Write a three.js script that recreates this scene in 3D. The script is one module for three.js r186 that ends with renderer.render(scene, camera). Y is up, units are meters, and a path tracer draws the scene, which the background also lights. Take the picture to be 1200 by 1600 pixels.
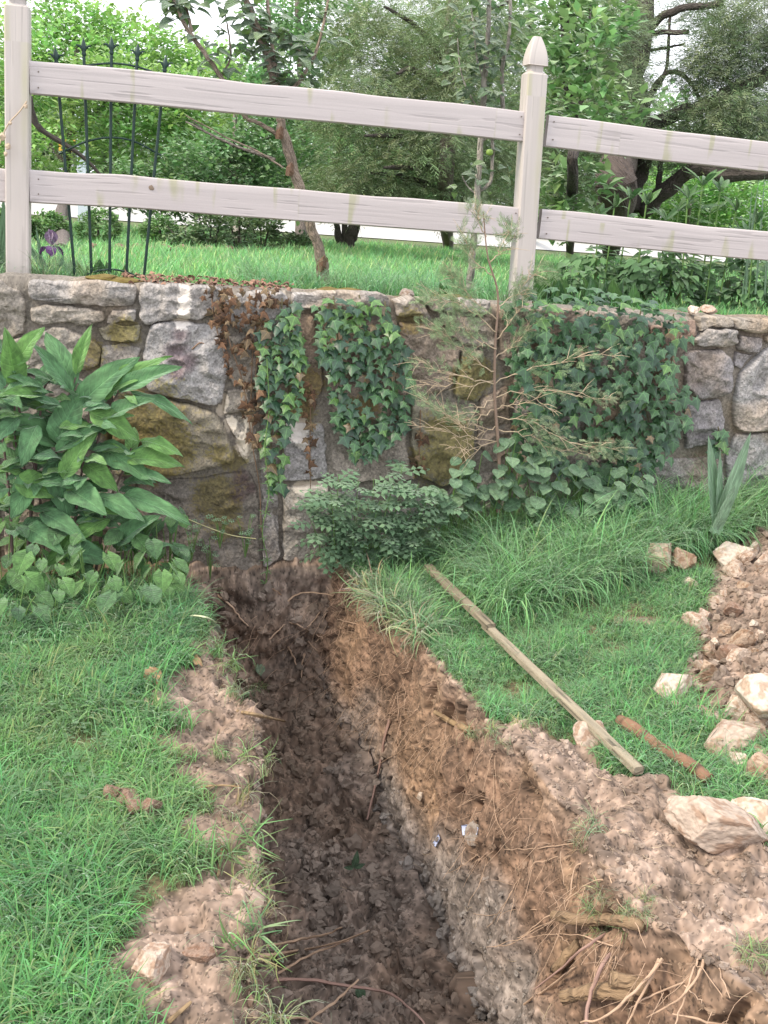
import * as THREE from 'three';
import { mergeGeometries, mergeVertices, toCreasedNormals } from 'three/addons/utils/BufferGeometryUtils.js';

// ---------------------------------------------------------------- camera, sky, sun, exposure
const scene = new THREE.Scene();
const V = (x, y, z) => new THREE.Vector3(x, y, z);
const rad = Math.PI / 180;
const camera = new THREE.PerspectiveCamera(54.31, 0.75, 0.05, 600);
{ // standing on the lawn 4.5 m in front of the wall, looking down and a little along the wall, camera held slightly askew
  const yaw = 13.61 * rad, pitch = 17.8 * rad, roll = 4.58 * rad;
  camera.position.set(0, 1.742, 4.542);
  camera.rotation.set(-pitch, -yaw, roll, 'YXZ');
}
scene.add(camera);
const renderer = new THREE.WebGLRenderer({ antialias: true });
renderer.toneMapping = THREE.LinearToneMapping;
renderer.toneMappingExposure = 2.75;
renderer.shadowMap.enabled = true;
{ // bright overcast sky: a pale even cloud sheet, slightly brighter overhead
  const w = 64, h = 32, d = new Float32Array(w * h * 4);
  for (let j = 0; j < h; j++) for (let i = 0; i < w; i++) {
    const e = Math.sin(((j + 0.5) / h - 0.5) * Math.PI), b = 0.72 + 0.12 * Math.max(0, e), k = (j * w + i) * 4;
    d[k] = b * 0.98; d[k + 1] = b; d[k + 2] = b * 1.065; d[k + 3] = 1;
  }
  const sky = new THREE.DataTexture(d, w, h, THREE.RGBAFormat, THREE.FloatType);
  sky.mapping = THREE.EquirectangularReflectionMapping; sky.magFilter = THREE.LinearFilter; sky.needsUpdate = true;
  scene.background = sky; scene.environment = sky;
}
const sun = new THREE.DirectionalLight(0xfff1dc, 1.5);
sun.position.set(-15, 15, 3); sun.castShadow = true; sun.shadow.radius = 24;
sun.shadow.mapSize.set(2048, 2048);
Object.assign(sun.shadow.camera, { left: -14, right: 14, top: 14, bottom: -14, near: 1, far: 60 });
scene.add(sun); scene.add(sun.target);


// ---------------------------------------------------------------- helpers
function rng(s) { return () => { s |= 0; s = s + 0x6D2B79F5 | 0; let t = Math.imul(s ^ s >>> 15, 1 | s); t = t + Math.imul(t ^ t >>> 7, 61 | t) ^ t; return ((t ^ t >>> 14) >>> 0) / 4294967296; }; }
const clamp = (x, a = 0, b = 1) => Math.min(b, Math.max(a, x));
const lerp = (a, b, t) => a + (b - a) * t;
const ss = (a, b, x) => { const t = clamp((x - a) / (b - a)); return t * t * (3 - 2 * t); };
function h3(x, y, z) { let h = Math.imul(x, 374761393) + Math.imul(y, 668265263) + Math.imul(z, 2147483647 ^ 0x5bd1e995) | 0; h = Math.imul(h ^ h >>> 13, 1274126177); h = Math.imul(h ^ h >>> 15, 2246822519); return ((h ^ h >>> 16) >>> 0) / 4294967296; }
function noise(x, y, z = 0) { // value noise 0..1
  const xi = Math.floor(x), yi = Math.floor(y), zi = Math.floor(z); let u = x - xi, v = y - yi, w = z - zi;
  u = u * u * (3 - 2 * u); v = v * v * (3 - 2 * v); w = w * w * (3 - 2 * w);
  return lerp(lerp(lerp(h3(xi, yi, zi), h3(xi + 1, yi, zi), u), lerp(h3(xi, yi + 1, zi), h3(xi + 1, yi + 1, zi), u), v),
    lerp(lerp(h3(xi, yi, zi + 1), h3(xi + 1, yi, zi + 1), u), lerp(h3(xi, yi + 1, zi + 1), h3(xi + 1, yi + 1, zi + 1), u), v), w);
}
function fbm(x, y, z = 0, o = 4) { let s = 0, a = 0.5, t = 0; for (let i = 0; i < o; i++) { s += a * noise(x, y, z); t += a; a *= 0.5; x = x * 2.03 + 7.1; y = y * 2.03 + 3.7; z = z * 2.03 + 1.3; } return s / t; }
function worley(x, y, z) { // distance to nearest feature point
  const xi = Math.floor(x), yi = Math.floor(y), zi = Math.floor(z); let m = 9;
  for (let a = -1; a < 2; a++) for (let b = -1; b < 2; b++) for (let c = -1; c < 2; c++) {
    const X = xi + a, Y = yi + b, Z = zi + c, dx = X + h3(X, Y, Z) - x, dy = Y + h3(X + 91, Y, Z) - y, dz = Z + h3(X, Y + 57, Z) - z;
    m = Math.min(m, dx * dx + dy * dy + dz * dz);
  } return Math.sqrt(m);
}
const table = (rows) => (z) => { // smooth interpolation in a table of [z, value]
  if (z <= rows[0][0]) return rows[0][1];
  for (let i = 1; i < rows.length; i++) if (z <= rows[i][0]) return lerp(rows[i - 1][1], rows[i][1], ss(rows[i - 1][0], rows[i][0], z) * 0.5 + 0.5 * (z - rows[i - 1][0]) / (rows[i][0] - rows[i - 1][0]));
  return rows[rows.length - 1][1];
};
const mix3 = (a, b, t) => [lerp(a[0], b[0], t), lerp(a[1], b[1], t), lerp(a[2], b[2], t)];
const inPoly = (p, x, y) => { let c = false; for (let i = 0, j = p.length - 1; i < p.length; j = i++) if ((p[i][1] > y) !== (p[j][1] > y) && x < (p[j][0] - p[i][0]) * (y - p[i][1]) / (p[j][1] - p[i][1]) + p[i][0]) c = !c; return c; };
function samplePoly(p, n, r) { const xs = p.map(a => a[0]), ys = p.map(a => a[1]), x0 = Math.min(...xs), x1 = Math.max(...xs), y0 = Math.min(...ys), y1 = Math.max(...ys), out = []; for (let k = 0; k < n * 60 && out.length < n; k++) { const x = lerp(x0, x1, r()), y = lerp(y0, y1, r()); if (inPoly(p, x, y)) out.push([x, y]); } return out; }

class MB { // collects triangles
  constructor() { this.p = []; this.c = []; this.u = []; this.i = []; this.hasC = false; }
  v(x, y, z, c, u = 0, w = 0) { this.p.push(x, y, z); if (c) this.hasC = true; c = c || [1, 1, 1]; this.c.push(c[0], c[1], c[2]); this.u.push(u, w); return this.p.length / 3 - 1; }
  t(a, b, c) { this.i.push(a, b, c); }
  q(a, b, c, d) { this.i.push(a, b, c, a, c, d); }
  tube(pts, radii, seg = 6, col, cap = true) {
    const n = pts.length; let prev = null; const rows = []; let len = 0;
    for (let k = 0; k < n; k++) {
      const a = pts[Math.max(0, k - 1)], b = pts[Math.min(n - 1, k + 1)], t = b.clone().sub(a).normalize();
      if (k) len += pts[k].distanceTo(pts[k - 1]);
      if (!prev) prev = Math.abs(t.y) < 0.9 ? V(0, 1, 0) : V(1, 0, 0);
      const s = V().crossVectors(t, prev).normalize(), m = V().crossVectors(s, t).normalize(); prev = m;
      const r = typeof radii === 'function' ? radii(k / (n - 1)) : radii[k] ?? radii[radii.length - 1], row = [];
      const c = typeof col === 'function' ? col(k / (n - 1)) : col;
      for (let j = 0; j <= seg; j++) { const g = j / seg * Math.PI * 2, x = Math.cos(g) * r, y = Math.sin(g) * r; row.push(this.v(pts[k].x + s.x * x + m.x * y, pts[k].y + s.y * x + m.y * y, pts[k].z + s.z * x + m.z * y, c, j / seg * r * 6.28, len)); }
      rows.push(row);
    }
    for (let k = 0; k < n - 1; k++) for (let j = 0; j < seg; j++) this.q(rows[k][j], rows[k][j + 1], rows[k + 1][j + 1], rows[k + 1][j]);
    if (cap) for (const [row, P, fl] of [[rows[0], pts[0], 1], [rows[n - 1], pts[n - 1], 0]]) { const c = this.v(P.x, P.y, P.z, typeof col === 'function' ? col(fl ? 0 : 1) : col); for (let j = 0; j < seg; j++) fl ? this.t(c, row[j + 1], row[j]) : this.t(c, row[j], row[j + 1]); }
    return this;
  }
  add(g, M, col) { // append another builder's triangles through a matrix
    const o = this.p.length / 3, P = V();
    for (let k = 0; k < g.p.length; k += 3) { P.set(g.p[k], g.p[k + 1], g.p[k + 2]).applyMatrix4(M); this.p.push(P.x, P.y, P.z); if (col) { this.hasC = true; this.c.push(g.c[k] * col[0], g.c[k + 1] * col[1], g.c[k + 2] * col[2]); } else this.c.push(g.c[k], g.c[k + 1], g.c[k + 2]); }
    if (g.hasC) this.hasC = true;
    for (const x of g.u) this.u.push(x); for (const x of g.i) this.i.push(x + o); return this;
  }
  geo() {
    const g = new THREE.BufferGeometry();
    g.setAttribute('position', new THREE.Float32BufferAttribute(this.p, 3));
    if (this.hasC) g.setAttribute('color', new THREE.Float32BufferAttribute(this.c, 3));
    g.setAttribute('uv', new THREE.Float32BufferAttribute(this.u, 2));
    g.setIndex(this.i); g.computeVertexNormals(); return g;
  }
}
const taken = {};
function numbered(n) { const k = taken[n] = (taken[n] ?? -1) + 1; return k ? n + '_' + String(k).padStart(3, '0') : n; }
function mesh(name, g, m, parent) { const o = new THREE.Mesh(g instanceof MB ? g.geo() : g, m); o.name = name; o.castShadow = o.receiveShadow = true; parent.add(o); return o; }
function tag(o, label, category, group) { o.userData = { ...o.userData, label, category }; if (group) o.userData.group = group; return o; }
function thing(name, label, category, group, pos) { const o = new THREE.Group(); o.name = numbered(name); if (pos) o.position.copy(pos); scene.add(o); return tag(o, label, category, group); }
function single(name, g, m, label, category, group) { return tag(mesh(numbered(name), g, m, scene), label, category, group); }
function structure(name, g, m) { const o = mesh(numbered(name), g, m, scene); o.userData.kind = 'structure'; return o; }
function stuffPart(name, g, m, parent) { const o = mesh(name, g, m, parent); o.userData.kind = 'stuff'; return o; }
const pts3 = (a) => a.map(p => V(p[0], p[1], p[2]));
function curve(a, n) { return new THREE.CatmullRomCurve3(Array.isArray(a[0]) ? pts3(a) : a, false, 'catmullrom', 0.5).getPoints(n); }
const M4 = (pos, quat, s) => new THREE.Matrix4().compose(pos, quat, typeof s === 'number' ? V(s, s, s) : s);
// orientation whose +Y runs along dir and whose +Z leans towards face
function frame(dir, face) { const y = dir.clone().normalize(), x = V().crossVectors(y, face).normalize(); if (x.lengthSq() < 0.1) x.set(1, 0, 0); const z = V().crossVectors(x, y); return new THREE.Quaternion().setFromRotationMatrix(new THREE.Matrix4().makeBasis(x, y, z)); }

// ---- textures
function tex(w, h, f, srgb, rep) { // f(u,v,i,j) -> grey or [r,g,b], 0..1
  const d = new Uint8Array(w * h * 4);
  for (let j = 0; j < h; j++) for (let i = 0; i < w; i++) { const c = f((i + 0.5) / w, (j + 0.5) / h), k = (j * w + i) * 4; const a = Array.isArray(c) ? c : [c, c, c]; d[k] = clamp(a[0]) * 255; d[k + 1] = clamp(a[1]) * 255; d[k + 2] = clamp(a[2]) * 255; d[k + 3] = 255; }
  const t = new THREE.DataTexture(d, w, h); t.magFilter = THREE.LinearFilter; t.minFilter = THREE.LinearMipmapLinearFilter; t.generateMipmaps = true; t.wrapS = t.wrapT = THREE.RepeatWrapping; if (srgb) t.colorSpace = THREE.SRGBColorSpace; if (rep) t.repeat.set(...rep); t.needsUpdate = true; return t;
}
// tiling fbm: period p cells
function tnoise(u, v, p, o = 4, s = 0) { let r = 0, a = 0.5, t = 0; for (let k = 0; k < o; k++) { const x = u * p, y = v * p, xi = Math.floor(x), yi = Math.floor(y); let fx = x - xi, fy = y - yi; fx = fx * fx * (3 - 2 * fx); fy = fy * fy * (3 - 2 * fy); const m = (q) => ((q % p) + p) % p; r += a * lerp(lerp(h3(m(xi), m(yi), s + k), h3(m(xi + 1), m(yi), s + k), fx), lerp(h3(m(xi), m(yi + 1), s + k), h3(m(xi + 1), m(yi + 1), s + k), fx), fy); t += a; a *= 0.55; p *= 2; } return r / t; }
const soilBump = tex(512, 512, (u, v) => { const a = tnoise(u, v, 12, 5, 3), b = tnoise(u, v, 60, 2, 9); return 0.6 * a + 0.4 * b; }, false, [1.3, 1.3]);
const soilMap = tex(512, 512, (u, v) => { const a = tnoise(u, v, 10, 5, 5), b = tnoise(u, v, 60, 2, 15), s = h3(Math.floor(u * 200), Math.floor(v * 200), 77); let c = 0.78 + 0.36 * (a - 0.5) + 0.5 * (b - 0.5); if (s > 0.96) c += 0.16; if (s < 0.07) c -= 0.22; return [c, c * 0.99, c * 0.985]; }, true, [1.0, 1.0]);
const stoneBump = tex(512, 512, (u, v) => { const a = tnoise(u, v, 8, 6, 21), b = 1 - Math.abs(tnoise(u, v, 10, 4, 33) * 2 - 1); return 0.55 * a + 0.45 * b; }, false, [2.6, 2.6]);
const barkBump = tex(256, 256, (u, v) => 1 - Math.abs(tnoise(u, v * 0.25, 16, 4, 51) * 2 - 1), false, [4, 4]);


// ---------------------------------------------------------------- lower lawn with the open trench
// trench: left and right lip, foot of the right side, depth, each along z (distance from the wall)
const XL = table([[0, 0.10], [0.2, 0.10], [0.5, 0.16], [0.9, 0.22], [1.23, 0.30], [1.51, 0.35], [1.83, 0.33], [2.15, 0.27], [2.4, 0.27], [2.83, 0.25], [5, 0.22]]);
const XR = table([[0, 0.86], [0.2, 0.88], [0.6, 0.97], [0.85, 1.05], [1.28, 1.10], [1.62, 1.15], [1.87, 1.21], [2.12, 1.21], [2.4, 1.23], [2.65, 1.22], [2.8, 1.28], [3, 1.36], [5, 1.45]]);
const SLOPE = table([[0, 0.12], [0.4, 0.10], [0.9, 0.09], [1.6, 0.10], [2.0, 0.13], [2.4, 0.18], [5, 0.25]]);
const FLOOR = table([[0.3, 0.70], [0.6, 0.78], [1.1, 0.93], [1.9, 1.0], [5, 1.05]]);
const depth = (z) => FLOOR(z) * ss(0.03, 0.30, z) * ss(5.4, 5.1, z);
// patches of spilled soil on the grass: x, z, radius x, radius z, height
const spill = [
  ...[[0.022,1.407],[0.122,1.668],[0.173,1.859],[0.123,2.173],[0.146,2.413],[0.076,2.648],[0.164,2.639],[0.128,2.77],[0.238,2.033],[0.204,2.492],[0.246,2.27]].map((p, i) => [p[0], p[1], [0.12, 0.14, 0.13, 0.10, 0.12, 0.16, 0.14, 0.18, 0.09, 0.10, 0.07][i], [0.06, 0.09, 0.13, 0.14, 0.1, 0.11, 0.12, 0.12, 0.2, 0.16, 0.14][i], [0.03, 0.035, 0.03, 0.02, 0.025, 0.05, 0.04, 0.04, 0.02, 0.03, 0.01][i]]),
  ...[[0.143,0.999],[1.899,0.998],[2.114,1.04],[1.936,1.679]].map((p, i) => [p[0], p[1], [0.08, 0.16, 0.12, 0.1][i], [0.09, 0.05, 0.06, 0.08][i], 0.015]),
];
const spillAt = (x, z) => { let m = 0; for (const [cx, cz, rx, rz, h] of spill) { const d = ((x - cx) / rx) ** 2 + ((z - cz) / rz) ** 2; if (d < 4) m = Math.max(m, Math.exp(-d * 1.1) * h / 0.03); } return m; };
// soil thrown up along the right lip and towards the viewer on that side
const lipSoil = [[1.157,1.744],[1.311,1.701],[1.407,1.915],[1.496,2.059],[1.602,2.069],[1.557,2.244],[1.662,2.38],[1.878,2.493],[1.641,3.249],[0.708,3.672],[0.426,3.624],[0.91,2.79],[1.168,2.327]];
const pilePoly = [[2.898,0.207],[2.332,0.95],[2.089,1.329],[1.944,1.518],[1.93,1.79],[1.944,1.947],[2.558,2.161],[6.029,-1.779],[3.71,-0.414]];
const polyDist = (p, x, y) => { let m = 9; for (let i = 0, j = p.length - 1; i < p.length; j = i++) { const ax = p[j][0], ay = p[j][1], bx = p[i][0] - ax, by = p[i][1] - ay, t = clamp(((x - ax) * bx + (y - ay) * by) / (bx * bx + by * by)); m = Math.min(m, Math.hypot(x - ax - t * bx, y - ay - t * by)); } return inPoly(p, x, y) ? m : -m; };
const lipAt = (x, z) => ss(-0.07, 0.12, polyDist(lipSoil, x, z) + 0.1 * (noise(x * 9, z * 9, 2) - 0.5));
const pileAt = (x, z) => ss(-0.04, 0.5, polyDist(pilePoly, x, z) + 0.1 * (noise(x * 7, z * 7, 5) - 0.5));
const bareAt = (x, z) => { // 0 grass .. 1 open soil
  const n = 0.5 * (noise(x * 14, z * 14, 8) - 0.5) + 0.3 * (noise(x * 40, z * 40, 8) - 0.5);
  const lip = Math.max(ss(0.05, -0.01, XL(z) - x - (0.05 + 0.26 * noise(z * 4, 3, 4)) * ss(0.85, 1.25, z)) * (x < 0.7 ? 1 : 0), ss(0.06, 0.0, x - XR(z)) * (x > 0.6 ? 1 : 0));
  return clamp(Math.max(lip, spillAt(x, z) * 1.5 + n, lipAt(x, z) * 1.6 + n * 0.6, ss(-0.06, 0.02, polyDist(pilePoly, x, z)) * 1.3 + n * 0.5));
};
function groundY(x, z) {
  let y = 0.07 * ss(1.2, 2.4, x) + 0.14 * ss(1.0, 2.6, x) * ss(1.6, 0.2, z) + 0.02 * (noise(x * 1.7, z * 1.7, 1) - 0.5);
  y += 0.03 * clamp(spillAt(x, z), 0, 1.7) * (0.5 + noise(x * 18, z * 18, 7));
  y += 0.065 * lipAt(x, z) * (0.5 + fbm(x * 5, z * 5, 6, 3)) + 0.30 * pileAt(x, z);
  return y;
}
const soilMat = new THREE.MeshStandardMaterial({ vertexColors: true, map: soilMap, color: new THREE.Color().setRGB(1.62, 1.57, 1.55), roughness: 1, bumpMap: soilBump, bumpScale: 0.009 });
const dome = (x, y, z, r) => Math.max(0, 1 - (worley(x, y, z) / r) ** 2) ** 0.75;
let soilPick; // rows, columns and face of every ground point, for laying crumbs on it
const ground = (() => {
  const zs = []; for (let z = -0.05; z < 0.03; z += 0.02) zs.push(z); for (let z = 0.03; z < 0.36; z += 0.005) zs.push(z); for (let z = 0.36; z < 3.15; z += 0.0085) zs.push(z); for (let z = 3.15; z <= 7; z += 0.09) zs.push(z);
  const NA = 110, NB = 60, NC = 92, ND = 120, NE = 200, N = NA + NB + NC + ND + NE, R = zs.length;
  const P = new Float32Array(N * R * 3), US = new Float32Array(N * R), kind = new Uint8Array(N);
  zs.forEach((z, r) => {
    const D = depth(z), wob = 0.05 * (fbm(z * 4, 1.5, 0, 3) - 0.5) * 2, wob2 = 0.06 * (fbm(z * 4, 7.5, 0, 3) - 0.5) * 2;
    const xl = XL(z) + wob, xr = XR(z) + wob2, gl = groundY(xl, z), gr = groundY(xr, z), fl = xl + 0.05, fr = xr - Math.max(0.02, SLOPE(z) * Math.min(1, D * 2));
    let j = 0; const put = (x, y, k, u) => { const q = (r * N + j) * 3; US[r * N + j] = u; P[q] = x; P[q + 1] = y; P[q + 2] = z; kind[j] = k; j++; };
    for (let k = 0; k < NA; k++) { const t = 1 - k / NA, x = xl - 6.5 * t ** 2.1 - 0.0 * t; put(x, groundY(x, z), 0, x); }
    for (let k = 0; k < NB; k++) { const t = k / NB; put(lerp(xl, fl, t) + 0.06 * Math.sin(t * Math.PI) * -1 * Math.min(1, D), lerp(gl, -D, t), 1, xl + t * 0.9); }
    for (let k = 0; k < NC; k++) { const t = k / NC; put(lerp(fl, fr, t), lerp(-D, 0.04 - D, t) + Math.min(1, D) * (0.10 * ss(0.45, 0, t) + 0.10 * ss(0.75, 1, t)) * (0.6 + 0.8 * noise(z * 3, 4, 4)), 2, xl + 0.9 + lerp(fl, fr, t) - fl); }
    for (let k = 0; k < ND; k++) { const t = k / ND; put(lerp(fr, xr, t ** 1.25), lerp(0.14 * Math.min(1, D) - D, gr, t), 3, xl + 0.9 + fr - fl + t * 0.9); }
    for (let k = 0; k < NE; k++) { const t = k / (NE - 1), x = xr + 6 * (0.25 * t + 0.75 * t ** 2.6); put(x, groundY(x, z), 4, xl + 1.8 + fr - fl + x - xr); }
  });
  // displace along the coarse normal
  const Q = P.slice(), C = new Float32Array(N * R * 3), U = new Float32Array(N * R * 2);
  const at = (r, j) => (clamp(r, 0, R - 1) * N + clamp(j, 0, N - 1)) * 3;
  for (let r = 0; r < R; r++) { for (let j = 0; j < N; j++) {
    const q = at(r, j), a = at(r, j - 2), b = at(r, j + 2), c = at(r - 2, j), d = at(r + 2, j);
    const ux = P[b] - P[a], uy = P[b + 1] - P[a + 1], uz = P[b + 2] - P[a + 2], vx = P[d] - P[c], vy = P[d + 1] - P[c + 1], vz = P[d + 2] - P[c + 2];
    let nx = vy * uz - vz * uy, ny = vz * ux - vx * uz, nz = vx * uy - vy * ux; const l = Math.hypot(nx, ny, nz) || 1; nx /= l; ny /= l; nz /= l; { const kk = kind[j]; if (kk === 1 ? nx < 0 : kk === 3 ? nx > 0 : ny < 0) { nx = -nx; ny = -ny; nz = -nz; } }
    const x = P[q], y = P[q + 1], z = P[q + 2], k = kind[j], D = depth(z), g0 = groundY(x, z);
    const inside = (k >= 1 && k <= 3) ? ss(0, 0.12, D) : 0, bare = inside > 0.5 ? 1 : bareAt(x, z);
    const f1 = fbm(x * 6, y * 6, z * 6, 4) - 0.5, f2 = fbm(x * 22, y * 22, z * 22, 3) - 0.5, f3 = noise(x * 42, y * 42, z * 42) - 0.5;
    let off, offOut; const rg = 1 - Math.abs(2 * noise(x * 17, y * 17, z * 17) - 1);
    { const near = ss(2.5, 1.2, Math.hypot(x - 0.7, z - 1.5) - 0.6), c1 = dome(x * 9, y * 9, z * 9, 0.62), c2 = dome(x * 21 + 3, y * 21, z * 21, 0.6), c3 = dome(x * 36, y * 36 + 2, z * 36, 0.58), m = ss(0.35, 0.65, fbm(x * 4 + 2, y * 4, z * 4, 2));
      offOut = 0.012 * f1 + bare * near * (f1 * 0.06 + f2 * 0.045 + f3 * 0.022 + (rg - 0.6) * 0.03 + m * c1 * 0.02 + c2 * 0.012 * (0.4 + m) + c3 * 0.006 - 0.02); }
    if (inside > 0) {
      const floorish = k === 2 ? 1 : k === 3 ? ss(-D + 0.35, -D + 0.08, y) : ss(-D + 0.5, -D + 0.1, y), end = ss(0.42, 0.25, z);
      const m = ss(0.3, 0.6, fbm(x * 3.3 + 7, y * 3.3, z * 3.3, 2)), c0 = dome(x * 6, y * 6, z * 6, 0.75), c1 = dome(x * 12, y * 12, z * 12, 0.75), c2 = dome(x * 24, y * 24, z * 24, 0.72), c3 = dome(x * 40, y * 40, z * 40, 0.58);
      const amt = Math.max(floorish * (x < 0.9 || z > 1.8 ? 1 : 0.6), end * 0.75, k === 1 ? 0.5 : 0.05);
      off = f1 * (0.05 + 0.07 * end) + f2 * 0.026 + f3 * 0.013 + amt * (m * c0 * 0.06 + c1 * 0.05 * (0.35 + m) + c2 * 0.03 + c3 * 0.012 - 0.05);
      if (k === 3) { off -= 0.05 * Math.max(0, noise(x * 3, y * 3 + 0.5, z * 4.5) - 0.58) * 3; off += 0.022 * (noise(z * 16, y * 3, 2) - 0.5) + 0.012 * (noise(z * 40, y * 9, 5) - 0.5); const pit = noise(x * 17, y * 17, z * 17); off -= 0.06 * ss(0.76, 0.9, pit); } // spade scores, hollows and pits
      off *= inside; off = lerp(off, offOut, ss(-0.12, 0.0, y - g0));
    } else off = offOut;
    // rounded lip
    Q[q] = x + nx * off; Q[q + 1] = y + ny * off; Q[q + 2] = Math.max(z + nz * off, z < 0.3 ? -0.06 : -9);
    // soil colours by layer and patch
    const n1 = fbm(x * 3, y * 3, z * 3, 4), n2 = fbm(x * 11 + 5, y * 11, z * 11, 3), n3 = fbm(x * 19, y * 19, z * 19, 2);
    let col;
    const dry = mix3([0.185, 0.14, 0.108], [0.295, 0.23, 0.185], ss(0.35, 0.7, n2)), turf = mix3([0.10, 0.085, 0.045], [0.17, 0.14, 0.08], n2);
    const rel = y - g0;
    if (inside > 0.3) {
      const ochre = mix3([0.195, 0.13, 0.082], [0.275, 0.19, 0.123], n2), brown = mix3([0.15, 0.098, 0.066], [0.24, 0.165, 0.115], n2), grey = mix3([0.15, 0.132, 0.118], [0.28, 0.25, 0.225], n2), clay = mix3([0.125, 0.096, 0.076], [0.225, 0.178, 0.142], n2);
      if (k === 3) { // dry skin, brown subsoil with ochre lenses, pale grey clay lower down
        col = mix3(brown, dry, ss(-0.14, 0.03, rel + 0.25 * (n1 - 0.5)) * ss(0.7, 1.5, z));
        col = mix3(col, ochre, ss(0.48, 0.64, n1) * 0.8);
        col = mix3(col, grey, ss(-0.42, -0.66, rel + 0.5 * (n1 - 0.5)));
      } else col = mix3(mix3(clay, brown, 0.35), mix3(clay, mix3(brown, grey, 0.7), 0.6), ss(0.4, 0.62, n1));
    } else col = mix3(turf, dry, ss(0.25, 0.7, bare));
    const s = 0.6 + 0.8 * n3; C[q] = col[0] * s; C[q + 1] = col[1] * s; C[q + 2] = col[2] * s;
    U[(r * N + j) * 2] = US[r * N + j]; U[(r * N + j) * 2 + 1] = z - (z < 0.4 ? D : depth(0.4));
  } }
  const I = new Uint32Array((N - 1) * (R - 1) * 6); let w = 0;
  for (let r = 0; r < R - 1; r++) for (let j = 0; j < N - 1; j++) { const a = r * N + j, b = a + 1, c = a + N + 1, d = a + N; I[w++] = a; I[w++] = d; I[w++] = c; I[w++] = a; I[w++] = c; I[w++] = b; }
  const g = new THREE.BufferGeometry(); g.setAttribute('position', new THREE.BufferAttribute(Q, 3)); g.setAttribute('color', new THREE.BufferAttribute(C, 3)); g.setAttribute('uv', new THREE.BufferAttribute(U, 2)); g.setIndex(new THREE.BufferAttribute(I, 1)); g.computeVertexNormals();
  soilPick = { N, R, kind, P }; return structure('ground', g, soilMat);
})();


// ---------------------------------------------------------------- upper lawn, road
const slope = 0.032, lawnY = (z) => z > -21 ? 1.2 + slope * (z + 0.45) : 1.2 + slope * -20.55;
{
  const zs = [], xs = []; for (let z = -0.24; z > -5; z -= 0.08) zs.push(z); for (let z = -5, s = 0.3; z > -320; z -= s, s *= 1.25) zs.push(z);
  for (let x = -260; x <= 260;) { xs.push(x); x += Math.abs(x) < 5 ? 0.1 : Math.abs(x) < 20 ? 1 : 20; }
  const b = new MB(); for (const z of zs) for (const x of xs) { const n = fbm(x * 0.8, z * 0.8, 3, 3), c = mix3([0.06, 0.085, 0.025], [0.10, 0.13, 0.04], n); b.v(x, lawnY(z) + (z > -12 ? 0.03 * (noise(x * 2, z * 2, 3) - 0.5) : 0), z, c, x, z); }
  for (let i = 0; i < zs.length - 1; i++) for (let j = 0; j < xs.length - 1; j++) { const a = i * xs.length + j; b.q(a, a + 1, a + xs.length + 1, a + xs.length); }
  structure('upper_lawn_ground', b, new THREE.MeshStandardMaterial({ vertexColors: true, roughness: 1 }));
  const r = new MB(); for (const x of [-120, 120]) for (const z of [-21.5, -31]) r.v(x, lawnY(z) + 0.02, z, null, x, z); r.q(0, 1, 3, 2);
  structure('road', r, new THREE.MeshStandardMaterial({ color: new THREE.Color().setRGB(0.42, 0.41, 0.395), roughness: 0.9, bumpMap: soilBump, bumpScale: 0.004 }));
}

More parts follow.
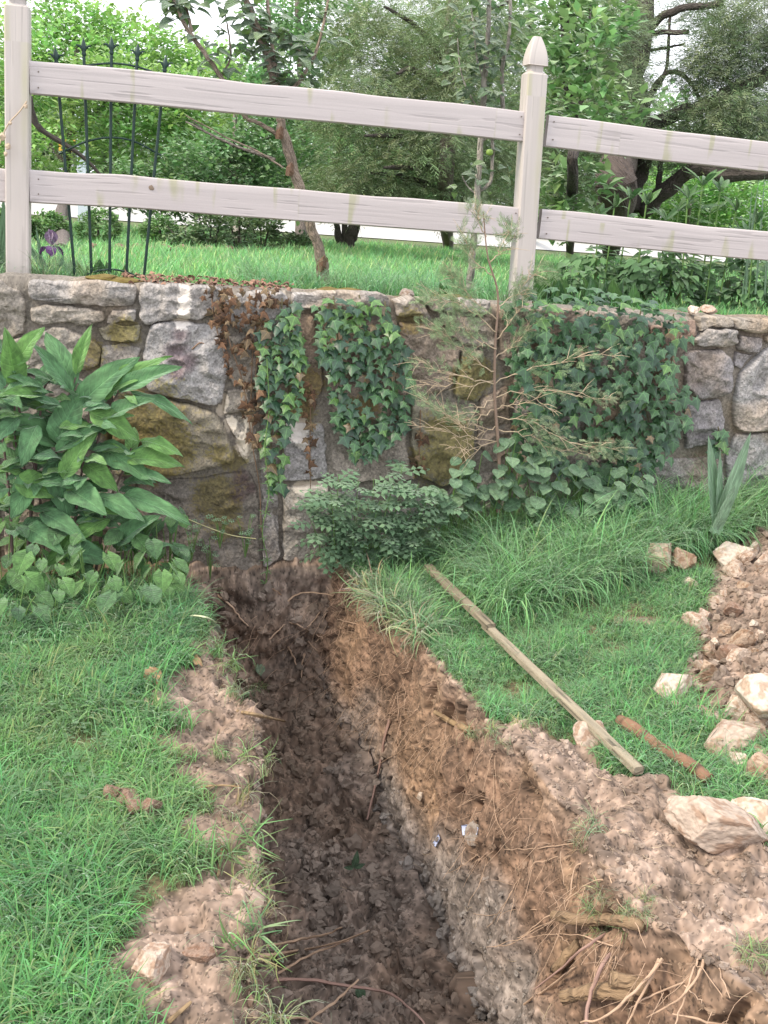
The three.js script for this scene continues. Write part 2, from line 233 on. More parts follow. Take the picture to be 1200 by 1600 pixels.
// ---------------------------------------------------------------- stone retaining wall: every stone a piece with its own outline
const stonesPx = [ // outline on the wall face (x along the wall, y up), tone, how far it stands out
  [[[-0.64,1.265],[-0.613,1.245],[-0.56,1.227],[-0.541,1.177],[-0.547,1.043],[-0.621,1.01],[-0.766,1.009],[-0.754,1.258]], 'tan', 0.03],
  [[[-0.53,1.266],[-0.356,1.273],[-0.198,1.279],[-0.083,1.272],[-0.082,1.223],[-0.099,1.184],[-0.254,1.178],[-0.416,1.178],[-0.519,1.194],[-0.531,1.236]], 'grey', 0.045],
  [[[-0.521,1.154],[-0.444,1.176],[-0.332,1.169],[-0.225,1.161],[-0.215,1.122],[-0.282,1.094],[-0.404,1.1],[-0.473,1.083],[-0.522,1.099]], 'tan', 0.05],
  [[[-0.204,1.137],[-0.182,1.16],[-0.082,1.168],[-0.085,1.118],[-0.207,1.106]], 'grey', 0.035],
  [[[-0.248,1.079],[-0.196,1.101],[-0.066,1.102],[-0.069,1.043],[-0.082,1.031],[-0.183,1.027],[-0.227,1.039]], 'mossy', 0.045],
  [[[-0.521,1.047],[-0.389,1.087],[-0.256,1.023],[-0.232,0.988],[-0.241,0.92],[-0.301,0.895],[-0.634,0.874],[-0.63,0.999]], 'tan', 0.05],
  [[[-0.227,1.008],[-0.14,1.02],[-0.066,0.995],[-0.071,0.926],[-0.096,0.888],[-0.236,0.903]], 'grey', 0.03],
  [[[-0.072,1.275],[0.02,1.283],[0.152,1.28],[0.277,1.281],[0.292,1.243],[0.282,1.192],[0.191,1.134],[0.088,1.14],[0.021,1.126],[-0.033,1.109],[-0.066,1.121]], 'grey', 0.05],
  [[[-0.022,1.107],[0.071,1.128],[0.199,1.123],[0.284,1.116],[0.318,0.91],[0.298,0.776],[0.258,0.757],[0.166,0.775],[0.069,0.787],[-0.043,0.827],[-0.052,0.987]], 'granite', 0.055],
  [[[0.297,1.238],[0.398,1.271],[0.549,1.279],[0.573,1.252],[0.563,1.152],[0.464,1.087],[0.372,1.097],[0.283,1.147]], 'grey', 0.045],
  [[[0.304,1.083],[0.448,1.066],[0.457,0.974],[0.45,0.861],[0.334,0.851]], 'tan', 0.03],
  [[[0.32,0.83],[0.439,0.843],[0.449,0.733],[0.3,0.722]], 'tan', 0.04],
  [[[0.592,1.273],[0.833,1.3],[0.99,1.3],[1.03,1.288],[1.038,1.231],[0.926,1.193],[0.765,1.208],[0.595,1.208]], 'grey', 0.05],
  [[[0.474,1.148],[0.576,1.187],[0.698,1.187],[0.739,0.985],[0.761,0.866],[0.694,0.713],[0.499,0.719],[0.469,0.974]], 'brown', 0.04],
  [[[0.719,1.183],[0.936,1.176],[1.081,1.177],[1.159,0.88],[1.141,0.719],[0.816,0.701],[0.776,0.867]], 'brown', 0.04],
  [[[1.052,1.275],[1.139,1.291],[1.213,1.248],[1.246,1.194],[1.076,1.2]], 'grey', 0.05],
  [[[1.169,1.29],[1.322,1.295],[1.347,1.232],[1.242,1.232]], 'grey', 0.045],
  [[[1.357,1.291],[1.516,1.294],[1.517,1.231],[1.378,1.236]], 'grey', 0.05],
  [[[1.093,1.178],[1.256,1.177],[1.395,1.072],[1.391,0.959],[1.365,0.866],[1.266,0.841],[1.167,0.856],[1.127,1.001]], 'brown', 0.045],
  [[[1.269,1.207],[1.534,1.217],[1.566,1.08],[1.414,1.073]], 'tan', 0.035],
  [[[1.407,1.052],[1.504,1.062],[1.565,0.916],[1.506,0.811],[1.388,0.832],[1.394,0.956]], 'mossy', 0.04],
  [[[1.18,0.813],[1.37,0.813],[1.496,0.786],[1.528,0.484],[1.38,0.383],[1.261,0.434],[1.192,0.6]], 'mossy', 0.045],
  [[[1.524,0.824],[1.652,0.898],[1.724,0.579],[1.632,0.506],[1.535,0.601]], 'brown', 0.035],
  [[[0.799,0.678],[1.065,0.685],[1.162,0.726],[1.182,0.568],[1.241,0.414],[0.835,0.402]], 'tan', 0.03],
  [[[1.475,0.427],[1.703,0.474],[1.764,0.246],[1.431,0.203],[1.391,0.337]], 'tan', 0.03],
  [[[0.566,0.691],[0.665,0.69],[0.772,0.678],[0.809,0.418],[0.588,0.399]], 'granite', 0.035],
  [[[0.592,0.373],[0.804,0.389],[0.829,0.24],[0.811,0.001],[0.609,0.002]], 'pale', 0.045],
  [[[0.83,0.376],[1.088,0.386],[1.384,0.343],[1.392,0.193],[1.421,-0.03],[0.845,-0.027]], 'grey', 0.03],
  [[[-0.184,0.862],[-0.063,0.809],[0.163,0.754],[0.279,0.725],[0.342,0.581],[0.371,0.502],[0.256,0.463],[0.14,0.439],[-0.019,0.424],[-0.187,0.431]], 'ochre', 0.085],
  [[[0.309,0.708],[0.45,0.706],[0.469,0.497],[0.419,0.478],[0.381,0.533],[0.346,0.642]], 'pale', 0.025],
  [[[-0.085,0.396],[0.169,0.408],[0.429,0.453],[0.478,0.34],[0.498,-0.041],[0.102,-0.061],[-0.085,0.044]], 'dark', 0.035],
  [[[0.48,0.691],[0.545,0.687],[0.57,0.392],[0.593,0.002],[0.514,-0.041],[0.496,0.334],[0.478,0.491]], 'grey', 0.02],
  [[[-0.635,0.854],[-0.417,0.865],[-0.206,0.85],[-0.209,0.569],[-0.646,0.559]], 'tan', 0.04], [[[-0.957,0.976],[-0.651,0.984],[-0.668,0.559],[-0.983,0.552]], 'grey', 0.04],
  [[[-0.647,0.536],[-0.342,0.545],[-0.119,0.395],[-0.109,0.044],[-0.667,0.014]], 'tan', 0.03], [[[-0.984,0.529],[-0.669,0.535],[-0.689,0.008],[-1.016,0.009]], 'brown', 0.03],
  // right end
  [[[2.609,1.27],[2.781,1.276],[2.789,1.232],[2.674,1.223],[2.614,1.204]], 'tan', 0.04], [[[2.792,1.273],[3.0,1.274],[3.225,1.278],[3.237,1.23],[2.942,1.207],[2.798,1.223]], 'tan', 0.05],
  [[[2.584,1.162],[2.657,1.219],[2.81,1.22],[2.833,1.157],[2.799,1.133],[2.6,1.131]], 'grey', 0.06], [[[2.834,1.189],[2.973,1.179],[2.959,1.111],[2.845,1.116]], 'violet', 0.045],
  [[[2.841,1.103],[2.943,1.097],[2.875,1.026],[2.843,1.038]], 'violet', 0.03], [[[2.56,1.1],[2.755,1.118],[2.824,1.06],[2.845,0.939],[2.828,0.896],[2.681,0.855],[2.581,0.93]], 'violet', 0.055],
  [[[2.609,0.836],[2.795,0.865],[2.84,0.763],[2.84,0.637],[2.653,0.599]], 'violet', 0.045], [[[3.004,1.139],[3.4,1.143],[3.501,0.729],[2.925,0.707],[2.896,0.744],[2.867,0.904],[2.889,1.007]], 'granite', 0.05],
  [[[2.922,0.687],[3.505,0.711],[3.598,0.331],[2.958,0.307],[2.897,0.57]], 'granite', 0.045], [[[2.98,1.199],[3.382,1.214],[3.394,1.165],[3.01,1.158]], 'tan', 0.035],
  [[[2.349,1.214],[2.459,1.238],[2.539,0.929],[2.527,0.797],[2.421,0.794]], 'rust', 0.045], [[[2.51,1.24],[2.592,1.251],[2.604,1.188],[2.567,1.123],[2.532,1.122]], 'rust', 0.03],
  // behind the ivy
  [[[1.561,1.26],[1.801,1.267],[1.981,1.27],[2.021,0.99],[1.808,0.966],[1.589,1.019]], 'brown', 0.04], [[[2.008,1.265],[2.316,1.268],[2.371,0.923],[2.216,0.943],[2.054,0.95]], 'tan', 0.04],
  [[[1.681,0.93],[2.01,0.955],[2.075,0.62],[1.739,0.596]], 'grey', 0.035], [[[2.059,0.918],[2.377,0.891],[2.43,0.577],[2.108,0.587]], 'brown', 0.035],
  [[[1.745,0.57],[2.08,0.587],[2.278,0.551],[2.343,0.144],[1.798,0.143]], 'tan', 0.03], [[[2.306,0.551],[2.637,0.547],[2.873,0.562],[2.956,0.145],[2.372,0.144]], 'grey', 0.03],
];
{ // the wall runs on outside the frame on both sides
  const r = rng(77);
  for (const [x0, x1] of [[-3.2, -0.98], [3.36, 5.2]]) for (const [y0, y1] of [[0.02, 0.42], [0.44, 0.82], [0.84, 1.27]]) for (let x = x0; x < x1 - 0.1;) { const w = Math.min(0.28 + 0.35 * r(), x1 - x), j = () => 0.03 * (r() - 0.5); stonesPx.push([[[x + j(), y0 + j()], [x + w / 2, y0 + j()], [x + w - 0.02 + j(), y0 + j()], [x + w - 0.02, y1 - 0.03 + j()], [x + w / 2, y1 - 0.02 + j()], [x + j(), y1 - 0.03 + j()]], ['tan', 'grey', 'brown', 'granite'][Math.floor(r() * 4)], 0.03 + 0.02 * r()]); x += w; }
}
const tone = { tan: [0.325, 0.285, 0.24], grey: [0.33, 0.305, 0.285], mossy: [0.275, 0.25, 0.19], granite: [0.36, 0.34, 0.33], brown: [0.28, 0.225, 0.18], ochre: [0.265, 0.23, 0.175], pale: [0.40, 0.36, 0.31], dark: [0.2, 0.175, 0.15], violet: [0.27, 0.25, 0.25], rust: [0.235, 0.17, 0.135] };
// colour of the stone faces in wall coordinates: grain, moss, lime streaks, iron stain
const WX = -1.15, WW = 4.75, WY = -0.1, WH = 1.5;
const mossSpots = [[...[[-0.006,0.573],[-0.119,0.66],[0.284,0.549],[0.344,0.504],[0.259,0.331],[0.321,0.237],[-0.145,1.062],[-0.268,0.986],[1.455,0.922],[1.391,0.605],[1.368,0.507],[1.502,0.939],[1.148,1.18],[0.686,0.864],[0.662,0.742],[0.921,0.75],[-0.091,0.72],[0.022,0.694],[1.35,0.699]].map((p, i) => [p[0], p[1], [0.16, 0.12, 0.05, 0.05, 0.09, 0.08, 0.06, 0.05, 0.09, 0.10, 0.1, 0.07, 0.05, 0.06, 0.07, 0.06, 0.1, 0.12, 0.07][i]])]][0];
const limeSpots = [[0.122,1.256],[0.12,1.214],[0.118,1.172],[0.11,1.122],[0.426,0.69],[0.339,0.672],[0.401,0.583],[0.652,0.65],[0.67,0.589],[0.681,0.368],[0.743,0.378],[0.774,0.369],[0.575,0.694],[0.597,0.664],[0.294,0.731],[0.313,0.777]].map((p, i) => [p[0], p[1], [0.022, 0.026, 0.026, 0.028, 0.03, 0.025, 0.03, 0.04, 0.03, 0.03, 0.03, 0.03, 0.015, 0.015, 0.018, 0.012][i], [0.04, 0.05, 0.05, 0.03, 0.03, 0.03, 0.05, 0.05, 0.03, 0.02, 0.02, 0.018, 0.02, 0.03, 0.02, 0.03][i]]);
const stainSpots = [[0.089,1.002],[0.102,1.073],[0.09,0.916],[0.132,0.96],[0.391,0.412],[0.379,0.333],[0.438,0.365]].map((p, i) => [p[0], p[1], [0.06, 0.05, 0.04, 0.05, 0.04, 0.05, 0.03][i]]);
const wallMap = tex(2048, 640, (u, v) => {
  const x = WX + u * WW, y = WY + v * WH, n = fbm(x * 9, y * 9, 3, 4), sp = h3(Math.floor(u * 1400), Math.floor(v * 440), 5), g = fbm(x * 120, y * 120, 8, 3);
  let b = 0.68 + 0.15 * (n - 0.5) + 0.34 * (g - 0.5) + (sp > 0.88 ? 0.08 : sp < 0.1 ? -0.10 : 0), c = [b, b, b];
  const n2 = fbm(x * 4 + 9, y * 4, 1, 3); c = mix3(c, [b * 1.03, b * 0.95, b * 0.85], ss(0.5, 0.72, n2) * 0.6);
  let m = -1, l = -1, s = -1; for (const [a, e, r] of mossSpots) m = Math.max(m, 1 - Math.hypot(x - a, y - e) / r / 1.5); for (const [a, e, rx, ry] of limeSpots) l = Math.max(l, 1.25 - Math.hypot((x - a) / rx, (y - e) / ry) / 1.3); for (const [a, e, r] of stainSpots) s = Math.max(s, 1.2 - Math.hypot(x - a, y - e) / r);
  c = mix3(c, [b * 0.55, b * 0.42, b * 0.46], clamp(s * 1.3 + (n - 0.5) * 1.4) * 0.5);
  c = mix3(c, [0.52 * (0.7 + g * 0.6), 0.49 * (0.7 + g * 0.6), 0.24], ss(0.05, 0.5, m + (n - 0.5) * 1.5 + (g - 0.5) * 0.8) * 0.5);
  return mix3(c, [1.0, 0.99, 0.97], ss(0.1, 0.45, l + (n - 0.5) * 0.9 + (g - 0.5) * 0.7));
}, true); wallMap.wrapS = wallMap.wrapT = THREE.MirroredRepeatWrapping;
const wallUV = (x, y) => [(x - WX) / WW, (y - WY) / WH];
const wbump = stoneBump.clone(); wbump.repeat.set(WW * 2.4, WH * 2.4); wbump.needsUpdate = true;
const stoneMats = {}; for (const k in tone) stoneMats[k] = new THREE.MeshStandardMaterial({ color: new THREE.Color().setRGB(...tone[k].map(v => v * 1.92)), map: wallMap, roughness: 0.95, bumpMap: wbump, bumpScale: 0.02 });
const wall = thing('stone_retaining_wall', 'mortared fieldstone retaining wall holding up the lawn below the wooden fence', 'wall');
{
  const b = new MB(), x0 = -3.2, x1 = 5.2, nx = 560, prof = [[0, -0.35], [0, 0.1], [0, 0.3], [0, 0.5], [0, 0.7], [0, 0.9], [0, 1.1], [0, 1.2], [-0.005, 1.245], [-0.03, 1.268], [-0.08, 1.272], [-0.13, 1.27], [-0.18, 1.27], [-0.23, 1.265], [-0.27, 1.25], [-0.285, 1.2], [-0.29, 0.9]];
  for (let i = 0; i <= nx; i++) { const x = lerp(x0, x1, i / nx); for (const [z, y] of prof) { const n = fbm(x * 7, y * 7, z * 7, 4) - 0.5, c = 0.8 + 0.5 * fbm(x * 30, y * 30, z * 30, 2); const [u, w] = wallUV(x, y + z * 0.6); b.v(x, y + (y > 1.15 ? n * 0.05 : 0), z + (z > -0.02 ? n * 0.03 + 0.012 : n * 0.02), [c, c, c], u, w); } }
  const L = prof.length; for (let i = 0; i < nx; i++) for (let k = 0; k < L - 1; k++) { const a = i * L + k; b.q(a, a + L, a + L + 1, a + 1); }
  mesh('mortar_core', b, new THREE.MeshStandardMaterial({ vertexColors: true, map: wallMap, color: new THREE.Color().setRGB(0.42, 0.37, 0.31), roughness: 1, bumpMap: wbump, bumpScale: 0.01 }), wall);
  stonesPx.forEach(([poly, k, out], id) => {
    const area = poly.reduce((s, p, i) => { const q = poly[(i + 1) % poly.length]; return s + p[0] * q[1] - q[0] * p[1]; }, 0); if (area < 0) poly.reverse();
    const N = 84, cx = poly.reduce((s, p) => s + p[0], 0) / poly.length, cy = poly.reduce((s, p) => s + p[1], 0) / poly.length;
    // resample outline, slightly rounded, with a broken edge
    let per = 0; const seg = poly.map((p, i) => { const q = poly[(i + 1) % poly.length], l = Math.hypot(q[0] - p[0], q[1] - p[1]); per += l; return [p, q, l]; });
    let ring = []; for (let n = 0; n < N; n++) { let s = n / N * per, i = 0; while (s > seg[i][2] && i < seg.length - 1) { s -= seg[i][2]; i++; } const t = s / seg[i][2]; ring.push([lerp(seg[i][0][0], seg[i][1][0], t), lerp(seg[i][0][1], seg[i][1][1], t)]); }
    for (let pass = 0; pass < 1; pass++) ring = ring.map((p, n) => { const a = ring[(n + N - 1) % N], c = ring[(n + 1) % N]; return [(a[0] + 2 * p[0] + c[0]) / 4, (a[1] + 2 * p[1] + c[1]) / 4]; });
    const size = Math.sqrt(Math.abs(area) / 2), jig = 0.012;
    ring = ring.map(([x, y]) => { const a = noise(x * 28, y * 28, id) - 0.5, c = noise(x * 28 + 9, y * 28, id) - 0.5; return [x + a * jig, y + c * jig]; });
    const b = new MB(), edge = Math.min(0.02, size * 0.12), rows = [];
    const steps = [[0, -0.03], [0, out * 0.45], [0.12, out * 0.86], [0.5, out * 1.0], [1.6, out * 1.04], [4, out * 1.06]];
    const tiltX = 0.10 * (h3(id, 1, 1) - 0.5), tiltY = 0.12 * (h3(id, 2, 1) - 0.5);
    for (let s = 0; s < 15; s++) {
      const row = []; for (let n = 0; n < N; n++) {
        const dx = cx - ring[n][0], dy = cy - ring[n][1], d = Math.hypot(dx, dy); let m, z;
        if (s < 6) { m = Math.min(steps[s][0] * edge / d, 0.4 * s / 5); z = steps[s][1]; } else { const m5 = Math.min(4 * edge / d, 0.4); m = lerp(m5, 1, (s - 5) / 10); z = out * 1.06 + 0.006 * (s - 5) / 10; }
        const x = ring[n][0] + dx * m, y = ring[n][1] + dy * m; const [u, w] = wallUV(x, y);
        if (s > 1) { const a = fbm(x * 9, y * 9, id * 3.7, 3) - 0.5, e = 1 - Math.abs(2 * noise(x * 11 + id, y * 16, id) - 1); z += Math.min(1, s / 4) * (a * 0.06 + (e - 0.6) * 0.03 + (fbm(x * 34, y * 34, id, 2) - 0.5) * 0.022) + tiltX * (x - cx) + tiltY * (y - cy); }
        row.push(b.v(x, y, Math.max(z, -0.03), null, u, w));
      } rows.push(row);
    }
    for (let s = 0; s < 14; s++) for (let n = 0; n < N; n++) b.q(rows[s][n], rows[s][(n + 1) % N], rows[s + 1][(n + 1) % N], rows[s + 1][n]);
    let mz = 0; for (const v of rows[14]) mz += b.p[v * 3 + 2] / N; const [u, w] = wallUV(cx, cy), c0 = b.v(cx, cy, mz, null, u, w); for (let n = 0; n < N; n++) b.t(rows[14][n], rows[14][(n + 1) % N], c0);
    mesh('stone', b, stoneMats[k], wall);
  });
  // small stones lying bedded on the wall top
}
// lumpy rock: icosphere pushed about by noise and a few flat cuts
function rockGeo(seed, rough = 0.3, det = 4, cuts = 6, col) {
  const g0 = mergeVertices(new THREE.IcosahedronGeometry(1, det * 5).deleteAttribute('normal').deleteAttribute('uv')), r = rng(seed), P = g0.attributes.position, planes = [];
  for (let i = 0; i < cuts; i++) planes.push([V(r() - 0.5, r() - 0.5, r() - 0.5).normalize(), 0.5 + 0.3 * r()]);
  const C = new Float32Array(P.count * 3), U = new Float32Array(P.count * 2), v = V();
  for (let i = 0; i < P.count; i++) {
    v.fromBufferAttribute(P, i); const n0 = v.clone();
    for (const [n, d] of planes) { const e = v.dot(n) - d; if (e > 0) v.addScaledVector(n, -e * 0.97); }
    const k = 1 + rough * 0.55 * (fbm(n0.x * 1.6 + seed, n0.y * 1.6, n0.z * 1.6, 4) - 0.5) + 0.11 * (fbm(n0.x * 7, n0.y * 7 + seed, n0.z * 7, 3) - 0.5); v.multiplyScalar(k); P.setXYZ(i, v.x, v.y, v.z);
    const a = fbm(v.x * 3 + seed, v.y * 3, v.z * 3, 3), c = fbm(v.x * 14, v.y * 14 + seed, v.z * 14, 2); const q = mix3(mix3([1.06, 1.0, 0.94], [0.9, 0.85, 0.8], ss(0.35, 0.65, a)), [0.62, 0.45, 0.34], 0.75 * ss(0.5, 0.62, fbm(v.x * 4 + 3, v.y * 4 + seed, v.z * 4, 4))), s = 0.62 + 0.76 * c; C[i * 3] = q[0] * s; C[i * 3 + 1] = q[1] * s; C[i * 3 + 2] = q[2] * s;
    U[i * 2] = v.x * 0.2 + v.z * 0.1; U[i * 2 + 1] = v.y * 0.2 + v.z * 0.1;
  }
  g0.setAttribute('color', new THREE.BufferAttribute(C, 3)); g0.setAttribute('uv', new THREE.BufferAttribute(U, 2)); g0.computeVertexNormals(); return g0;
}
const rockMat = (r, g, b) => new THREE.MeshStandardMaterial({ vertexColors: true, color: new THREE.Color().setRGB(r, g, b), roughness: 0.95, bumpMap: stoneBump, bumpScale: 0.006 });
const rockMats = { pink: rockMat(0.40, 0.335, 0.285), pale: rockMat(0.50, 0.455, 0.40), grey: rockMat(0.29, 0.26, 0.235), rust: rockMat(0.33, 0.255, 0.195), dirt: rockMat(0.225, 0.16, 0.125) };
const rockGeos = [0, 1, 2, 3, 4, 5].map(i => rockGeo(11 + i * 7, 0.35, 4, 13));
const rockGeosLow = [0, 1, 2].map(i => rockGeo(71 + i * 7, 0.35, 1, 11));
// ---- fence
{
  const fence = thing('wooden_fence', 'pale grey painted two-rail wooden fence with pointed posts standing above the stone wall', 'fence');
  const grain = tex(1024, 256, (u, v) => { const g = fbm(u * 8, v * 46, 2, 4), f = fbm(u * 3, v * 120, 5, 2), st = noise(u * 70, v * 1.4, 4), d = h3(Math.floor(u * 1024), Math.floor(v * 256), 1); let c = 0.87 + 0.07 * (g - 0.5) + 0.035 * (f - 0.5) + 0.02 * (d - 0.5); const crack = ss(0.71, 0.75, fbm(u * 9, v * 60, 9, 2)); c -= crack * 0.075; const alg = ss(0.74, 0.86, st) * ss(0.35, 0.75, fbm(u * 60, v * 5, 6, 3)); return mix3([c, c * 0.97, c * 0.975], [c * 0.86, c * 0.87, c * 0.69], alg * 0.6); }, true);
  const gb = tex(512, 256, (u, v) => 0.6 * fbm(u * 6, v * 50, 2, 4) + 0.4 * (1 - ss(0.68, 0.74, fbm(u * 9, v * 60, 9, 2))), false);
  const paint = new THREE.MeshStandardMaterial({ map: grain, color: new THREE.Color().setRGB(0.58, 0.56, 0.545), roughness: 0.75, bumpMap: gb, bumpScale: 0.002 });
  const grain2 = tex(512, 256, (u, v) => { const g = fbm(u * 6, v * 40, 12, 4), st = fbm(u * 5, v * 9, 4, 3); let c = 0.87 + 0.08 * (g - 0.5) - 0.06 * ss(0.7, 0.74, fbm(u * 5, v * 50, 9, 2)); return mix3([c, c * 0.972, c * 0.965], [c * 0.9, c * 0.9, c * 0.74], ss(0.52, 0.75, st) * 0.6); }, true), postPaint = new THREE.MeshStandardMaterial({ map: grain2, color: new THREE.Color().setRGB(0.6, 0.58, 0.55), roughness: 0.75, bumpMap: gb, bumpScale: 0.0012 });
  const knotMat = new THREE.MeshStandardMaterial({ color: new THREE.Color().setRGB(0.2, 0.15, 0.11), roughness: 0.9 });
  // a plank whose corners are given on the front face; depth runs back
  function plank(name, A, B, h, t, zf, seed) { // A,B: lower-left and lower-right corner [x,y]
    const b = new MB(), n = 40, sec = [[0, 0], [0, 1], [1, 1], [1, 0]], e = 0.006;
    const prof = [[0, e], [0, h * 0.25], [0, h * 0.5], [0, h * 0.75], [0, h - e], [-e, h], [-(t - e), h], [-t, h - e], [-t, e], [-(t - e), 0], [-e, 0]], P = prof.length;
    for (let i = 0; i <= n; i++) { const u = i / n, x = lerp(A[0], B[0], u), y = lerp(A[1], B[1], u), w1 = 0.012 * (noise(u * 5, seed, 3) - 0.5), w2 = 0.006 * (noise(u * 12, seed, 9) - 0.5); let arc = 0; for (let k = 0; k <= P; k++) { const [dz, dy] = prof[k % P]; if (k) arc += Math.hypot(dz - prof[k - 1][0], dy - prof[k - 1][1]); b.v(x, y + dy + w1 + (dy > h / 2 ? w2 : 0), zf + dz + 0.006 * (noise(u * 6, seed, 1) - 0.5), null, x * 0.4 + seed * 0.37, arc * 1.6 + seed * 0.21); } }
    for (let i = 0; i < n; i++) for (let k = 0; k < P; k++) { const a = i * (P + 1) + k; b.q(a, a + P + 1, a + P + 2, a + 1); }
    for (const i of [0, n]) { const c = i * (P + 1); for (let k = 1; k < P - 1; k++) i ? b.t(c, c + k, c + k + 1) : b.t(c, c + k + 1, c + k); }
    return mesh(name, b, paint, fence);
  }
  const ZF = -0.33;
  const rails = [[[[-0.535,2.018],[1.77,2.019]], [[-0.531,2.154]]], [[[-0.549,1.572],[1.783,1.576]], [[-0.544,1.713]]], [[[1.844,2.007],[4.45,1.95]], [[1.825,2.151]]], [[[1.866,1.566],[4.563,1.521]], [[1.847,1.712]]], [[[-1.448,1.575],[-0.645,1.562]], [[-0.639,1.706]]]];
  rails.forEach(([[A, B], [T]], i) => { const h = i === 4 ? T[1] - B[1] : T[1] - A[1]; const r = plank('rail', A, B, Math.max(0.115, h), 0.04, i === 4 ? -0.36 : -0.345, i + 1);
    const k = new MB(); if (i === 1) { const [kx, ky] = [[-0.024,1.674]][0]; for (const [dx, dy, rr] of [[0, 0, 0.011], [0.007, -0.004, 0.007]]) { const c = k.v(kx + dx, ky + dy, -0.3405); const N = 10, o = []; for (let j = 0; j < N; j++) o.push(k.v(kx + dx + rr * Math.cos(j / N * 6.28), ky + dy + rr * Math.sin(j / N * 6.28) * (0.8 + 0.4 * h3(j, 1, 1)), -0.3435)); for (let j = 0; j < N; j++) k.t(c, o[j], o[(j + 1) % N]); } mesh('knot', k, knotMat, r); } });
  { const nm = new THREE.MeshStandardMaterial({ color: new THREE.Color().setRGB(0.16, 0.13, 0.11), roughness: 0.6, metalness: 0.5 }), ng = new THREE.CylinderGeometry(0.0035, 0.0035, 0.004, 8).rotateX(Math.PI / 2); for (const [x, y] of [[-0.498,2.114],[-0.5,2.05],[-0.51,1.673],[-0.512,1.61],[1.703,2.128],[1.704,2.048],[1.729,1.685],[1.728,1.609],[1.871,2.12],[1.876,2.039],[1.898,1.676],[1.902,1.599]]) { const n = mesh('nail', ng, nm, fence); n.position.set(x, y, -0.343); } }
  // posts with a pointed (gothic) finial
  function post(base, top, w, bottomY, open) {
    const [bx, by] = base, [tx, ty] = top, H = ty - by, e = 0.006, h = w / 2, b = new MB();
    const sq = (y, s, ch) => { const u = (y - by) / H, x = lerp(bx, tx, u), o = []; for (const [a, c] of [[-1, 1], [1, 1], [1, -1], [-1, -1]]) { const k = a * c > 0; const p1 = k ? [a * s, c * (s - ch)] : [a * (s - ch), c * s], p2 = k ? [a * (s - ch), c * s] : [a * s, c * (s - ch)]; for (const p of (a * c > 0 ? [p2, p1] : [p2, p1])) o.push([x + p[0], y, ZF - h + p[1]]); } return o; };
    const ringOf = (y, s, ch) => { const c = Math.max(ch, 0.001), pts = [[-s, s - c], [-(s - c), s], [s - c, s], [s, s - c], [s, -(s - c)], [s - c, -s], [-(s - c), -s], [-s, -(s - c)]], u = (y - by) / H, x = lerp(bx, tx, u); return pts.map(([a, q]) => [x + a, y, ZF - h + q]); };
    const levels = []; const add = (m, y, s, ch = e) => m.push(ringOf(y, s, ch));
    const bodyL = []; const shoulder = open ? ty : ty - w * 1.55; for (let i = 0; i <= 16; i++) add(bodyL, lerp(bottomY, shoulder - 0.012, i / 16), h); if (!open) { add(bodyL, shoulder, h - 0.012); }
    const finL = []; if (!open) { const n = 12; add(finL, shoulder, h * 0.66); add(finL, shoulder + 0.026, h * 0.66); add(finL, shoulder + 0.028, h * 1.0, 0.003); for (let i = 0; i <= n; i++) { const t = i / n; add(finL, shoulder + 0.03 + t * (ty - shoulder - 0.03), h * 0.97 * (1 - 0.66 * t ** 1.9), 0.004); } }
    const make = (L) => { const m = new MB(), v = h3(7, L.length, 3) * 3; for (const ring of L) { let arc = 0; for (let k = 0; k <= 8; k++) { const p = ring[k % 8]; if (k) arc += Math.hypot(p[0] - ring[k - 1][0], p[2] - ring[k - 1][2]); m.v(p[0], p[1], p[2], null, p[1] * 0.4 + v, arc * 1.6 + 0.1); } } for (let i = 0; i < L.length - 1; i++) for (let k = 0; k < 8; k++) { const a = i * 9 + k; m.q(a, a + 1, a + 10, a + 9); } const R = L[L.length - 1], c = m.p.length / 3, y = R[0][1]; m.v(R.reduce((s, p) => s + p[0], 0) / 8, y + 0.002, R.reduce((s, p) => s + p[2], 0) / 8, null, y * 0.4, 0.2); for (let k = 0; k < 8; k++) m.t((L.length - 1) * 9 + k, (L.length - 1) * 9 + k + 1, c); const g = m.geo(); return toCreasedNormals(g, 0.6); };
    const p = mesh('post', make(bodyL), postPaint, fence); if (!open) mesh('finial', make(finL), postPaint, p);
  }
  post([[-0.612,1.251]][0], [[-0.573,2.527]][0], 0.1, 0.95, false);
  post([[1.812,1.328]][0], [[1.749,2.487]][0], 0.1, 0.95, false);
  post([[4.659,1.378]][0], [[4.459,2.644]][0], 0.1, 0.95, false);
}


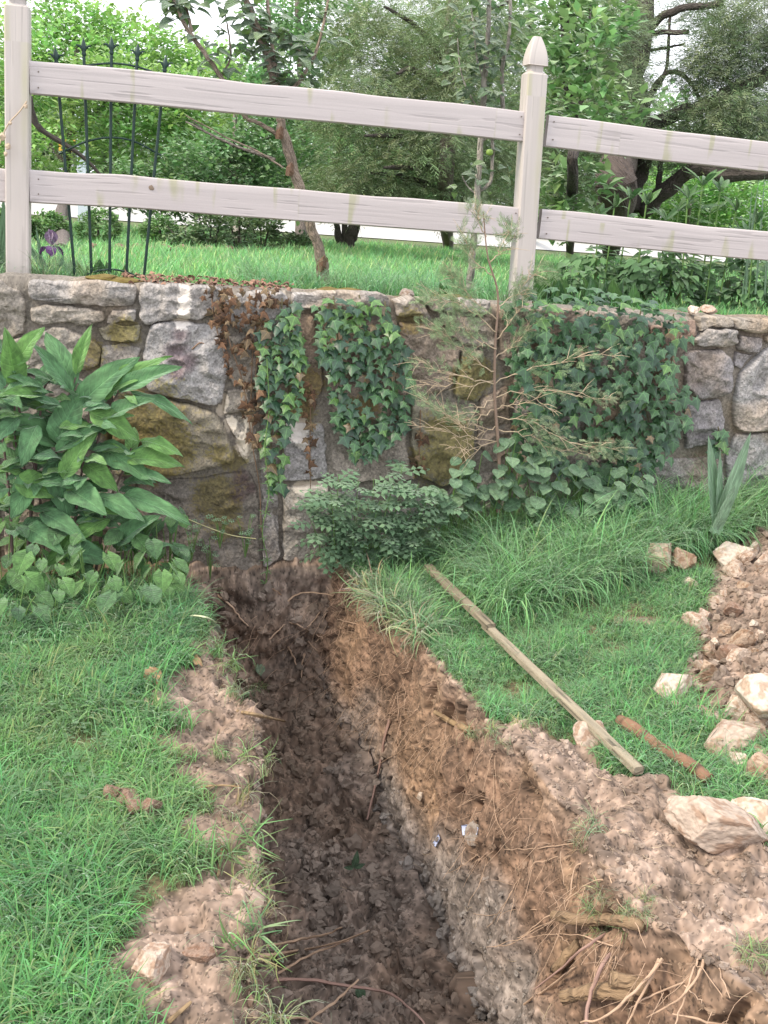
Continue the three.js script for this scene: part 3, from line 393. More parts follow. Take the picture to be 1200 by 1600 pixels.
// ---------------------------------------------------------------- rocks, timber, trellis, roots
function rockAt(pos, size, gi, mk, label, group, turn = [0, 0, 0], low) { const g = (low ? rockGeosLow : rockGeos); const o = single('rock', g[gi % g.length], rockMats[mk], label, 'rock', group); o.position.set(...pos); o.scale.set(...size); o.rotation.set(...turn); return o; }
const gr = (p, up = 0) => [p[0], groundY(p[0], p[1]) + up, p[1]];
{
  const R = rockAt;
  const a = [[1.83,1.596],[1.807,1.703],[1.44,1.815],[2.243,0.649],[2.343,0.675],[2.326,0.808]];
  R(gr(a[0], 0.065), [0.095, 0.075, 0.075], 0, 'pale', 'chalky white rock sitting in the mown grass', null, [0, 0.4, 0.1]);
  R(gr(a[1], 0.035), [0.042, 0.036, 0.036], 3, 'pale', 'small white stone beside the chalky white rock', null);
  R(gr(a[2], 0.035), [0.075, 0.06, 0.07], 2, 'pink', 'squarish pinkish rock propped under the long weathered timber', null, [0.3, 0.9, 0.2]);
  R(gr(a[3], 0.085), [0.12, 0.08, 0.08], 1, 'pink', 'rounded tan rock at the foot of the tall grass', null, [0, 0.3, 0.1]);
  R(gr(a[4], 0.08), [0.09, 0.075, 0.07], 4, 'rust', 'rust-stained rock touching the rounded tan rock', null, [0.2, 1.3, 0]);
  R(gr(a[5], 0.04), [0.045, 0.035, 0.04], 5, 'pale', 'small pale stone in front of the rust-stained rock', null);
  const b = [[1.884,1.928],[2.043,1.847],[1.887,1.755],[1.903,1.801],[1.847,2.045],[1.8,2.206],[1.874,2.141],[1.728,2.355],[2.024,1.756],[1.935,2.033]];
  R(gr(b[0], 0.04), [0.13, 0.085, 0.1], 0, 'pink', 'large rust-tinged boulder lying on the grass at the soil heap foot', null, [0.1, 0.2, 0.15]);
  R(gr(b[1], 0.06), [0.125, 0.1, 0.1], 2, 'pale', 'pale rounded boulder leaning on the rust-tinged boulder', null, [0.1, 1.1, 0]);
  R(gr(b[2], 0.03), [0.045, 0.05, 0.045], 3, 'pink', 'small stone upright beside the two big boulders', null, [0.4, 0.2, 0.2]);
  R(gr(b[3], 0.03), [0.06, 0.05, 0.05], 5, 'pink', 'blocky small rock wedged against the pale rounded boulder', null, [0.1, 0.8, 0.3]);
  R(gr(b[4], 0.02), [0.05, 0.045, 0.045], 1, 'pale', 'egg-shaped whitish stone below the rust-tinged boulder', null, [0, 0.6, 0]);
  R(gr(b[6], 0.05), [0.075, 0.085, 0.08], 4, 'rust', 'ochre rock above the largest cream boulder', null, [0, 0.5, 0.3]);
  R(gr(b[7], 0.045), [0.13, 0.1, 0.11], 3, 'pale', 'largest cream boulder beside the flat-topped slab rock', null, [0.2, 0.4, 0.1]);
  R(gr(b[9], 0.03), [0.05, 0.045, 0.05], 5, 'pink', 'pinkish stone between the egg-shaped stone and the ochre rock', null, [0.2, 0.1, 0.7]);
  // the long flat rock on the lip
  const slab = new MB(), so = rockGeo(302, 0.3, 5, 15); const s = [[1.489,0.056,2.325],[1.56,0.091,2.412],[1.635,0.101,2.492]];
  const S = single('rock', so, rockMats.pink, 'long flat-topped slab rock bedded in the loose soil of the trench edge', 'rock'); S.position.set(s[1][0], s[1][1] + 0.04, s[1][2]); S.scale.set(0.165, 0.085, 0.10); S.rotation.set(0.25, -0.35, -0.08);
  const l = [[-0.003,0.027,2.674],[0.111,0.055,2.67],[0.068,-0.01,1.89],[-0.069,-0.009,2.013],[-0.114,-0.007,1.99],[-0.006,-0.002,2.07],[-0.05,-0.004,2.072]];
  R([l[0][0], l[0][1] + 0.02, l[0][2]], [0.065, 0.045, 0.05], 1, 'pink', 'pinkish rock half sunk in the spilled soil on the lawn side', null, [0.1, 0.3, 0.1]);
  R([l[1][0], l[1][1] + 0.005, l[1][2]], [0.045, 0.025, 0.03], 2, 'dirt', 'flat earth-covered stone beside the half sunk pinkish rock', null);
  for (const [k, z] of [[3, 0.04], [4, 0.032], [5, 0.034], [6, 0.028]]) { const o = single('soil_clod', rockGeos[(k + 2) % 6], rockMats.dirt, 'crumbly brown clod of soil lying in the lawn grass', 'clod', 'clods of soil on the lawn'); o.position.set(l[k][0], l[k][1] + 0.05, l[k][2]); o.scale.set(z * 1.15, z, z * 1.15); o.rotation.set(k, k * 2, k); }
  // stones on top of the wall end
  const w = [[2.609,1.294,-0.06],[2.701,1.295,-0.06],[1.076,1.301,-0.06],[1.137,1.296,-0.06]];
  R(w[0], [0.035, 0.03, 0.05], 0, 'pale', 'rounded stone on the wall top beside the ivy end', null); R(w[1], [0.04, 0.028, 0.05], 2, 'pink', 'angular stone on the wall top next to the rounded stone', null, [0.2, 0.6, 0.3]); R(w[3], [0.04, 0.03, 0.04], 4, 'grey', 'grey stone on the wall top near the sapling cedar', null, [0.1, 0.6, 0.3]);
  // spoil heap: countable stones, then crumbs
  const r = rng(5), st = [[2.659,0.59],[2.587,0.739],[2.675,0.675],[2.799,0.557],[2.375,0.927],[2.382,0.979],[2.442,0.929],[2.276,1.046],[2.208,1.099],[2.202,1.198],[2.202,1.262],[2.262,1.233],[2.153,1.322],[2.368,1.104],[2.048,1.435],[2.113,1.438],[2.166,1.441],[2.241,1.386],[2.337,1.299],[2.465,1.141],[2.534,0.931],[2.667,0.82],[2.143,1.524],[2.04,1.518],[2.208,1.527],[1.96,1.721],[2.004,1.773],[1.872,1.788],[2.008,1.867],[1.909,1.948],[1.972,1.569],[2.086,1.319],[1.932,1.67],[2.099,1.68],[1.915,1.86],[1.82,1.92]];
  st.forEach((p, i) => { const z = 0.022 + 0.035 * h3(i, 3, 9) ** 1.6 + (i < 1 ? 0.07 : 0); rockAt(gr(p, z * 0.3), [z * 1.2, z * 0.85, z], i, ['pink', 'pink', 'pale', 'dirt', 'rust'][Math.floor(h3(i, 7, 1) * 5)], i ? 'one of the loose stones in the heap of pinkish soil' : 'wedge-shaped rock at the top of the heap of pinkish soil', i ? 'stones in the soil heap' : null, [i, i * 2.3, i * 1.7]); });
  // crumbs and clods lying on the dug soil, each in the colour of the soil under it
  const crumbMat = new THREE.MeshStandardMaterial({ color: 0xffffff, roughness: 1 }), lump = [0, 1, 2].map(i => { const q = new THREE.IcosahedronGeometry(1, 1), P = q.attributes.position, v = V(); for (let k = 0; k < P.count; k++) { v.fromBufferAttribute(P, k); v.multiplyScalar(0.45 + 1.0 * noise(v.x * 2.1 + i * 9, v.y * 2.1, v.z * 2.1)); P.setXYZ(k, v.x, v.y * 0.75, v.z * (0.8 + 0.2 * i)); } q.computeVertexNormals(); return q; });
  const GP = ground.geometry.attributes.position, GC = ground.geometry.attributes.color, GN = ground.geometry.attributes.normal, c = new THREE.Color(), sets = { edge: [], trench: [] };
  for (let k = 0; k < 900000 && (sets.edge.length < 11000 || sets.trench.length < 12000); k++) {
    const id = Math.floor(r() * GP.count), kd = soilPick.kind[id % soilPick.N], x = GP.getX(id), y = GP.getY(id), z = GP.getZ(id); if (z < 0.1 || z > 3 || x < -0.6 || x > 3.6) continue;
    const inT = kd >= 1 && kd <= 3, list = inT ? sets.trench : sets.edge; if (list.length >= (inT ? 12000 : 11000)) continue;
    let s; if (inT) { const low = kd === 2 || y < -0.75; if (kd === 3 && !low && r() < 0.55) continue; s = 0.0015 + (low ? 0.030 * r() ** 6 : 0.010 * r() ** 6); } else { if (bareAt(x, z) < 0.5) continue; const heap = polyDist(pilePoly, x, z) > -0.03; if (!heap && r() < 0.4) continue; s = 0.0013 + (heap ? 0.022 * r() ** 5 : 0.009 * r() ** 7); }
    const q = 1.08 * (0.7 + 0.5 * r()), up = s * 0.2; list.push([M4(V(x + GN.getX(id) * up, y + GN.getY(id) * up, z + GN.getZ(id) * up), new THREE.Quaternion().setFromEuler(new THREE.Euler(r() * 6, r() * 6, r() * 6)), V(s * (0.8 + 0.5 * r()), s, s)), GC.getX(id) * q, GC.getY(id) * q, GC.getZ(id) * q]);
  }
  { // dry straw, dead grass and twig bits strewn over the dug soil
    const sg = [0, 1].map(i => { const q = new MB(); q.tube(curve([V(-0.5, 0, 0), V(-0.15, 0.04, 0.06 - 0.1 * i), V(0.2, 0.02, -0.05), V(0.5, 0, 0.03 + 0.08 * i)], 6), (u) => 0.016 * (1 - 0.5 * u), 4); return q.geo(); }), G = new THREE.Group(); G.name = 'straw_litter'; G.userData.kind = 'stuff'; tag(G, 'pale bits of dead grass and twigs strewn over the dug soil', 'straw'); scene.add(G); const list = [];
    for (let k = 0; k < 200000 && list.length < 620; k++) { const id = Math.floor(r() * GP.count), kd = soilPick.kind[id % soilPick.N], x = GP.getX(id), y = GP.getY(id), z = GP.getZ(id); if (z < 0.12 || z > 3 || x < -0.5 || x > 2.2) continue; const inT = kd >= 1 && kd <= 3; if (inT ? (kd === 2 ? r() < 0.8 : r() < 0.6) : bareAt(x, z) < 0.45) continue; const n = V(GN.getX(id), GN.getY(id), GN.getZ(id)), t = V(r() - 0.5, r() - 0.5, r() - 0.5).cross(n).normalize(), L = 0.02 + 0.06 * r() * r(); list.push([M4(V(x, y, z).addScaledVector(n, 0.003), new THREE.Quaternion().setFromRotationMatrix(new THREE.Matrix4().makeBasis(t, n, V().crossVectors(t, n))), V(L, L, L)), 0.7 + 0.5 * r()]); }
    sg.forEach((geo, gi) => { const mine = list.filter((_, i) => i % 2 === gi), m = new THREE.InstancedMesh(geo, crumbMat, mine.length); m.name = 'straw'; m.userData.kind = 'stuff'; m.castShadow = m.receiveShadow = true; mine.forEach((e, i) => { m.setMatrixAt(i, e[0]); m.setColorAt(i, c.setRGB(0.42 * e[1], 0.33 * e[1], 0.22 * e[1])); }); G.add(m); }); }
  for (const [key, name, label] of [['edge', 'soil_crumbs', 'loose crumbs of dry soil on the heap and along the trench edges'], ['trench', 'trench_crumbs', 'broken crumbs of damp soil on the floor and sides of the trench']]) {
    const G = new THREE.Group(); G.name = name; G.userData.kind = 'stuff'; tag(G, label, 'soil crumbs'); scene.add(G);
    lump.forEach((geo, gi) => { const mine = sets[key].filter((_, i) => i % 3 === gi), m = new THREE.InstancedMesh(geo, crumbMat, mine.length); m.name = 'crumbs'; m.userData.kind = 'stuff'; m.castShadow = m.receiveShadow = true; mine.forEach((e, i) => { m.setMatrixAt(i, e[0]); m.setColorAt(i, c.setRGB(e[1], e[2], e[3])); }); G.add(m); });
  }
}
let timberEnds;
// ---- timber lying across the grass, and a round pole
const woodMap = tex(512, 128, (u, v) => { const g = fbm(u * 10, v * 30, 2, 4), c = 0.72 + 0.3 * (g - 0.5) - 0.2 * ss(0.66, 0.74, fbm(u * 6, v * 40, 7, 2)); return [c, c * 0.95, c * 0.86]; }, true);
const woodMat = (r, g, b) => new THREE.MeshStandardMaterial({ map: woodMap, color: new THREE.Color().setRGB(r, g, b), roughness: 0.9, bumpMap: barkBump, bumpScale: 0.004 });
{
  const t = thing('weathered_timber', 'long weathered grey-tan timber lying from the tall grass to the trench edge', 'timber');
  const [A, B, C0, D] = timberEnds = pts3([[1.244,0.068,0.358],[1.33,0.074,1.041],[1.327,0.076,0.982],[1.466,0.093,2.101]]);
  const bar = (name, P, Q, w, h, m, lift) => { const d = Q.clone().sub(P), L = d.length(), n = 24, b = new MB(), up = V(0, 1, 0), y = d.normalize(), x = V().crossVectors(y, up).normalize(), z = V().crossVectors(x, y); const e = 0.004, prof = [[-w + e, h], [w - e, h], [w, h - e], [w, -h + e], [w - e, -h], [-w + e, -h], [-w, -h + e], [-w, h - e]];
    for (let i = 0; i <= n; i++) { const u = i / n; let arc = 0; for (let k = 0; k <= 8; k++) { const p = prof[k % 8]; if (k) arc += Math.hypot(p[0] - prof[k - 1][0], p[1] - prof[k - 1][1]); const wob = 1 + 0.08 * (noise(u * 9, k, 3) - 0.5); const o = P.clone().addScaledVector(y, L * u).addScaledVector(x, p[0] * wob).addScaledVector(z, p[1] * wob + lift); b.v(o.x, o.y, o.z, null, u * L, arc * 3); } }
    for (let i = 0; i < n; i++) for (let k = 0; k < 8; k++) { const a = i * 9 + k; b.q(a, a + 9, a + 10, a + 1); } for (const i of [0, n]) { const c = i * 9; for (let k = 1; k < 7; k++) i ? b.t(c, c + k + 1, c + k) : b.t(c, c + k, c + k + 1); } return mesh(name, toCreasedNormals(b.geo(), 0.5), m, t); };
  bar('main_board', C0, D, 0.018, 0.014, woodMat(0.52, 0.495, 0.44), 0.004); const up = bar('upper_board', A, B, 0.02, 0.014, woodMat(0.42, 0.39, 0.34), 0.024); up.userData.label = 'darker grey upper end of the timber';
  const [E, F] = pts3([[1.557,0.079,1.771],[1.683,0.083,2.148]]); const b = new MB(), dir = F.clone().sub(E); const pl = []; for (let i = 0; i <= 20; i++) pl.push(E.clone().addScaledVector(dir, i / 20).add(V(0, 0.006 * Math.sin(i * 0.5), 0)));
  b.tube(pl, (u) => 0.022 * (1 + 0.1 * (noise(u * 8, 3, 1) - 0.5)), 14); single('wooden_pole', b, woodMat(0.40, 0.25, 0.19), 'short round reddish-brown pole lying in the grass beside the timber', 'pole');
  // split stick and light twig in the trench sides
  const stick = (px, r, m, label, name = 'stick') => { const q = new MB(), c = curve(px, 14); q.tube(c, (u) => r * (1 - 0.35 * u) * (0.85 + 0.3 * noise(u * 7, r * 900, 1)), 7); single(name, q, m, label, name); };
  const pale = woodMat(0.55, 0.42, 0.28); stick([[1.121,-0.094,1.508],[1.106,-0.159,1.33],[1.048,-0.139,1.282]], 0.014, pale, 'split pale stick poking out of the trench side below the timber'); stick([[0.287,-0.014,1.445],[0.345,0.044,1.579],[0.587,-0.597,0.522]], 0.0075, pale, 'peeled whitish twig sticking out over the trench from the lawn edge'); stick([[0.034,0.01,2.805],[0.059,0.021,2.791],[0.084,0.024,2.769]], 0.006, pale, 'short dry twig lying on the spilled soil near the half sunk rock');
  stick([[0.167,-0.002,2.325],[0.179,0.009,2.262],[0.186,0.029,2.229]], 0.004, pale, 'thin dry twig lying on the narrow soil strip'); stick([[0.094,0.008,1.986],[0.132,0.013,1.939],[0.196,0.036,1.963],[0.258,0.027,1.966]], 0.004, pale, 'bent dry root lying across the soil strip above the clods'); stick([[1.168,0.019,0.543],[1.25,0.021,0.601],[1.312,0.023,0.644]], 0.004, pale, 'dry grass stalk lying on the turf by the timber top');
}
// ---- roots hanging out of the cut soil
const rootMat = new THREE.MeshStandardMaterial({ color: new THREE.Color().setRGB(0.42, 0.29, 0.20), roughness: 0.95, bumpMap: barkBump, bumpScale: 0.004 });
const rootMat2 = new THREE.MeshStandardMaterial({ color: new THREE.Color().setRGB(0.30, 0.19, 0.155), roughness: 0.95, bumpMap: barkBump, bumpScale: 0.004 });
const stubMat = new THREE.MeshStandardMaterial({ color: new THREE.Color().setRGB(0.50, 0.38, 0.28), map: woodMap, roughness: 0.95, bumpMap: barkBump, bumpScale: 0.01 });
{
  const root = (px, r, m = rootMat, tip = 0.4, label, group) => { const q = new MB(), c = curve(px, px.length * 6), s = px[0][0] * 91; c.forEach((p, i) => { p.x += 0.008 * (noise(i * 0.5, s, 1) - 0.5); p.y += 0.008 * (noise(i * 0.5, s, 5) - 0.5); }); q.tube(c, (u) => r * lerp(1, tip, u) * (0.8 + 0.4 * noise(u * 11, s, 2)), 6); return single('root', q, m, label || 'thin pale root hanging out of the cut right side of the trench', 'root', label ? null : group || 'thin roots in the trench side'); };
  const G = [ // nearer the viewer, on the cut side
    [[[1.203,-0.022,2.365],[1.184,-0.058,2.33],[1.158,-0.123,2.368],[1.136,-0.184,2.385],[1.106,-0.231,2.429],[1.079,-0.353,2.415]]], [[[1.204,0.027,2.496],[1.177,-0.017,2.445],[1.167,-0.1,2.385],[1.136,-0.16,2.361],[1.131,-0.181,2.348]]], [[[1.159,-0.285,2.281],[1.136,-0.383,2.205],[1.09,-0.449,2.179],[1.064,-0.577,2.044]]], [[[1.157,-0.259,2.279],[1.138,-0.306,2.254],[1.107,-0.377,2.223],[1.085,-0.39,2.221]]], [[[1.187,-0.087,2.612],[1.15,-0.132,2.525],[1.134,-0.217,2.411],[1.145,-0.34,2.275],[1.088,-0.435,2.181],[1.055,-0.491,2.141]]], [[[1.168,-0.255,2.436],[1.135,-0.233,2.414],[1.139,-0.254,2.364],[1.117,-0.175,2.438]]],
    [[[1.214,0.012,2.319],[1.198,-0.076,2.204],[1.155,-0.177,2.081],[1.115,-0.265,1.961]]], [[[1.198,-0.088,2.233],[1.169,-0.17,2.151],[1.139,-0.2,2.13],[1.13,-0.23,2.145]]], [[[1.151,-0.31,2.195],[1.13,-0.428,2.056],[1.104,-0.518,1.968],[1.084,-0.61,1.85]]], [[[1.137,-0.06,1.728],[1.139,-0.17,1.754],[1.131,-0.242,1.831],[1.125,-0.238,1.942]]], [[[1.138,-0.208,1.771],[1.11,-0.308,1.621],[1.083,-0.387,1.55]]], [[[1.14,-0.383,2.013],[1.117,-0.42,2.027],[1.092,-0.568,1.968]]],
    [[[1.083,-0.459,1.76],[1.092,-0.41,1.791],[1.055,-0.491,1.749],[1.057,-0.642,1.593]]], [[[1.111,-0.19,1.276],[1.081,-0.208,1.301],[1.057,-0.245,1.307],[1.028,-0.31,1.244]]], [[[1.036,-0.209,1.123],[1.013,-0.276,1.079],[1.003,-0.463,0.833]]], [[[1.086,-0.033,1.217],[1.042,-0.111,1.119],[1.027,-0.205,0.995]]], [[[1.058,-0.188,0.861],[0.986,-0.277,0.712],[0.947,-0.361,0.579],[0.87,-0.479,0.475]]], [[[1.006,-0.37,1.143],[1.008,-0.558,0.91],[0.936,-0.675,0.819]]], [[[1.021,-0.284,1.262],[0.993,-0.383,1.144],[1.004,-0.55,0.922]]],
    [[[1.237,-0.033,2.729],[1.175,-0.102,2.773],[1.114,-0.226,2.8]]], [[[1.288,0.053,2.831],[1.257,0.012,2.854],[1.216,-0.021,2.864],[1.176,-0.124,2.812]]], [[[1.293,0.025,2.8],[1.252,0.016,2.847],[1.221,-0.032,2.873],[1.186,-0.084,2.911]]], [[[1.255,-0.018,2.822],[1.214,-0.105,2.765],[1.154,-0.13,2.772]]], [[[1.254,-0.025,2.825],[1.258,-0.014,2.876],[1.246,0.015,2.917]]], [[[1.344,-0.069,2.92],[1.269,-0.057,2.902],[1.212,-0.073,2.858]]], [[[1.345,0.035,2.797],[1.291,0.066,2.907],[1.286,0.052,2.95]]], [[[1.198,0.032,2.488],[1.201,0.013,2.567],[1.192,0.028,2.657],[1.204,-0.002,2.715]]], [[[1.296,0.018,2.915],[1.279,0.042,2.849],[1.269,0.017,2.799]]], [[[1.17,-0.169,2.557],[1.163,-0.151,2.587],[1.152,-0.219,2.592],[1.131,-0.179,2.655]]],
  ];
  G.forEach(([p], i) => root(p, [0.0048, 0.0042, 0.004, 0.004, 0.0035, 0.004, 0.0038, 0.003, 0.003, 0.0032, 0.003, 0.003, 0.003, 0.003, 0.003, 0.0025, 0.0028, 0.003, 0.003, 0.007, 0.007, 0.0055, 0.0055, 0.004, 0.007, 0.004, 0.003, 0.003, 0.003][i] * 0.62));
  root([[1.007,-0.453,0.784],[0.99,-0.563,0.796],[0.972,-0.679,0.815],[0.919,-0.732,0.951],[0.884,-0.797,1.023]], 0.0075, rootMat2, 0.7, 'long reddish root dangling down the middle of the cut side');
  root([[1.161,-0.099,2.623],[1.114,-0.116,2.665],[1.093,-0.18,2.681],[1.04,-0.21,2.777]], 0.006, rootMat2, 0.8, 'dark purplish root running down past the two thick broken roots'); root([[1.194,-0.122,2.529],[1.123,-0.125,2.565],[1.093,-0.229,2.516],[1.048,-0.355,2.457]], 0.005, rootMat2, 0.4, 'dark thin root slanting behind the purplish root');
  root([[1.242,-0.029,2.734],[1.157,-0.084,2.769],[1.086,-0.147,2.776],[1.043,-0.197,2.736]], 0.0045, rootMat, 0.5, 'thick bent pale root arching out near the grass tuft on the lip');
  root([[1.094,-0.547,2.318],[1.103,-0.391,2.426],[1.114,-0.247,2.517],[1.107,-0.193,2.562]], 0.004, rootMat, 0.9, 'slender root reaching down to the grey clay below the broken roots');
  // far end of the trench
  const Gf = [[[[0.294,-0.142,0.113],[0.35,-0.161,0.186],[0.397,-0.226,0.19],[0.431,-0.241,0.251]]], [[[0.631,-0.179,0.116],[0.672,-0.159,0.085],[0.723,-0.135,0.112],[0.84,-0.127,0.166]]], [[[0.638,-0.272,0.149],[0.684,-0.263,0.216],[0.749,-0.307,0.211],[0.789,-0.312,0.258]]], [[[0.635,-0.394,0.166],[0.662,-0.444,0.17],[0.677,-0.486,0.19]]], [[[0.713,-0.418,0.204],[0.704,-0.481,0.2],[0.7,-0.536,0.228]]], [[[0.73,-0.369,0.15],[0.755,-0.385,0.203],[0.776,-0.394,0.23]]], [[[0.534,-0.33,0.221],[0.58,-0.289,0.204],[0.611,-0.264,0.189]]], [[[0.375,-0.395,0.147],[0.343,-0.398,0.175],[0.228,0.019,1.011]]], [[[0.785,-0.218,0.147],[0.745,-0.237,0.217],[0.711,-0.257,0.244]]], [[[0.603,-0.157,0.087],[0.565,-0.112,0.131],[0.546,-0.092,0.162]]], [[[0.42,-0.436,0.172],[0.373,-0.432,0.196],[0.246,0.028,1.123]]], [[[0.922,-0.17,0.407],[0.862,-0.217,0.252],[0.839,-0.199,0.194]]]];
  Gf.forEach(([p], i) => root(p, [0.0055, 0.005, 0.0045, 0.006, 0.006, 0.004, 0.004, 0.006, 0.004, 0.004, 0.005, 0.003][i], rootMat, 0.5, 'crooked pale root in the dark soil at the wall end of the trench').userData.group = 'roots at the wall end');
  // from the near left edge out over the trench
  root([[0.356,-0.69,1.825],[0.504,-0.867,1.611],[0.585,-0.8,1.672],[0.648,-0.713,1.743]], 0.006, rootMat, 0.45, 'upper of three pale roots fanning out from the lawn edge').userData.group = null; root([[0.236,0.026,2.655],[0.476,-0.876,1.655],[0.62,-0.787,1.733],[0.717,-0.633,1.861]], 0.0065, rootMat, 0.5, 'longest of three pale roots fanning out from the lawn edge'); root([[0.378,-0.768,1.887],[0.491,-0.87,1.717],[0.581,-0.834,1.707],[0.672,-0.76,1.755]], 0.005, rootMat, 0.6, 'lowest of three pale roots fanning out from the lawn edge');
  root([[0.367,-0.769,1.893],[0.496,-0.835,1.831],[0.653,-0.876,1.837],[0.772,-0.85,1.909],[0.806,-0.736,2.101],[0.838,-0.721,2.198]], 0.0065, rootMat2, 0.5, 'long arching root over the dark trench floor'); root([[0.463,-0.813,2.068],[0.514,-0.769,2.054],[0.59,-0.741,2.027],[0.658,-0.693,2.005]], 0.006, rootMat, 0.5, 'forked light root crossing under the long arching root'); root([[0.365,-0.8,2.028],[0.453,-0.833,1.994],[0.53,-0.825,2.039],[0.558,-0.834,2.06]], 0.005, rootMat, 0.6, 'low root leaving the lawn edge at the trench floor');
  // thick broken roots
  const stub = (px, r, label, s) => { const q = new MB(), c = curve(px, 16); const k0 = q.p.length; q.tube(c, (u) => r * (0.85 + 0.35 * noise(u * 5, s, 2)) * (u > 0.93 ? 0.8 : 1), 12); for (let i = 0; i < q.p.length; i += 3) { const n = fbm(q.p[i] * 40, q.p[i + 1] * 40, q.p[i + 2] * 12, 2) - 0.5; q.p[i] += n * 0.008; q.p[i + 1] += n * 0.012; } single('broken_root', q, stubMat, label, 'root'); };
  stub([[1.221,0.005,2.65],[1.195,0.01,2.638],[1.19,-0.093,2.505],[1.136,-0.12,2.467],[1.113,-0.175,2.381]], 0.017, 'thick broken root stump sticking out of the soil, uppermost of the thick ones', 3); stub([[1.188,-0.146,2.725],[1.148,-0.149,2.699],[1.117,-0.212,2.629],[1.071,-0.266,2.584]], 0.02, 'thick splintered root with a pale torn end, lowest of the thick ones', 9); stub([[1.163,-0.214,2.456],[1.142,-0.251,2.45],[1.128,-0.29,2.441],[1.124,-0.332,2.419]], 0.017, 'stubby grey-brown root end slanting down between the thick roots', 14); stub([[1.222,-0.127,2.722],[1.174,-0.116,2.706],[1.135,-0.108,2.694]], 0.022, 'frayed reddish root butt behind the splintered root', 19);
  // hair-fine rootlets, too many to count
  const f = new MB(), r = rng(31); const seeds = [[0.994,-0.147,0.63],[0.913,-0.248,0.481],[0.88,-0.42,0.398],[0.827,-0.384,0.334],[0.961,-0.441,0.612],[1.025,-0.255,0.787],[1.06,-0.166,0.846],[1.071,-0.017,0.968],[0.999,-0.049,0.573],[0.923,-0.103,0.377],[0.851,-0.282,0.34],[1.035,-0.22,1.077],[1.106,-0.116,1.269],[1.057,-0.303,1.328],[1.015,-0.305,1.08],[1.032,-0.373,0.799],[1.098,-0.242,1.516],[1.12,-0.223,1.747],[1.147,-0.18,1.922],[1.175,-0.129,2.065],[1.167,-0.197,2.221],[1.141,-0.328,2.113],[1.123,-0.332,1.916],[1.185,-0.137,2.355],[1.186,-0.059,2.503],[1.196,-0.085,2.572],[0.995,-0.469,0.739],[0.917,-0.557,0.577],[0.786,-0.524,0.257],[0.731,-0.603,0.235],[0.631,-0.35,0.185],[0.835,-0.202,0.224],[0.468,-0.25,0.248],[0.356,-0.291,0.153],[0.72,-0.224,0.171],[0.574,-0.482,0.19],[0.975,-0.273,0.628],[0.999,-0.156,0.739],[0.939,-0.376,0.55],[0.906,-0.215,0.345],[1.032,-0.215,0.979],[1.044,-0.234,1.204],[1.08,-0.231,1.309],[1.19,-0.086,2.664],[1.256,-0.096,2.749],[1.272,-0.034,2.858],[1.298,0.023,2.882],[1.206,-0.106,2.71],[1.134,-0.136,1.519],[1.15,-0.082,1.813],[1.198,-0.082,1.929],[1.192,-0.086,2.221],[1.069,-0.389,1.497],[1.1,-0.331,1.776]];
  for (const s of seeds) for (let k = 0; k < 9; k++) { let p = V(s[0] + 0.14 * (r() - 0.5), s[1] + 0.12 * (r() - 0.5), s[2] + 0.22 * (r() - 0.5)); const d = V(-0.5 * r() - 0.1, -0.7 * r() + 0.15, (r() - 0.4)).normalize(), L = 0.04 + 0.11 * r(), line = []; for (let i = 0; i < 6; i++) { line.push(p.clone()); d.y -= 0.12; d.x += 0.5 * (r() - 0.5); d.z += 0.5 * (r() - 0.5); d.normalize(); p = p.clone().addScaledVector(d, L / 5); } f.tube(line, (u) => 0.0012 * (1 - 0.5 * u), 3, null, false); }
  const fr = single('fine_roots', f, rootMat, 'hair-fine rootlets matting the cut soil of the trench', 'rootlets'); fr.userData.kind = 'stuff';
}
// ---- scraps: leaves and two bits of pale blue plastic in the cut
{
  const scrap = (px, m, label, name) => { const b = new MB(), c = pts3(px), mid = c.reduce((s, p) => s.add(p), V()).multiplyScalar(1 / c.length); const n = V().crossVectors(c[1].clone().sub(c[0]), c[2].clone().sub(c[0])).normalize(); const C = b.v(mid.x + n.x * 0.004, mid.y + n.y * 0.004, mid.z + n.z * 0.004), o = c.map(p => b.v(p.x, p.y, p.z)), i2 = c.map(p => b.v(p.x - n.x * 0.003, p.y - n.y * 0.003, p.z - n.z * 0.003)); for (let i = 0; i < c.length; i++) { const k = (i + 1) % c.length; b.t(C, o[i], o[k]); b.q(o[i], i2[i], i2[k], o[k]); } single(name, b, m, label, 'scrap'); };
  const blue = new THREE.MeshStandardMaterial({ color: new THREE.Color().setRGB(0.55, 0.62, 0.85), roughness: 0.6, side: THREE.DoubleSide });
  scrap([[1.089,-0.412,1.62],[1.086,-0.345,1.71],[1.098,-0.323,1.762],[1.093,-0.342,1.77],[1.08,-0.417,1.669]], blue, 'pale blue plastic scrap stuck in a stone socket of the cut side', 'plastic_scrap'); scrap([[1.055,-0.549,1.479],[1.057,-0.559,1.493],[1.048,-0.606,1.479],[1.039,-0.597,1.47]], blue, 'small blue plastic shred in the grey clay beside the larger scrap', 'plastic_scrap');
  const sock = [[1.086,-0.401,1.731],[1.027,-0.508,1.287],[1.103,-0.537,2.109]]; const s1 = rockAt(sock[0], [0.05, 0.10, 0.06], 2, 'grey', 'smooth greyish stone embedded in the cut side behind the blue scrap', null, [0.3, 0.2, 0.4]); s1.position.x += 0.035; rockAt(sock[1], [0.02, 0.02, 0.02], 1, 'pale', 'tiny pale pebble stuck in the ochre soil', null);
}
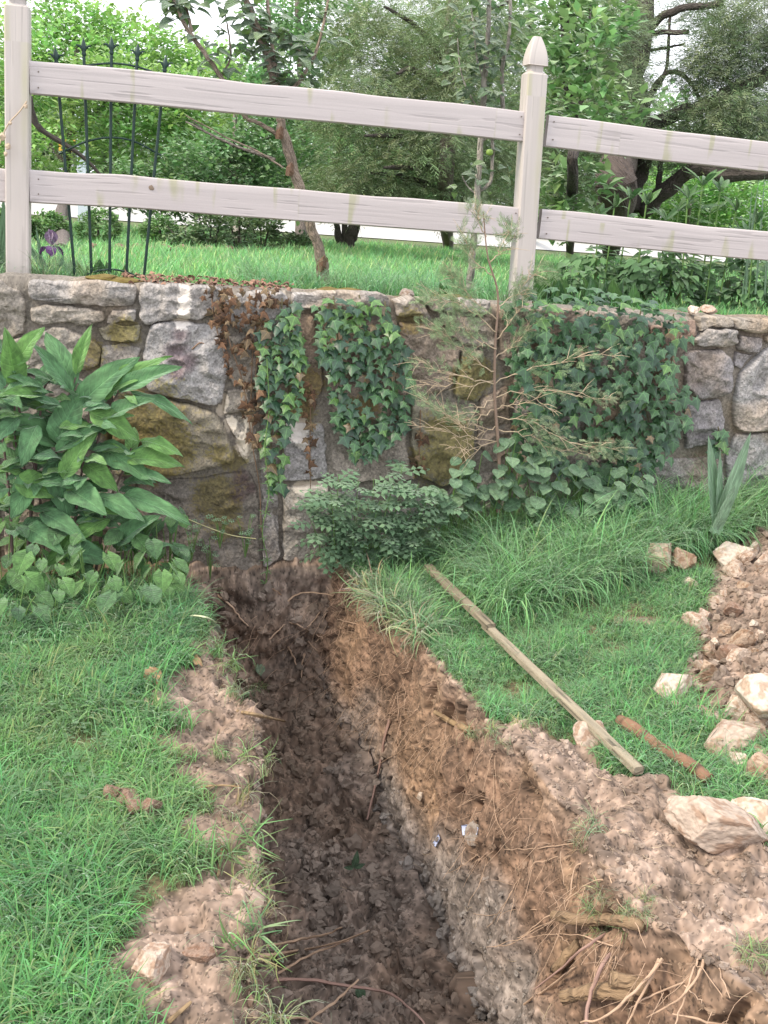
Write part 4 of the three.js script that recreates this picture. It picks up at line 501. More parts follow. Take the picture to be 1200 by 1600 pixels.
// ---- green metal fan trellis behind the fence
{
  const t = thing('garden_trellis', 'dark green metal fan trellis with spear tips behind the fence', 'trellis'), m = new THREE.MeshStandardMaterial({ color: new THREE.Color().setRGB(0.012, 0.035, 0.028), roughness: 0.45, metalness: 0.3 });
  const bars = [[[-0.372,1.24,-0.47],[-0.434,2.162,-0.47]], [[-0.297,1.256,-0.47],[-0.317,2.21,-0.47]], [[-0.215,1.261,-0.47],[-0.199,2.227,-0.47]], [[-0.138,1.266,-0.47],[-0.088,2.212,-0.47]], [[-0.058,1.24,-0.47],[0.032,2.176,-0.47]]];
  bars.forEach(([a, c]) => { const A = V(...a), B = V(...c), d = B.clone().sub(A).normalize(), b = new MB(); b.tube([A, A.clone().lerp(B, 0.5), B], [0.0068, 0.0068, 0.0068], 8); const bar = mesh('bar', b, m, t);
    const s = new MB(); s.tube([0, 0.01, 0.02, 0.028, 0.04, 0.055, 0.075].map(h => B.clone().addScaledVector(d, h - 0.004)), [0.007, 0.011, 0.007, 0.013, 0.012, 0.008, 0.001], 8); for (const g of [-1, 1]) { const x = V(g, 0, 0); s.tube([[0, 0.0], [0.008, 0.014], [0.02, 0.026], [0.03, 0.027], [0.035, 0.02]].map(([q, h]) => B.clone().addScaledVector(d, h + 0.012).addScaledVector(x, q)), [0.006, 0.006, 0.005, 0.003, 0.001], 6); } mesh('spear_tip', s, m, bar); });
  for (const p of [[[-0.367,1.235,-0.47],[-0.296,1.268,-0.47],[-0.215,1.288,-0.47],[-0.138,1.281,-0.47],[-0.064,1.252,-0.47]], [[-0.432,1.788,-0.47],[-0.311,1.85,-0.47],[-0.204,1.876,-0.47],[-0.1,1.868,-0.47],[0.021,1.817,-0.47]], [[-0.435,2.131,-0.47],[-0.318,2.166,-0.47],[-0.199,2.188,-0.47],[-0.088,2.185,-0.47],[0.033,2.155,-0.47]], [[-0.371,1.334,-0.47],[-0.295,1.357,-0.47],[-0.214,1.368,-0.47],[-0.138,1.36,-0.47],[-0.053,1.33,-0.47]]].slice(0, 3)) { const b = new MB(); b.tube(curve(p, 24), [0.005], 6); mesh('hoop', b, m, t); }
}


// ---------------------------------------------------------------- leaves
// a leaf lies along +Y from the origin, face to +Z, and is bent, folded and waved
function leafMB(o) { const { L = 1, W = 0.4, nu = 8, nv = 2, shape = 'ovate', droop = 0.5, fold = 0.15, wave = 0.1, seed = 1, serr = 0 } = o, b = new MB(), rows = [];
  const prof = { ovate: (t) => Math.sin(Math.PI * t ** 0.72) ** 0.85, lance: (t) => Math.sin(Math.PI * t ** 0.85), heart: (t) => Math.min(1, 1.75 * Math.sqrt(t + 0.02)) * Math.cos(t * Math.PI / 2) ** 0.55 * 0.98, round: (t) => Math.sqrt(Math.max(0, 1 - (2 * t - 1) ** 2)), sword: (t) => 0.75 * (1 - t ** 3) + 0.25 * Math.sin(Math.PI * t), obovate: (t) => Math.sin(Math.PI * t ** 1.25) ** 0.8 }[shape];
  let y = 0, z = 0, a = 0; for (let i = 0; i <= nu; i++) { const t = i / nu; if (i) { a = droop * t; y += L / nu * Math.cos(a); z -= L / nu * Math.sin(a); }
    let w = W / 2 * Math.max(0, prof(t)); if (serr && i > 0 && i < nu) w *= 1 + serr * (i % 2 ? 1 : -1); const back = shape === 'heart' ? Math.max(0, 0.16 - t) * L * 1.3 : 0;
    const row = []; for (let k = -nv; k <= nv; k++) { const s = k / nv, x = s * w, e = Math.abs(s); const zz = z + fold * e * w * 2 * (1 - 0.4 * e) + wave * L * 0.25 * e * e * Math.sin(t * 11 + seed * 3 + (s > 0 ? 1.3 : 0)) + 0.02 * L * (h3(i, k + 9, seed) - 0.5) * e; row.push(b.v(x, y - back * e * 1.2, zz, null, 0.5 + s * 0.5, t)); } rows.push(row); }
  for (let i = 0; i < nu; i++) for (let k = 0; k < nv * 2; k++) b.q(rows[i][k], rows[i][k + 1], rows[i + 1][k + 1], rows[i + 1][k]); return b; }
const veinMap = (n, dark, ang = 0.55) => tex(128, 256, (u, v) => { const a = Math.abs(u - 0.5) * 2, q = v * n - a * n * ang * 0.35, f = Math.abs(q - Math.round(q)), m = tnoise(u, v, 8, 4, 3), vein = Math.max(ss(0.05, 0.0, a), ss(0.10, 0.0, f) * 0.55 * (1 - a * 0.5)); let c = 0.74 + 0.22 * (m - 0.5) * 2; c = lerp(c, dark ? c * 0.72 : 0.97, vein * (dark ? 0.8 : 0.9)); return [c * 0.98, c, c * 0.96]; }, true);
const veinBump = tex(128, 256, (u, v) => { const a = Math.abs(u - 0.5) * 2, q = v * 9 - a * 2, f = Math.abs(q - Math.round(q)); return 1 - Math.max(ss(0.06, 0, a), ss(0.2, 0, f) * 0.6); }, false);
const veins = veinMap(9, false), veinsFine = veinMap(14, true);
const leafMat = (r, g, b, o = {}) => new THREE.MeshPhysicalMaterial({ color: new THREE.Color().setRGB(r, g, b), map: o.map === undefined ? veins : o.map, roughness: 0.97, transmission: o.t ?? 0.3, thickness: 0, side: THREE.DoubleSide, clearcoat: o.coat ?? 0.06, clearcoatRoughness: 0.45, bumpMap: o.bump === undefined ? veinBump : o.bump, bumpScale: 0.002 });
const UP = V(0, 1, 0);
const greens = { big: [leafMat(0.19, 0.42, 0.18), leafMat(0.165, 0.375, 0.165), leafMat(0.235, 0.49, 0.13), leafMat(0.145, 0.335, 0.155)], heart: [leafMat(0.14, 0.32, 0.095), leafMat(0.125, 0.28, 0.11, { map: veinsFine }), leafMat(0.185, 0.39, 0.11)], grey: [leafMat(0.235, 0.41, 0.23), leafMat(0.195, 0.36, 0.195), leafMat(0.285, 0.47, 0.26)] };
const stemMat = new THREE.MeshStandardMaterial({ color: new THREE.Color().setRGB(0.13, 0.115, 0.06), roughness: 0.8 }), purpleStem = new THREE.MeshStandardMaterial({ color: new THREE.Color().setRGB(0.12, 0.075, 0.07), roughness: 0.7 }), greenStem = new THREE.MeshStandardMaterial({ color: new THREE.Color().setRGB(0.12, 0.22, 0.06), roughness: 0.8 });
function putLeaf(parent, geo, mat, pos, dir, face, s, name = 'leaf') { const o = mesh(name, geo, mat, parent); o.position.copy(pos); o.quaternion.copy(frame(dir, face)); typeof s === 'number' ? o.scale.setScalar(s) : o.scale.copy(s); return o; }

// ---- the tall big-leaved plant against the wall
const bigLeaves = [0, 1, 2, 3, 4, 5].map(i => leafMB({ L: 1, W: 0.46 + 0.05 * (i % 3), nu: 14, nv: 4, shape: 'ovate', droop: [0.5, 0.9, 0.3, 1.2, 0.7, 1.0][i], fold: [0.2, 0.1, 0.3, 0.05, 0.15, 0.25][i], wave: [0.12, 0.2, 0.1, 0.22, 0.16, 0.18][i], seed: i + 2, serr: 0.02 }).geo());
{
  const p = thing('broad_leaved_plant', 'tall plant with large wavy light green leaves growing against the stone wall', 'plant'), r = rng(17);
  const base = [[-0.534,0.979,0.38],[-0.575,0.993,0.38],[-0.545,0.896,0.38],[-0.322,0.87,0.38],[-0.33,0.872,0.38],[-0.308,0.951,0.38],[-0.306,0.807,0.38],[-0.235,0.833,0.38],[-0.147,0.878,0.38],[-0.096,0.867,0.38],[-0.389,0.655,0.38],[-0.394,0.635,0.38],[-0.395,0.63,0.38],[-0.261,0.795,0.38],[-0.444,0.847,0.38],[-0.41,0.602,0.38],[-0.238,0.639,0.38],[-0.122,0.6,0.38],[-0.096,0.544,0.38],[-0.289,0.577,0.38],[-0.558,0.502,0.38],[-0.184,0.337,0.38],[-0.136,0.445,0.38],[-0.373,0.21,0.38],[-0.457,0.358,0.38],[-0.137,0.209,0.38],[-0.15,0.23,0.38],[-0.298,0.359,0.38],[-0.578,0.895,0.38],[-0.599,0.658,0.38],[-0.594,0.468,0.38],[-0.468,0.525,0.38],[-0.342,0.471,0.38],[-0.24,0.444,0.38],[-0.525,0.301,0.38],[-0.268,0.244,0.38],[-0.534,0.766,0.38],[-0.461,0.741,0.38],[-0.185,0.776,0.38],[-0.057,0.67,0.38],[-0.629,0.842,0.38],[-0.662,0.63,0.38],[-0.367,0.526,0.38]];
  const tip = [[-0.457,1.105,0.5],[-0.613,1.085,0.5],[-0.552,1.056,0.5],[-0.383,1.076,0.5],[-0.45,1.048,0.5],[-0.273,1.11,0.5],[-0.1,0.987,0.5],[0.01,1.024,0.5],[0.084,0.95,0.5],[0.09,0.811,0.5],[-0.304,0.865,0.5],[-0.609,0.779,0.5],[-0.19,0.732,0.5],[-0.096,0.711,0.5],[-0.553,0.844,0.5],[-0.369,0.437,0.5],[-0.071,0.536,0.5],[0.075,0.601,0.5],[0.024,0.518,0.5],[-0.185,0.501,0.5],[-0.411,0.425,0.5],[-0.324,0.279,0.5],[0.078,0.37,0.5],[-0.208,0.194,0.5],[-0.329,0.293,0.5],[0.026,0.259,0.5],[-0.014,0.344,0.5],[-0.175,0.436,0.5],[-0.676,0.96,0.5],[-0.669,0.609,0.5],[-0.672,0.423,0.5],[-0.532,0.425,0.5],[-0.234,0.399,0.5],[-0.107,0.428,0.5],[-0.413,0.26,0.5],[-0.389,0.203,0.5],[-0.594,0.689,0.5],[-0.5,0.639,0.5],[-0.031,0.834,0.5],[0.046,0.676,0.5],[-0.706,0.814,0.5],[-0.741,0.582,0.5],[-0.255,0.696,0.5]];
  const wid = [30, 26, 28, 34, 20, 16, 42, 28, 24, 18, 40, 30, 22, 34, 18, 42, 34, 27, 20, 28, 36, 26, 28, 30, 30, 16, 26, 20, 30, 30, 30, 34, 34, 30, 30, 28, 24, 26, 22, 24, 30, 30, 30];
  base.forEach((b, i) => { const B = V(...b), T = V(...tip[i]), low = i > 20 ? 0.06 : 0; B.z += 0.10 * (r() - 0.5) + low * 0.5; T.z += 0.10 * (r() - 0.5) + low; const d = T.clone().sub(B), L = d.length(), up = d.clone().normalize(); const gi = i % 6, W = wid[i] / 400 * 1.25; d.addScaledVector(V(0, 1, -0.3), L * 0.28); // rises, then bends over
    const o = putLeaf(p, bigLeaves[gi], greens.big[i === 7 || i === 2 ? 2 : Math.floor(r() * 4)], B, d, V(0.15 * (r() - 0.5), 0.72, 0.7), V(W / 0.5, L * 1.12, (W + L) * 0.9)); });
  const stems = [[[-0.458,0.084,0.34],[-0.474,0.457,0.34],[-0.539,0.783,0.34],[-0.569,0.97,0.34]], [[-0.404,0.091,0.36],[-0.408,0.464,0.36],[-0.396,0.63,0.36],[-0.363,0.793,0.36],[-0.315,0.927,0.36]], [[-0.298,0.09,0.36],[-0.267,0.41,0.36],[-0.239,0.633,0.36],[-0.186,0.798,0.36],[-0.14,0.885,0.36]], [[-0.51,0.084,0.34],[-0.512,0.457,0.34],[-0.558,0.649,0.34],[-0.55,0.888,0.34]], [[-0.348,0.107,0.4],[-0.317,0.394,0.4],[-0.288,0.583,0.4],[-0.26,0.805,0.4]], [[-0.245,0.09,0.36],[-0.203,0.353,0.36],[-0.136,0.524,0.36],[-0.097,0.636,0.36]], [[-0.538,0.08,0.33],[-0.486,0.51,0.33],[-0.449,0.837,0.33],[-0.412,0.917,0.33]], [[-0.584,0.097,0.37],[-0.585,0.41,0.37],[-0.601,0.655,0.37],[-0.608,0.788,0.37]]];
  for (const s of stems) { const c = curve(s, 20); for (let k = 0; k < 20; k++) { const a = r() * 6.28, P = c[4 + Math.floor(r() * 16)].clone(); P.z += 0.10 * (r() - 0.35); P.x += 0.08 * (r() - 0.5); putLeaf(p, bigLeaves[k % 6], greens.big[Math.floor(r() * 4)], P, V(Math.cos(a), 0.25 + 0.4 * r(), Math.sin(a) * 0.7 + 0.15), V(0.2 * (r() - 0.5), 1, 0.5), V(0.105, 0.135, 0.12).multiplyScalar(0.75 + 0.5 * r())); } const q = new MB(); q.tube(curve(s, 20), (u) => lerp(0.007, 0.0035, u), 7); mesh('stem', q, purpleStem, p); }
}
// ---- heart-leaved violets in front of it
const heartGeos = [0, 1, 2].map(i => leafMB({ L: 1, W: 0.95, nu: 8, nv: 3, shape: 'heart', droop: 0.3 + 0.25 * i, fold: 0.12 + 0.08 * i, wave: 0.08, seed: i + 31 }).geo());
{
  const r = rng(23), spots = [[-0.556,0.618],[-0.464,0.558],[-0.332,0.628],[-0.205,0.665],[-0.089,0.732],[0.012,0.609],[0.026,0.403],[0.069,0.217],[-0.163,0.433],[-0.35,0.392],[-0.516,0.315],[-0.607,0.419],[-0.056,0.436],[-0.263,0.532],[-0.393,0.779],[-0.533,0.801],[-0.474,0.205],[-0.252,0.248],[-0.087,0.214],[-0.591,0.126]], lab = ['leaning over the trench corner', 'at the foot of the big-leaved plant'];
  spots.forEach(([x, z], i) => { const y = groundY(x, z), near = i === 5 || i === 6 || i === 7 || i === 4; const p = thing('violet_plant', near ? 'low heart-leaved plant at the trench corner beside the wall' : 'low heart-leaved plant in the patch under the big-leaved plant', 'plant', near ? 'heart-leaved plants at the trench corner' : 'heart-leaved plants under the big-leaved plant', V(x, y, z));
    const n = 9; for (let k = 0; k < n; k++) { const a = r() * 6.28, d = 0.03 + 0.09 * r(), h = 0.05 + 0.2 * r() * (z < 0.6 ? 1.4 : 0.9), top = V(Math.cos(a) * d, h, Math.sin(a) * d * 0.9 + 0.02), q = new MB(); q.tube(curve([V(0.3 * top.x, -0.01, 0.2 * top.z), V(top.x * 0.6, h * 0.6, top.z * 0.6), top], 6), [0.0022], 4, null, false); const st = mesh('stem', q, greenStem, p);
      putLeaf(p, heartGeos[k % 3], greens.heart[Math.floor(r() * 3)], top, V(Math.cos(a) + 0.4 * (r() - 0.5), -0.25 - 0.5 * r(), Math.sin(a) + 0.9), V(0.5 * (r() - 0.5), 1, 0.6 * r()), 0.055 + 0.045 * r()); } });
}
// ---- ivy
const ivyOutline = [[0, 0.06], [0.30, -0.09], [0.32, 0.13], [0.6, 0.33], [0.27, 0.52], [0, 1.02], [-0.27, 0.52], [-0.6, 0.33], [-0.32, 0.13], [-0.30, -0.09]];
function ivyGeo(seed, curl = 0.12) { const b = new MB(), r = rng(seed), uv = (x, y) => [0.5 + x * 0.75, (y + 0.12) / 1.2]; const c = b.v(0, 0.26, 0.05, null, ...uv(0, 0.26)), o = ivyOutline.map(([x, y]) => { x *= 0.9 + 0.25 * r(); y = y * (0.92 + 0.16 * r()); return b.v(x, y, -curl * (x * x * 1.6 + y * y * 0.35) + 0.06 * (r() - 0.5), null, ...uv(x, y)); }); const mid = b.v(0, 0.62, 0.045 - curl * 0.2, null, ...uv(0, 0.62)); for (let i = 0; i < 10; i++) { const j = (i + 1) % 10; b.t(i === 4 || i === 5 ? mid : c, o[j], o[i]); } b.t(c, mid, o[4]); b.t(c, o[6], mid); return b; }
const ivyVein = tex(128, 128, (u, v) => { const x = (u - 0.5) / 0.75, y = v * 1.2 - 0.12; let d = 9; for (const [tx, ty] of [[0, 1], [0.58, 0.33], [-0.58, 0.33], [0.3, -0.08], [-0.3, -0.08]]) { const t = clamp((x * tx + (y - 0.06) * (ty - 0.06)) / (tx * tx + (ty - 0.06) ** 2)); d = Math.min(d, Math.hypot(x - t * tx, y - 0.06 - t * (ty - 0.06))); } const m = tnoise(u, v, 6, 4, 8), c = 0.62 + 0.3 * (m - 0.5); return mix3([c * 0.95, c, c * 0.95], [0.98, 1.0, 0.86], ss(0.035, 0.008, d) * 0.62); }, true);
const ivyMat = (r, g, b) => new THREE.MeshStandardMaterial({ color: new THREE.Color().setRGB(r, g, b), map: ivyVein, roughness: 0.42, side: THREE.DoubleSide });
const ivyMats = [ivyMat(0.115, 0.265, 0.115), ivyMat(0.085, 0.205, 0.095), ivyMat(0.16, 0.32, 0.145), ivyMat(0.21, 0.40, 0.115), ivyMat(0.06, 0.15, 0.09), ivyMat(0.3, 0.2, 0.11)];
const ivyGeos = [1, 2, 3, 4].map(s => ivyGeo(s, 0.1 + 0.06 * s).geo()), ivyMBs = [1, 2].map(s => ivyGeo(s, 0.2));
function ivy(label, poly, n, seed, z0, z1, size, young, vines, extra) {
  const p = thing('ivy', label, 'ivy'), r = rng(seed); let pts = samplePoly(poly, n * 3, r).filter(([x, y]) => fbm(x * 7 + seed, y * 7, 2, 3) < 0.72 && polyDist(poly, x, y) > 0.10 * (fbm(x * 14, y * 5 + seed, 4, 2) - 0.42)); // with gaps and a ragged edge
  const kept = []; for (const q of pts) { if (kept.length < n && kept.every(k => Math.hypot(k[0] - q[0], k[1] - q[1]) > size * 0.42)) kept.push(q); } for (const q of pts) if (kept.length < n && !kept.includes(q)) kept.push(q);
  const back = new MB(); kept.forEach(([x, y], i) => { const layer = r(), z = lerp(z0, z1, layer ** 0.8) + (extra ? extra(x, y) : 0), s = size * (0.5 + 0.85 * r()), dir = V(1.8 * (r() - 0.5), -1, 0.3 + 0.7 * r()), face = V(1.1 * (r() - 0.5), 0.45 + 1.3 * r(), 1), top = y > 1.24; if (top) { dir.set(1.6 * (r() - 0.5), -0.3 * r(), 0.6); face.set(0.6 * (r() - 0.5), 1, 0.5); }
    const pos = V(x, y + s * 0.4, z); if (i < 300) putLeaf(p, ivyGeos[i % 4], ivyMats[r() < 0.05 ? 5 : r() < young(x, y) ? 3 : [0, 1, 2, 4][Math.floor(r() * 4)]], pos, dir, face, s); else back.add(ivyMBs[i % 2], M4(V(x, y + s * 0.4, lerp(z0, z1, 0.3 * layer)), frame(dir, face), s)); });
  if (back.p.length) stuffPart('inner_leaves', back, ivyMats[0], p);
  for (const v of vines) { const q = new MB(); q.tube(curve(v.map(([x, y]) => V(x, y, z0 * 0.8 + 0.01)), 24), (u) => 0.004 * (1 - 0.4 * u), 5); mesh('vine', q, stemMat, p); }
  return p;
}
ivy('broad dense dark green ivy mass spilling over the wall top behind the small cedar', [[1.57,1.302],[1.749,1.37],[2.068,1.376],[2.462,1.325],[2.533,1.2],[2.508,1.074],[2.582,0.789],[2.541,0.623],[2.508,0.472],[2.218,0.417],[1.971,0.464],[1.696,0.525],[1.607,0.885],[1.594,1.097]], 820, 41, 0.07, 0.24, 0.056, (x, y) => y > 1.2 ? 0.3 : 0.08, [[[1.713,1.304],[1.845,1.039],[1.846,0.788],[1.905,0.596]], [[2.001,1.319],[2.009,1.045],[2.118,0.764],[2.136,0.535]], [[2.269,1.303],[2.259,1.055],[2.393,0.772],[2.462,0.575]], [[2.442,1.281],[2.474,1.064],[2.527,0.808],[2.527,0.609]]], (x, y) => 0.06 * ss(0.3, 1.0, y) * ss(2.45, 2.2, x));
ivy('narrow hanging curtain of dark green ivy above the bushy mugwort', [[0.69,1.231],[0.84,1.284],[1.002,1.27],[1.079,1.13],[1.151,0.926],[1.153,0.682],[1.055,0.587],[0.938,0.506],[0.81,0.581],[0.772,0.823],[0.72,0.998]], 330, 43, 0.07, 0.15, 0.05, (x, y) => 0.08 + 0.4 * ss(1.0, 1.2, y), [[[0.773,1.277],[0.82,0.997],[0.865,0.759],[0.91,0.544]], [[0.889,1.289],[0.954,1.002],[0.989,0.732],[1.031,0.578]], [[1.009,1.267],[1.055,1.066],[1.105,0.828],[1.104,0.642]]]);
ivy('thin strand of ivy beside the brown withered ivy', [[0.432,1.142],[0.514,1.211],[0.627,1.228],[0.656,0.996],[0.645,0.76],[0.606,0.577],[0.598,0.36],[0.514,0.359],[0.472,0.695],[0.434,0.929]], 170, 47, 0.07, 0.13, 0.05, () => 0.3, [[[0.544,1.256],[0.541,0.986],[0.525,0.689],[0.523,0.381]], [[0.587,1.245],[0.599,0.988],[0.584,0.691],[0.58,0.445]]]);
ivy('small ivy sprig at the wall foot behind the sword-shaped leaves', [[2.757,0.727],[2.832,0.746],[2.874,0.63],[2.833,0.561],[2.743,0.56],[2.705,0.66]], 16, 51, 0.08, 0.12, 0.055, () => 0.2, [[[2.785,0.733],[2.816,0.649],[2.828,0.548]]]);
{ // withered ivy
  const dm = [[0.30, 0.14, 0.085], [0.40, 0.205, 0.13], [0.2, 0.1, 0.068], [0.44, 0.28, 0.19]].map(c => new THREE.MeshStandardMaterial({ color: new THREE.Color().setRGB(...c), map: ivyVein, roughness: 0.9, side: THREE.DoubleSide })), dg = [5, 6, 7].map(s => ivyGeo(s, 0.75).geo());
  const dead = (label, poly, n, seed, vines) => { const p = thing('withered_ivy', label, 'ivy'), r = rng(seed); samplePoly(poly, n, r).forEach(([x, y], i) => putLeaf(p, dg[i % 3], dm[Math.floor(r() * 4)], V(x, y, 0.06 + 0.06 * r()), V(2.6 * (r() - 0.5), -0.8, 1.4 * (r() - 0.4)), V(2.6 * (r() - 0.5), 2 * (r() - 0.3), 1), 0.022 + 0.03 * r())); for (const v of vines) { const q = new MB(); q.tube(curve(v.map(([x, y]) => V(x, y, 0.06)), 24), (u) => 0.0035 * (1 - 0.5 * u), 5); mesh('vine', q, new THREE.MeshStandardMaterial({ color: new THREE.Color().setRGB(0.22, 0.14, 0.09), roughness: 0.9 }), p); } };
  dead('brown withered ivy hanging from the wall top with curled leaves', [[0.185,1.276],[0.315,1.3],[0.538,1.301],[0.558,1.247],[0.502,1.16],[0.439,1.101],[0.459,0.872],[0.487,0.605],[0.448,0.559],[0.405,0.603],[0.374,0.84],[0.304,0.924],[0.281,1.037],[0.237,1.147]], 165, 61, [[[0.29,1.284],[0.309,1.09],[0.387,0.863],[0.441,0.566],[0.478,0.381],[0.495,0.158]], [[0.43,1.286],[0.424,1.038],[0.424,0.806],[0.444,0.566]], [[0.235,1.268],[0.252,1.144],[0.304,0.976]], [[0.157,1.013],[0.19,1.042],[0.218,1.035],[0.255,1.017]], [[0.486,1.281],[0.451,1.097],[0.439,0.865]]]);
  dead('thin strip of curled dead ivy leaves clinging to bare stone between ivy curtains', [[0.668,0.885],[0.709,0.881],[0.728,0.44],[0.691,0.44]], 26, 63, [[[0.696,0.874],[0.703,0.633],[0.725,0.288]]]);
  dead('few shrivelled ivy leaves low on the wall beside the cedar trunk', [[1.203,0.683],[1.247,0.685],[1.261,0.464],[1.209,0.469]], 12, 65, [[[1.222,0.77],[1.233,0.614],[1.237,0.455]]]);
}
// ---- bushy mugwort at the wall foot: deeply cut leaves
function lobedMB(seed) { const b = new MB(), r = rng(seed), pts = [[0, 0]]; const side = []; for (const [y, w] of [[0.12, 0.05], [0.3, 0.30], [0.38, 0.08], [0.56, 0.36], [0.6, 0.1], [0.78, 0.26], [0.84, 0.09]]) side.push([w * (0.85 + 0.3 * r()), y]); const out = [[0, 0], ...side, [0, 1.03], ...side.slice().reverse().map(([x, y]) => [-x, y])]; const spine = [0, 0.25, 0.5, 0.75, 1].map(y => b.v(0, y, 0.06 - 0.25 * y * y, null, 0.5, y)); const o = out.map(([x, y]) => b.v(x, y, 0.04 - 0.28 * y * y - 0.12 * Math.abs(x), null, 0.5 + x, y)); for (let i = 0; i < out.length; i++) { const j = (i + 1) % out.length, k = Math.round(clamp((out[i][1] + out[j][1]) / 2) * 4); b.t(spine[k], o[j], o[i]); } return b; }
const lobedGeos = [1, 2, 3].map(s => lobedMB(s).geo());
{
  const p = thing('mugwort_bush', 'bushy grey-green herb with deeply cut leaves at the wall foot by the trench', 'plant'), r = rng(71), tops = [[0.8,0.526,0.16],[0.886,0.506,0.16],[0.969,0.498,0.16],[1.046,0.484,0.16],[1.119,0.541,0.16],[1.169,0.492,0.16],[0.76,0.449,0.16],[1.234,0.461,0.16],[1.288,0.392,0.16],[0.72,0.371,0.16],[0.851,0.434,0.16],[0.99,0.42,0.16],[1.114,0.406,0.16],[1.229,0.344,0.16],[0.783,0.324,0.16],[0.935,0.325,0.16],[1.06,0.31,0.16],[1.186,0.295,0.16],[1.313,0.296,0.16],[0.694,0.292,0.16],[0.894,0.246,0.16],[1.035,0.23,0.16],[1.162,0.214,0.16]];
  tops.forEach((t, i) => { const T = V(...t); T.z += 0.22 * r(); const B = V(T.x + 0.08 * (r() - 0.5) + (0.98 - T.x) * 0.3, 0.02, 0.06 + 0.12 * r()), c = curve([B, B.clone().lerp(T, 0.5).add(V(0, 0.02, 0.02)), T], 10), q = new MB(); q.tube(c, (u) => 0.003 * (1 - 0.5 * u), 5); mesh('stem', q, greenStem, p);
    for (let k = 0; k < 13; k++) { const u = k < 5 ? 0.97 : 0.25 + 0.7 * r(), P = c[Math.min(10, Math.floor(u * 10))], a = r() * 6.28; putLeaf(p, k % 4 === 3 && u < 0.9 ? heartGeos[k % 3] : lobedGeos[k % 3], greens.grey[Math.floor(r() * 3)], P, V(Math.cos(a), 0.35 - 0.9 * (1 - u), Math.sin(a) * 0.8 + 0.35), V(0, 1, 0.35), k % 4 === 3 ? 0.06 : 0.09 + 0.055 * r()); } });
}
// ---- rounded ground-cover leaves under the cedar
const roundGeos = [0, 1].map(i => leafMB({ L: 1, W: 0.85, nu: 8, nv: 3, shape: i ? 'ovate' : 'round', droop: 0.4, fold: 0.15, wave: 0.06, seed: i + 61 }).geo());
{
  const r = rng(83), spots = [[1.372,0.49,0.22],[1.475,0.555,0.22],[1.654,0.526,0.22],[1.819,0.497,0.22],[1.982,0.515,0.22],[2.151,0.502,0.22],[1.418,0.349,0.22],[1.572,0.398,0.22],[1.773,0.351,0.22],[1.938,0.353,0.22],[2.098,0.403,0.22],[2.249,0.519,0.22],[1.64,0.636,0.22],[1.839,0.593,0.22],[2.334,0.422,0.22],[1.593,0.494,0.22],[1.795,0.432,0.22],[1.993,0.435,0.22],[2.197,0.421,0.22],[1.349,0.412,0.22],[1.471,0.445,0.22]];
  spots.forEach((s, i) => { const p = thing('groundcover_plant', i < 8 ? 'grey-green round-leaved plant creeping under the small cedar' : 'grey-green round-leaved plant below the broad ivy mass', 'plant', i < 8 ? 'round-leaved plants under the cedar' : 'round-leaved plants below the ivy', V(s[0], Math.max(0.02, s[1] - 0.12), s[2])); const n = 8; for (let k = 0; k < n; k++) { const a = r() * 6.28, top = V(Math.cos(a) * 0.09 * r(), 0.06 + 0.12 * r(), 0.08 * r()), q = new MB(); q.tube([V(top.x * 0.3, -0.1, 0), V(top.x * 0.6, top.y * 0.4, top.z * 0.5), top], [0.002], 4, null, false); mesh('stem', q, greenStem, p); putLeaf(p, roundGeos[k % 2], greens.grey[Math.floor(r() * 3)], top, V(Math.cos(a), -0.3, Math.sin(a) + 0.6), V(0.4 * (r() - 0.5), 1, 0.5), 0.055 + 0.04 * r()); } });
  // weeds beside the corner, left of the trench end
  for (const [x, y] of [[0.17,0.207],[0.3,0.27],[0.419,0.223],[0.259,0.112],[0.142,0.112]]) { const p = thing('weed', 'straggly little weed at the wall foot by the trench corner', 'plant', 'weeds at the wall foot', V(x, y - 0.1, 0.1)); for (let k = 0; k < 9; k++) { const a = r() * 6.28, top = V(0.1 * (r() - 0.5), 0.15 * r(), 0.05 * r()), q = new MB(); q.tube([V(0, -0.08, 0), top.clone().multiplyScalar(0.6), top], [0.0015], 4, null, false); mesh('stem', q, greenStem, p); putLeaf(p, lobedGeos[k % 3], greens.grey[k % 3], top, V(Math.cos(a), 0.1, Math.sin(a) + 0.4), V(0, 1, 0.5), 0.03 + 0.02 * r()); } }
  const cane = (name, px, rr, label, m) => { const q = new MB(); q.tube(curve(px, 20), [rr], 5); return single(name, q, m, label, 'vine'); };
  const straw = new THREE.MeshStandardMaterial({ color: new THREE.Color().setRGB(0.36, 0.34, 0.18), roughness: 0.9 });
  cane('vine_stem', [[0.095,0.279,0.16],[0.225,0.221,0.16],[0.342,0.178,0.16],[0.461,0.159,0.16]], 0.0028, 'bare pale vine stem arching across the dark lower stone', straw);
  const hv = thing('hanging_vine', 'thin green bedstraw vine hanging down the wall into the trench end', 'vine'), c = curve([[0.481,0.997,0.13],[0.499,0.767,0.13],[0.488,0.588,0.13],[0.515,0.375,0.13],[0.492,0.186,0.13],[0.523,0.026,0.13],[0.511,-0.138,0.13],[0.502,-0.221,0.13]], 60), q = new MB(); q.tube(c, [0.0026], 5); mesh('stem', q, greenStem, hv); const whorl = leafMB({ L: 1, W: 0.2, nu: 3, nv: 1, shape: 'lance', droop: 0.4, fold: 0.1, wave: 0, seed: 4 }).geo(); for (let i = 18; i < 56; i += 3) for (let k = 0; k < 6; k++) { const a = k * 1.05 + i; putLeaf(hv, whorl, greens.heart[2], c[i], V(Math.cos(a), 0.5 - 0.8 * r(), Math.sin(a) + 0.2), V(0, 1, 0.3), 0.022 + 0.02 * r()); }
}
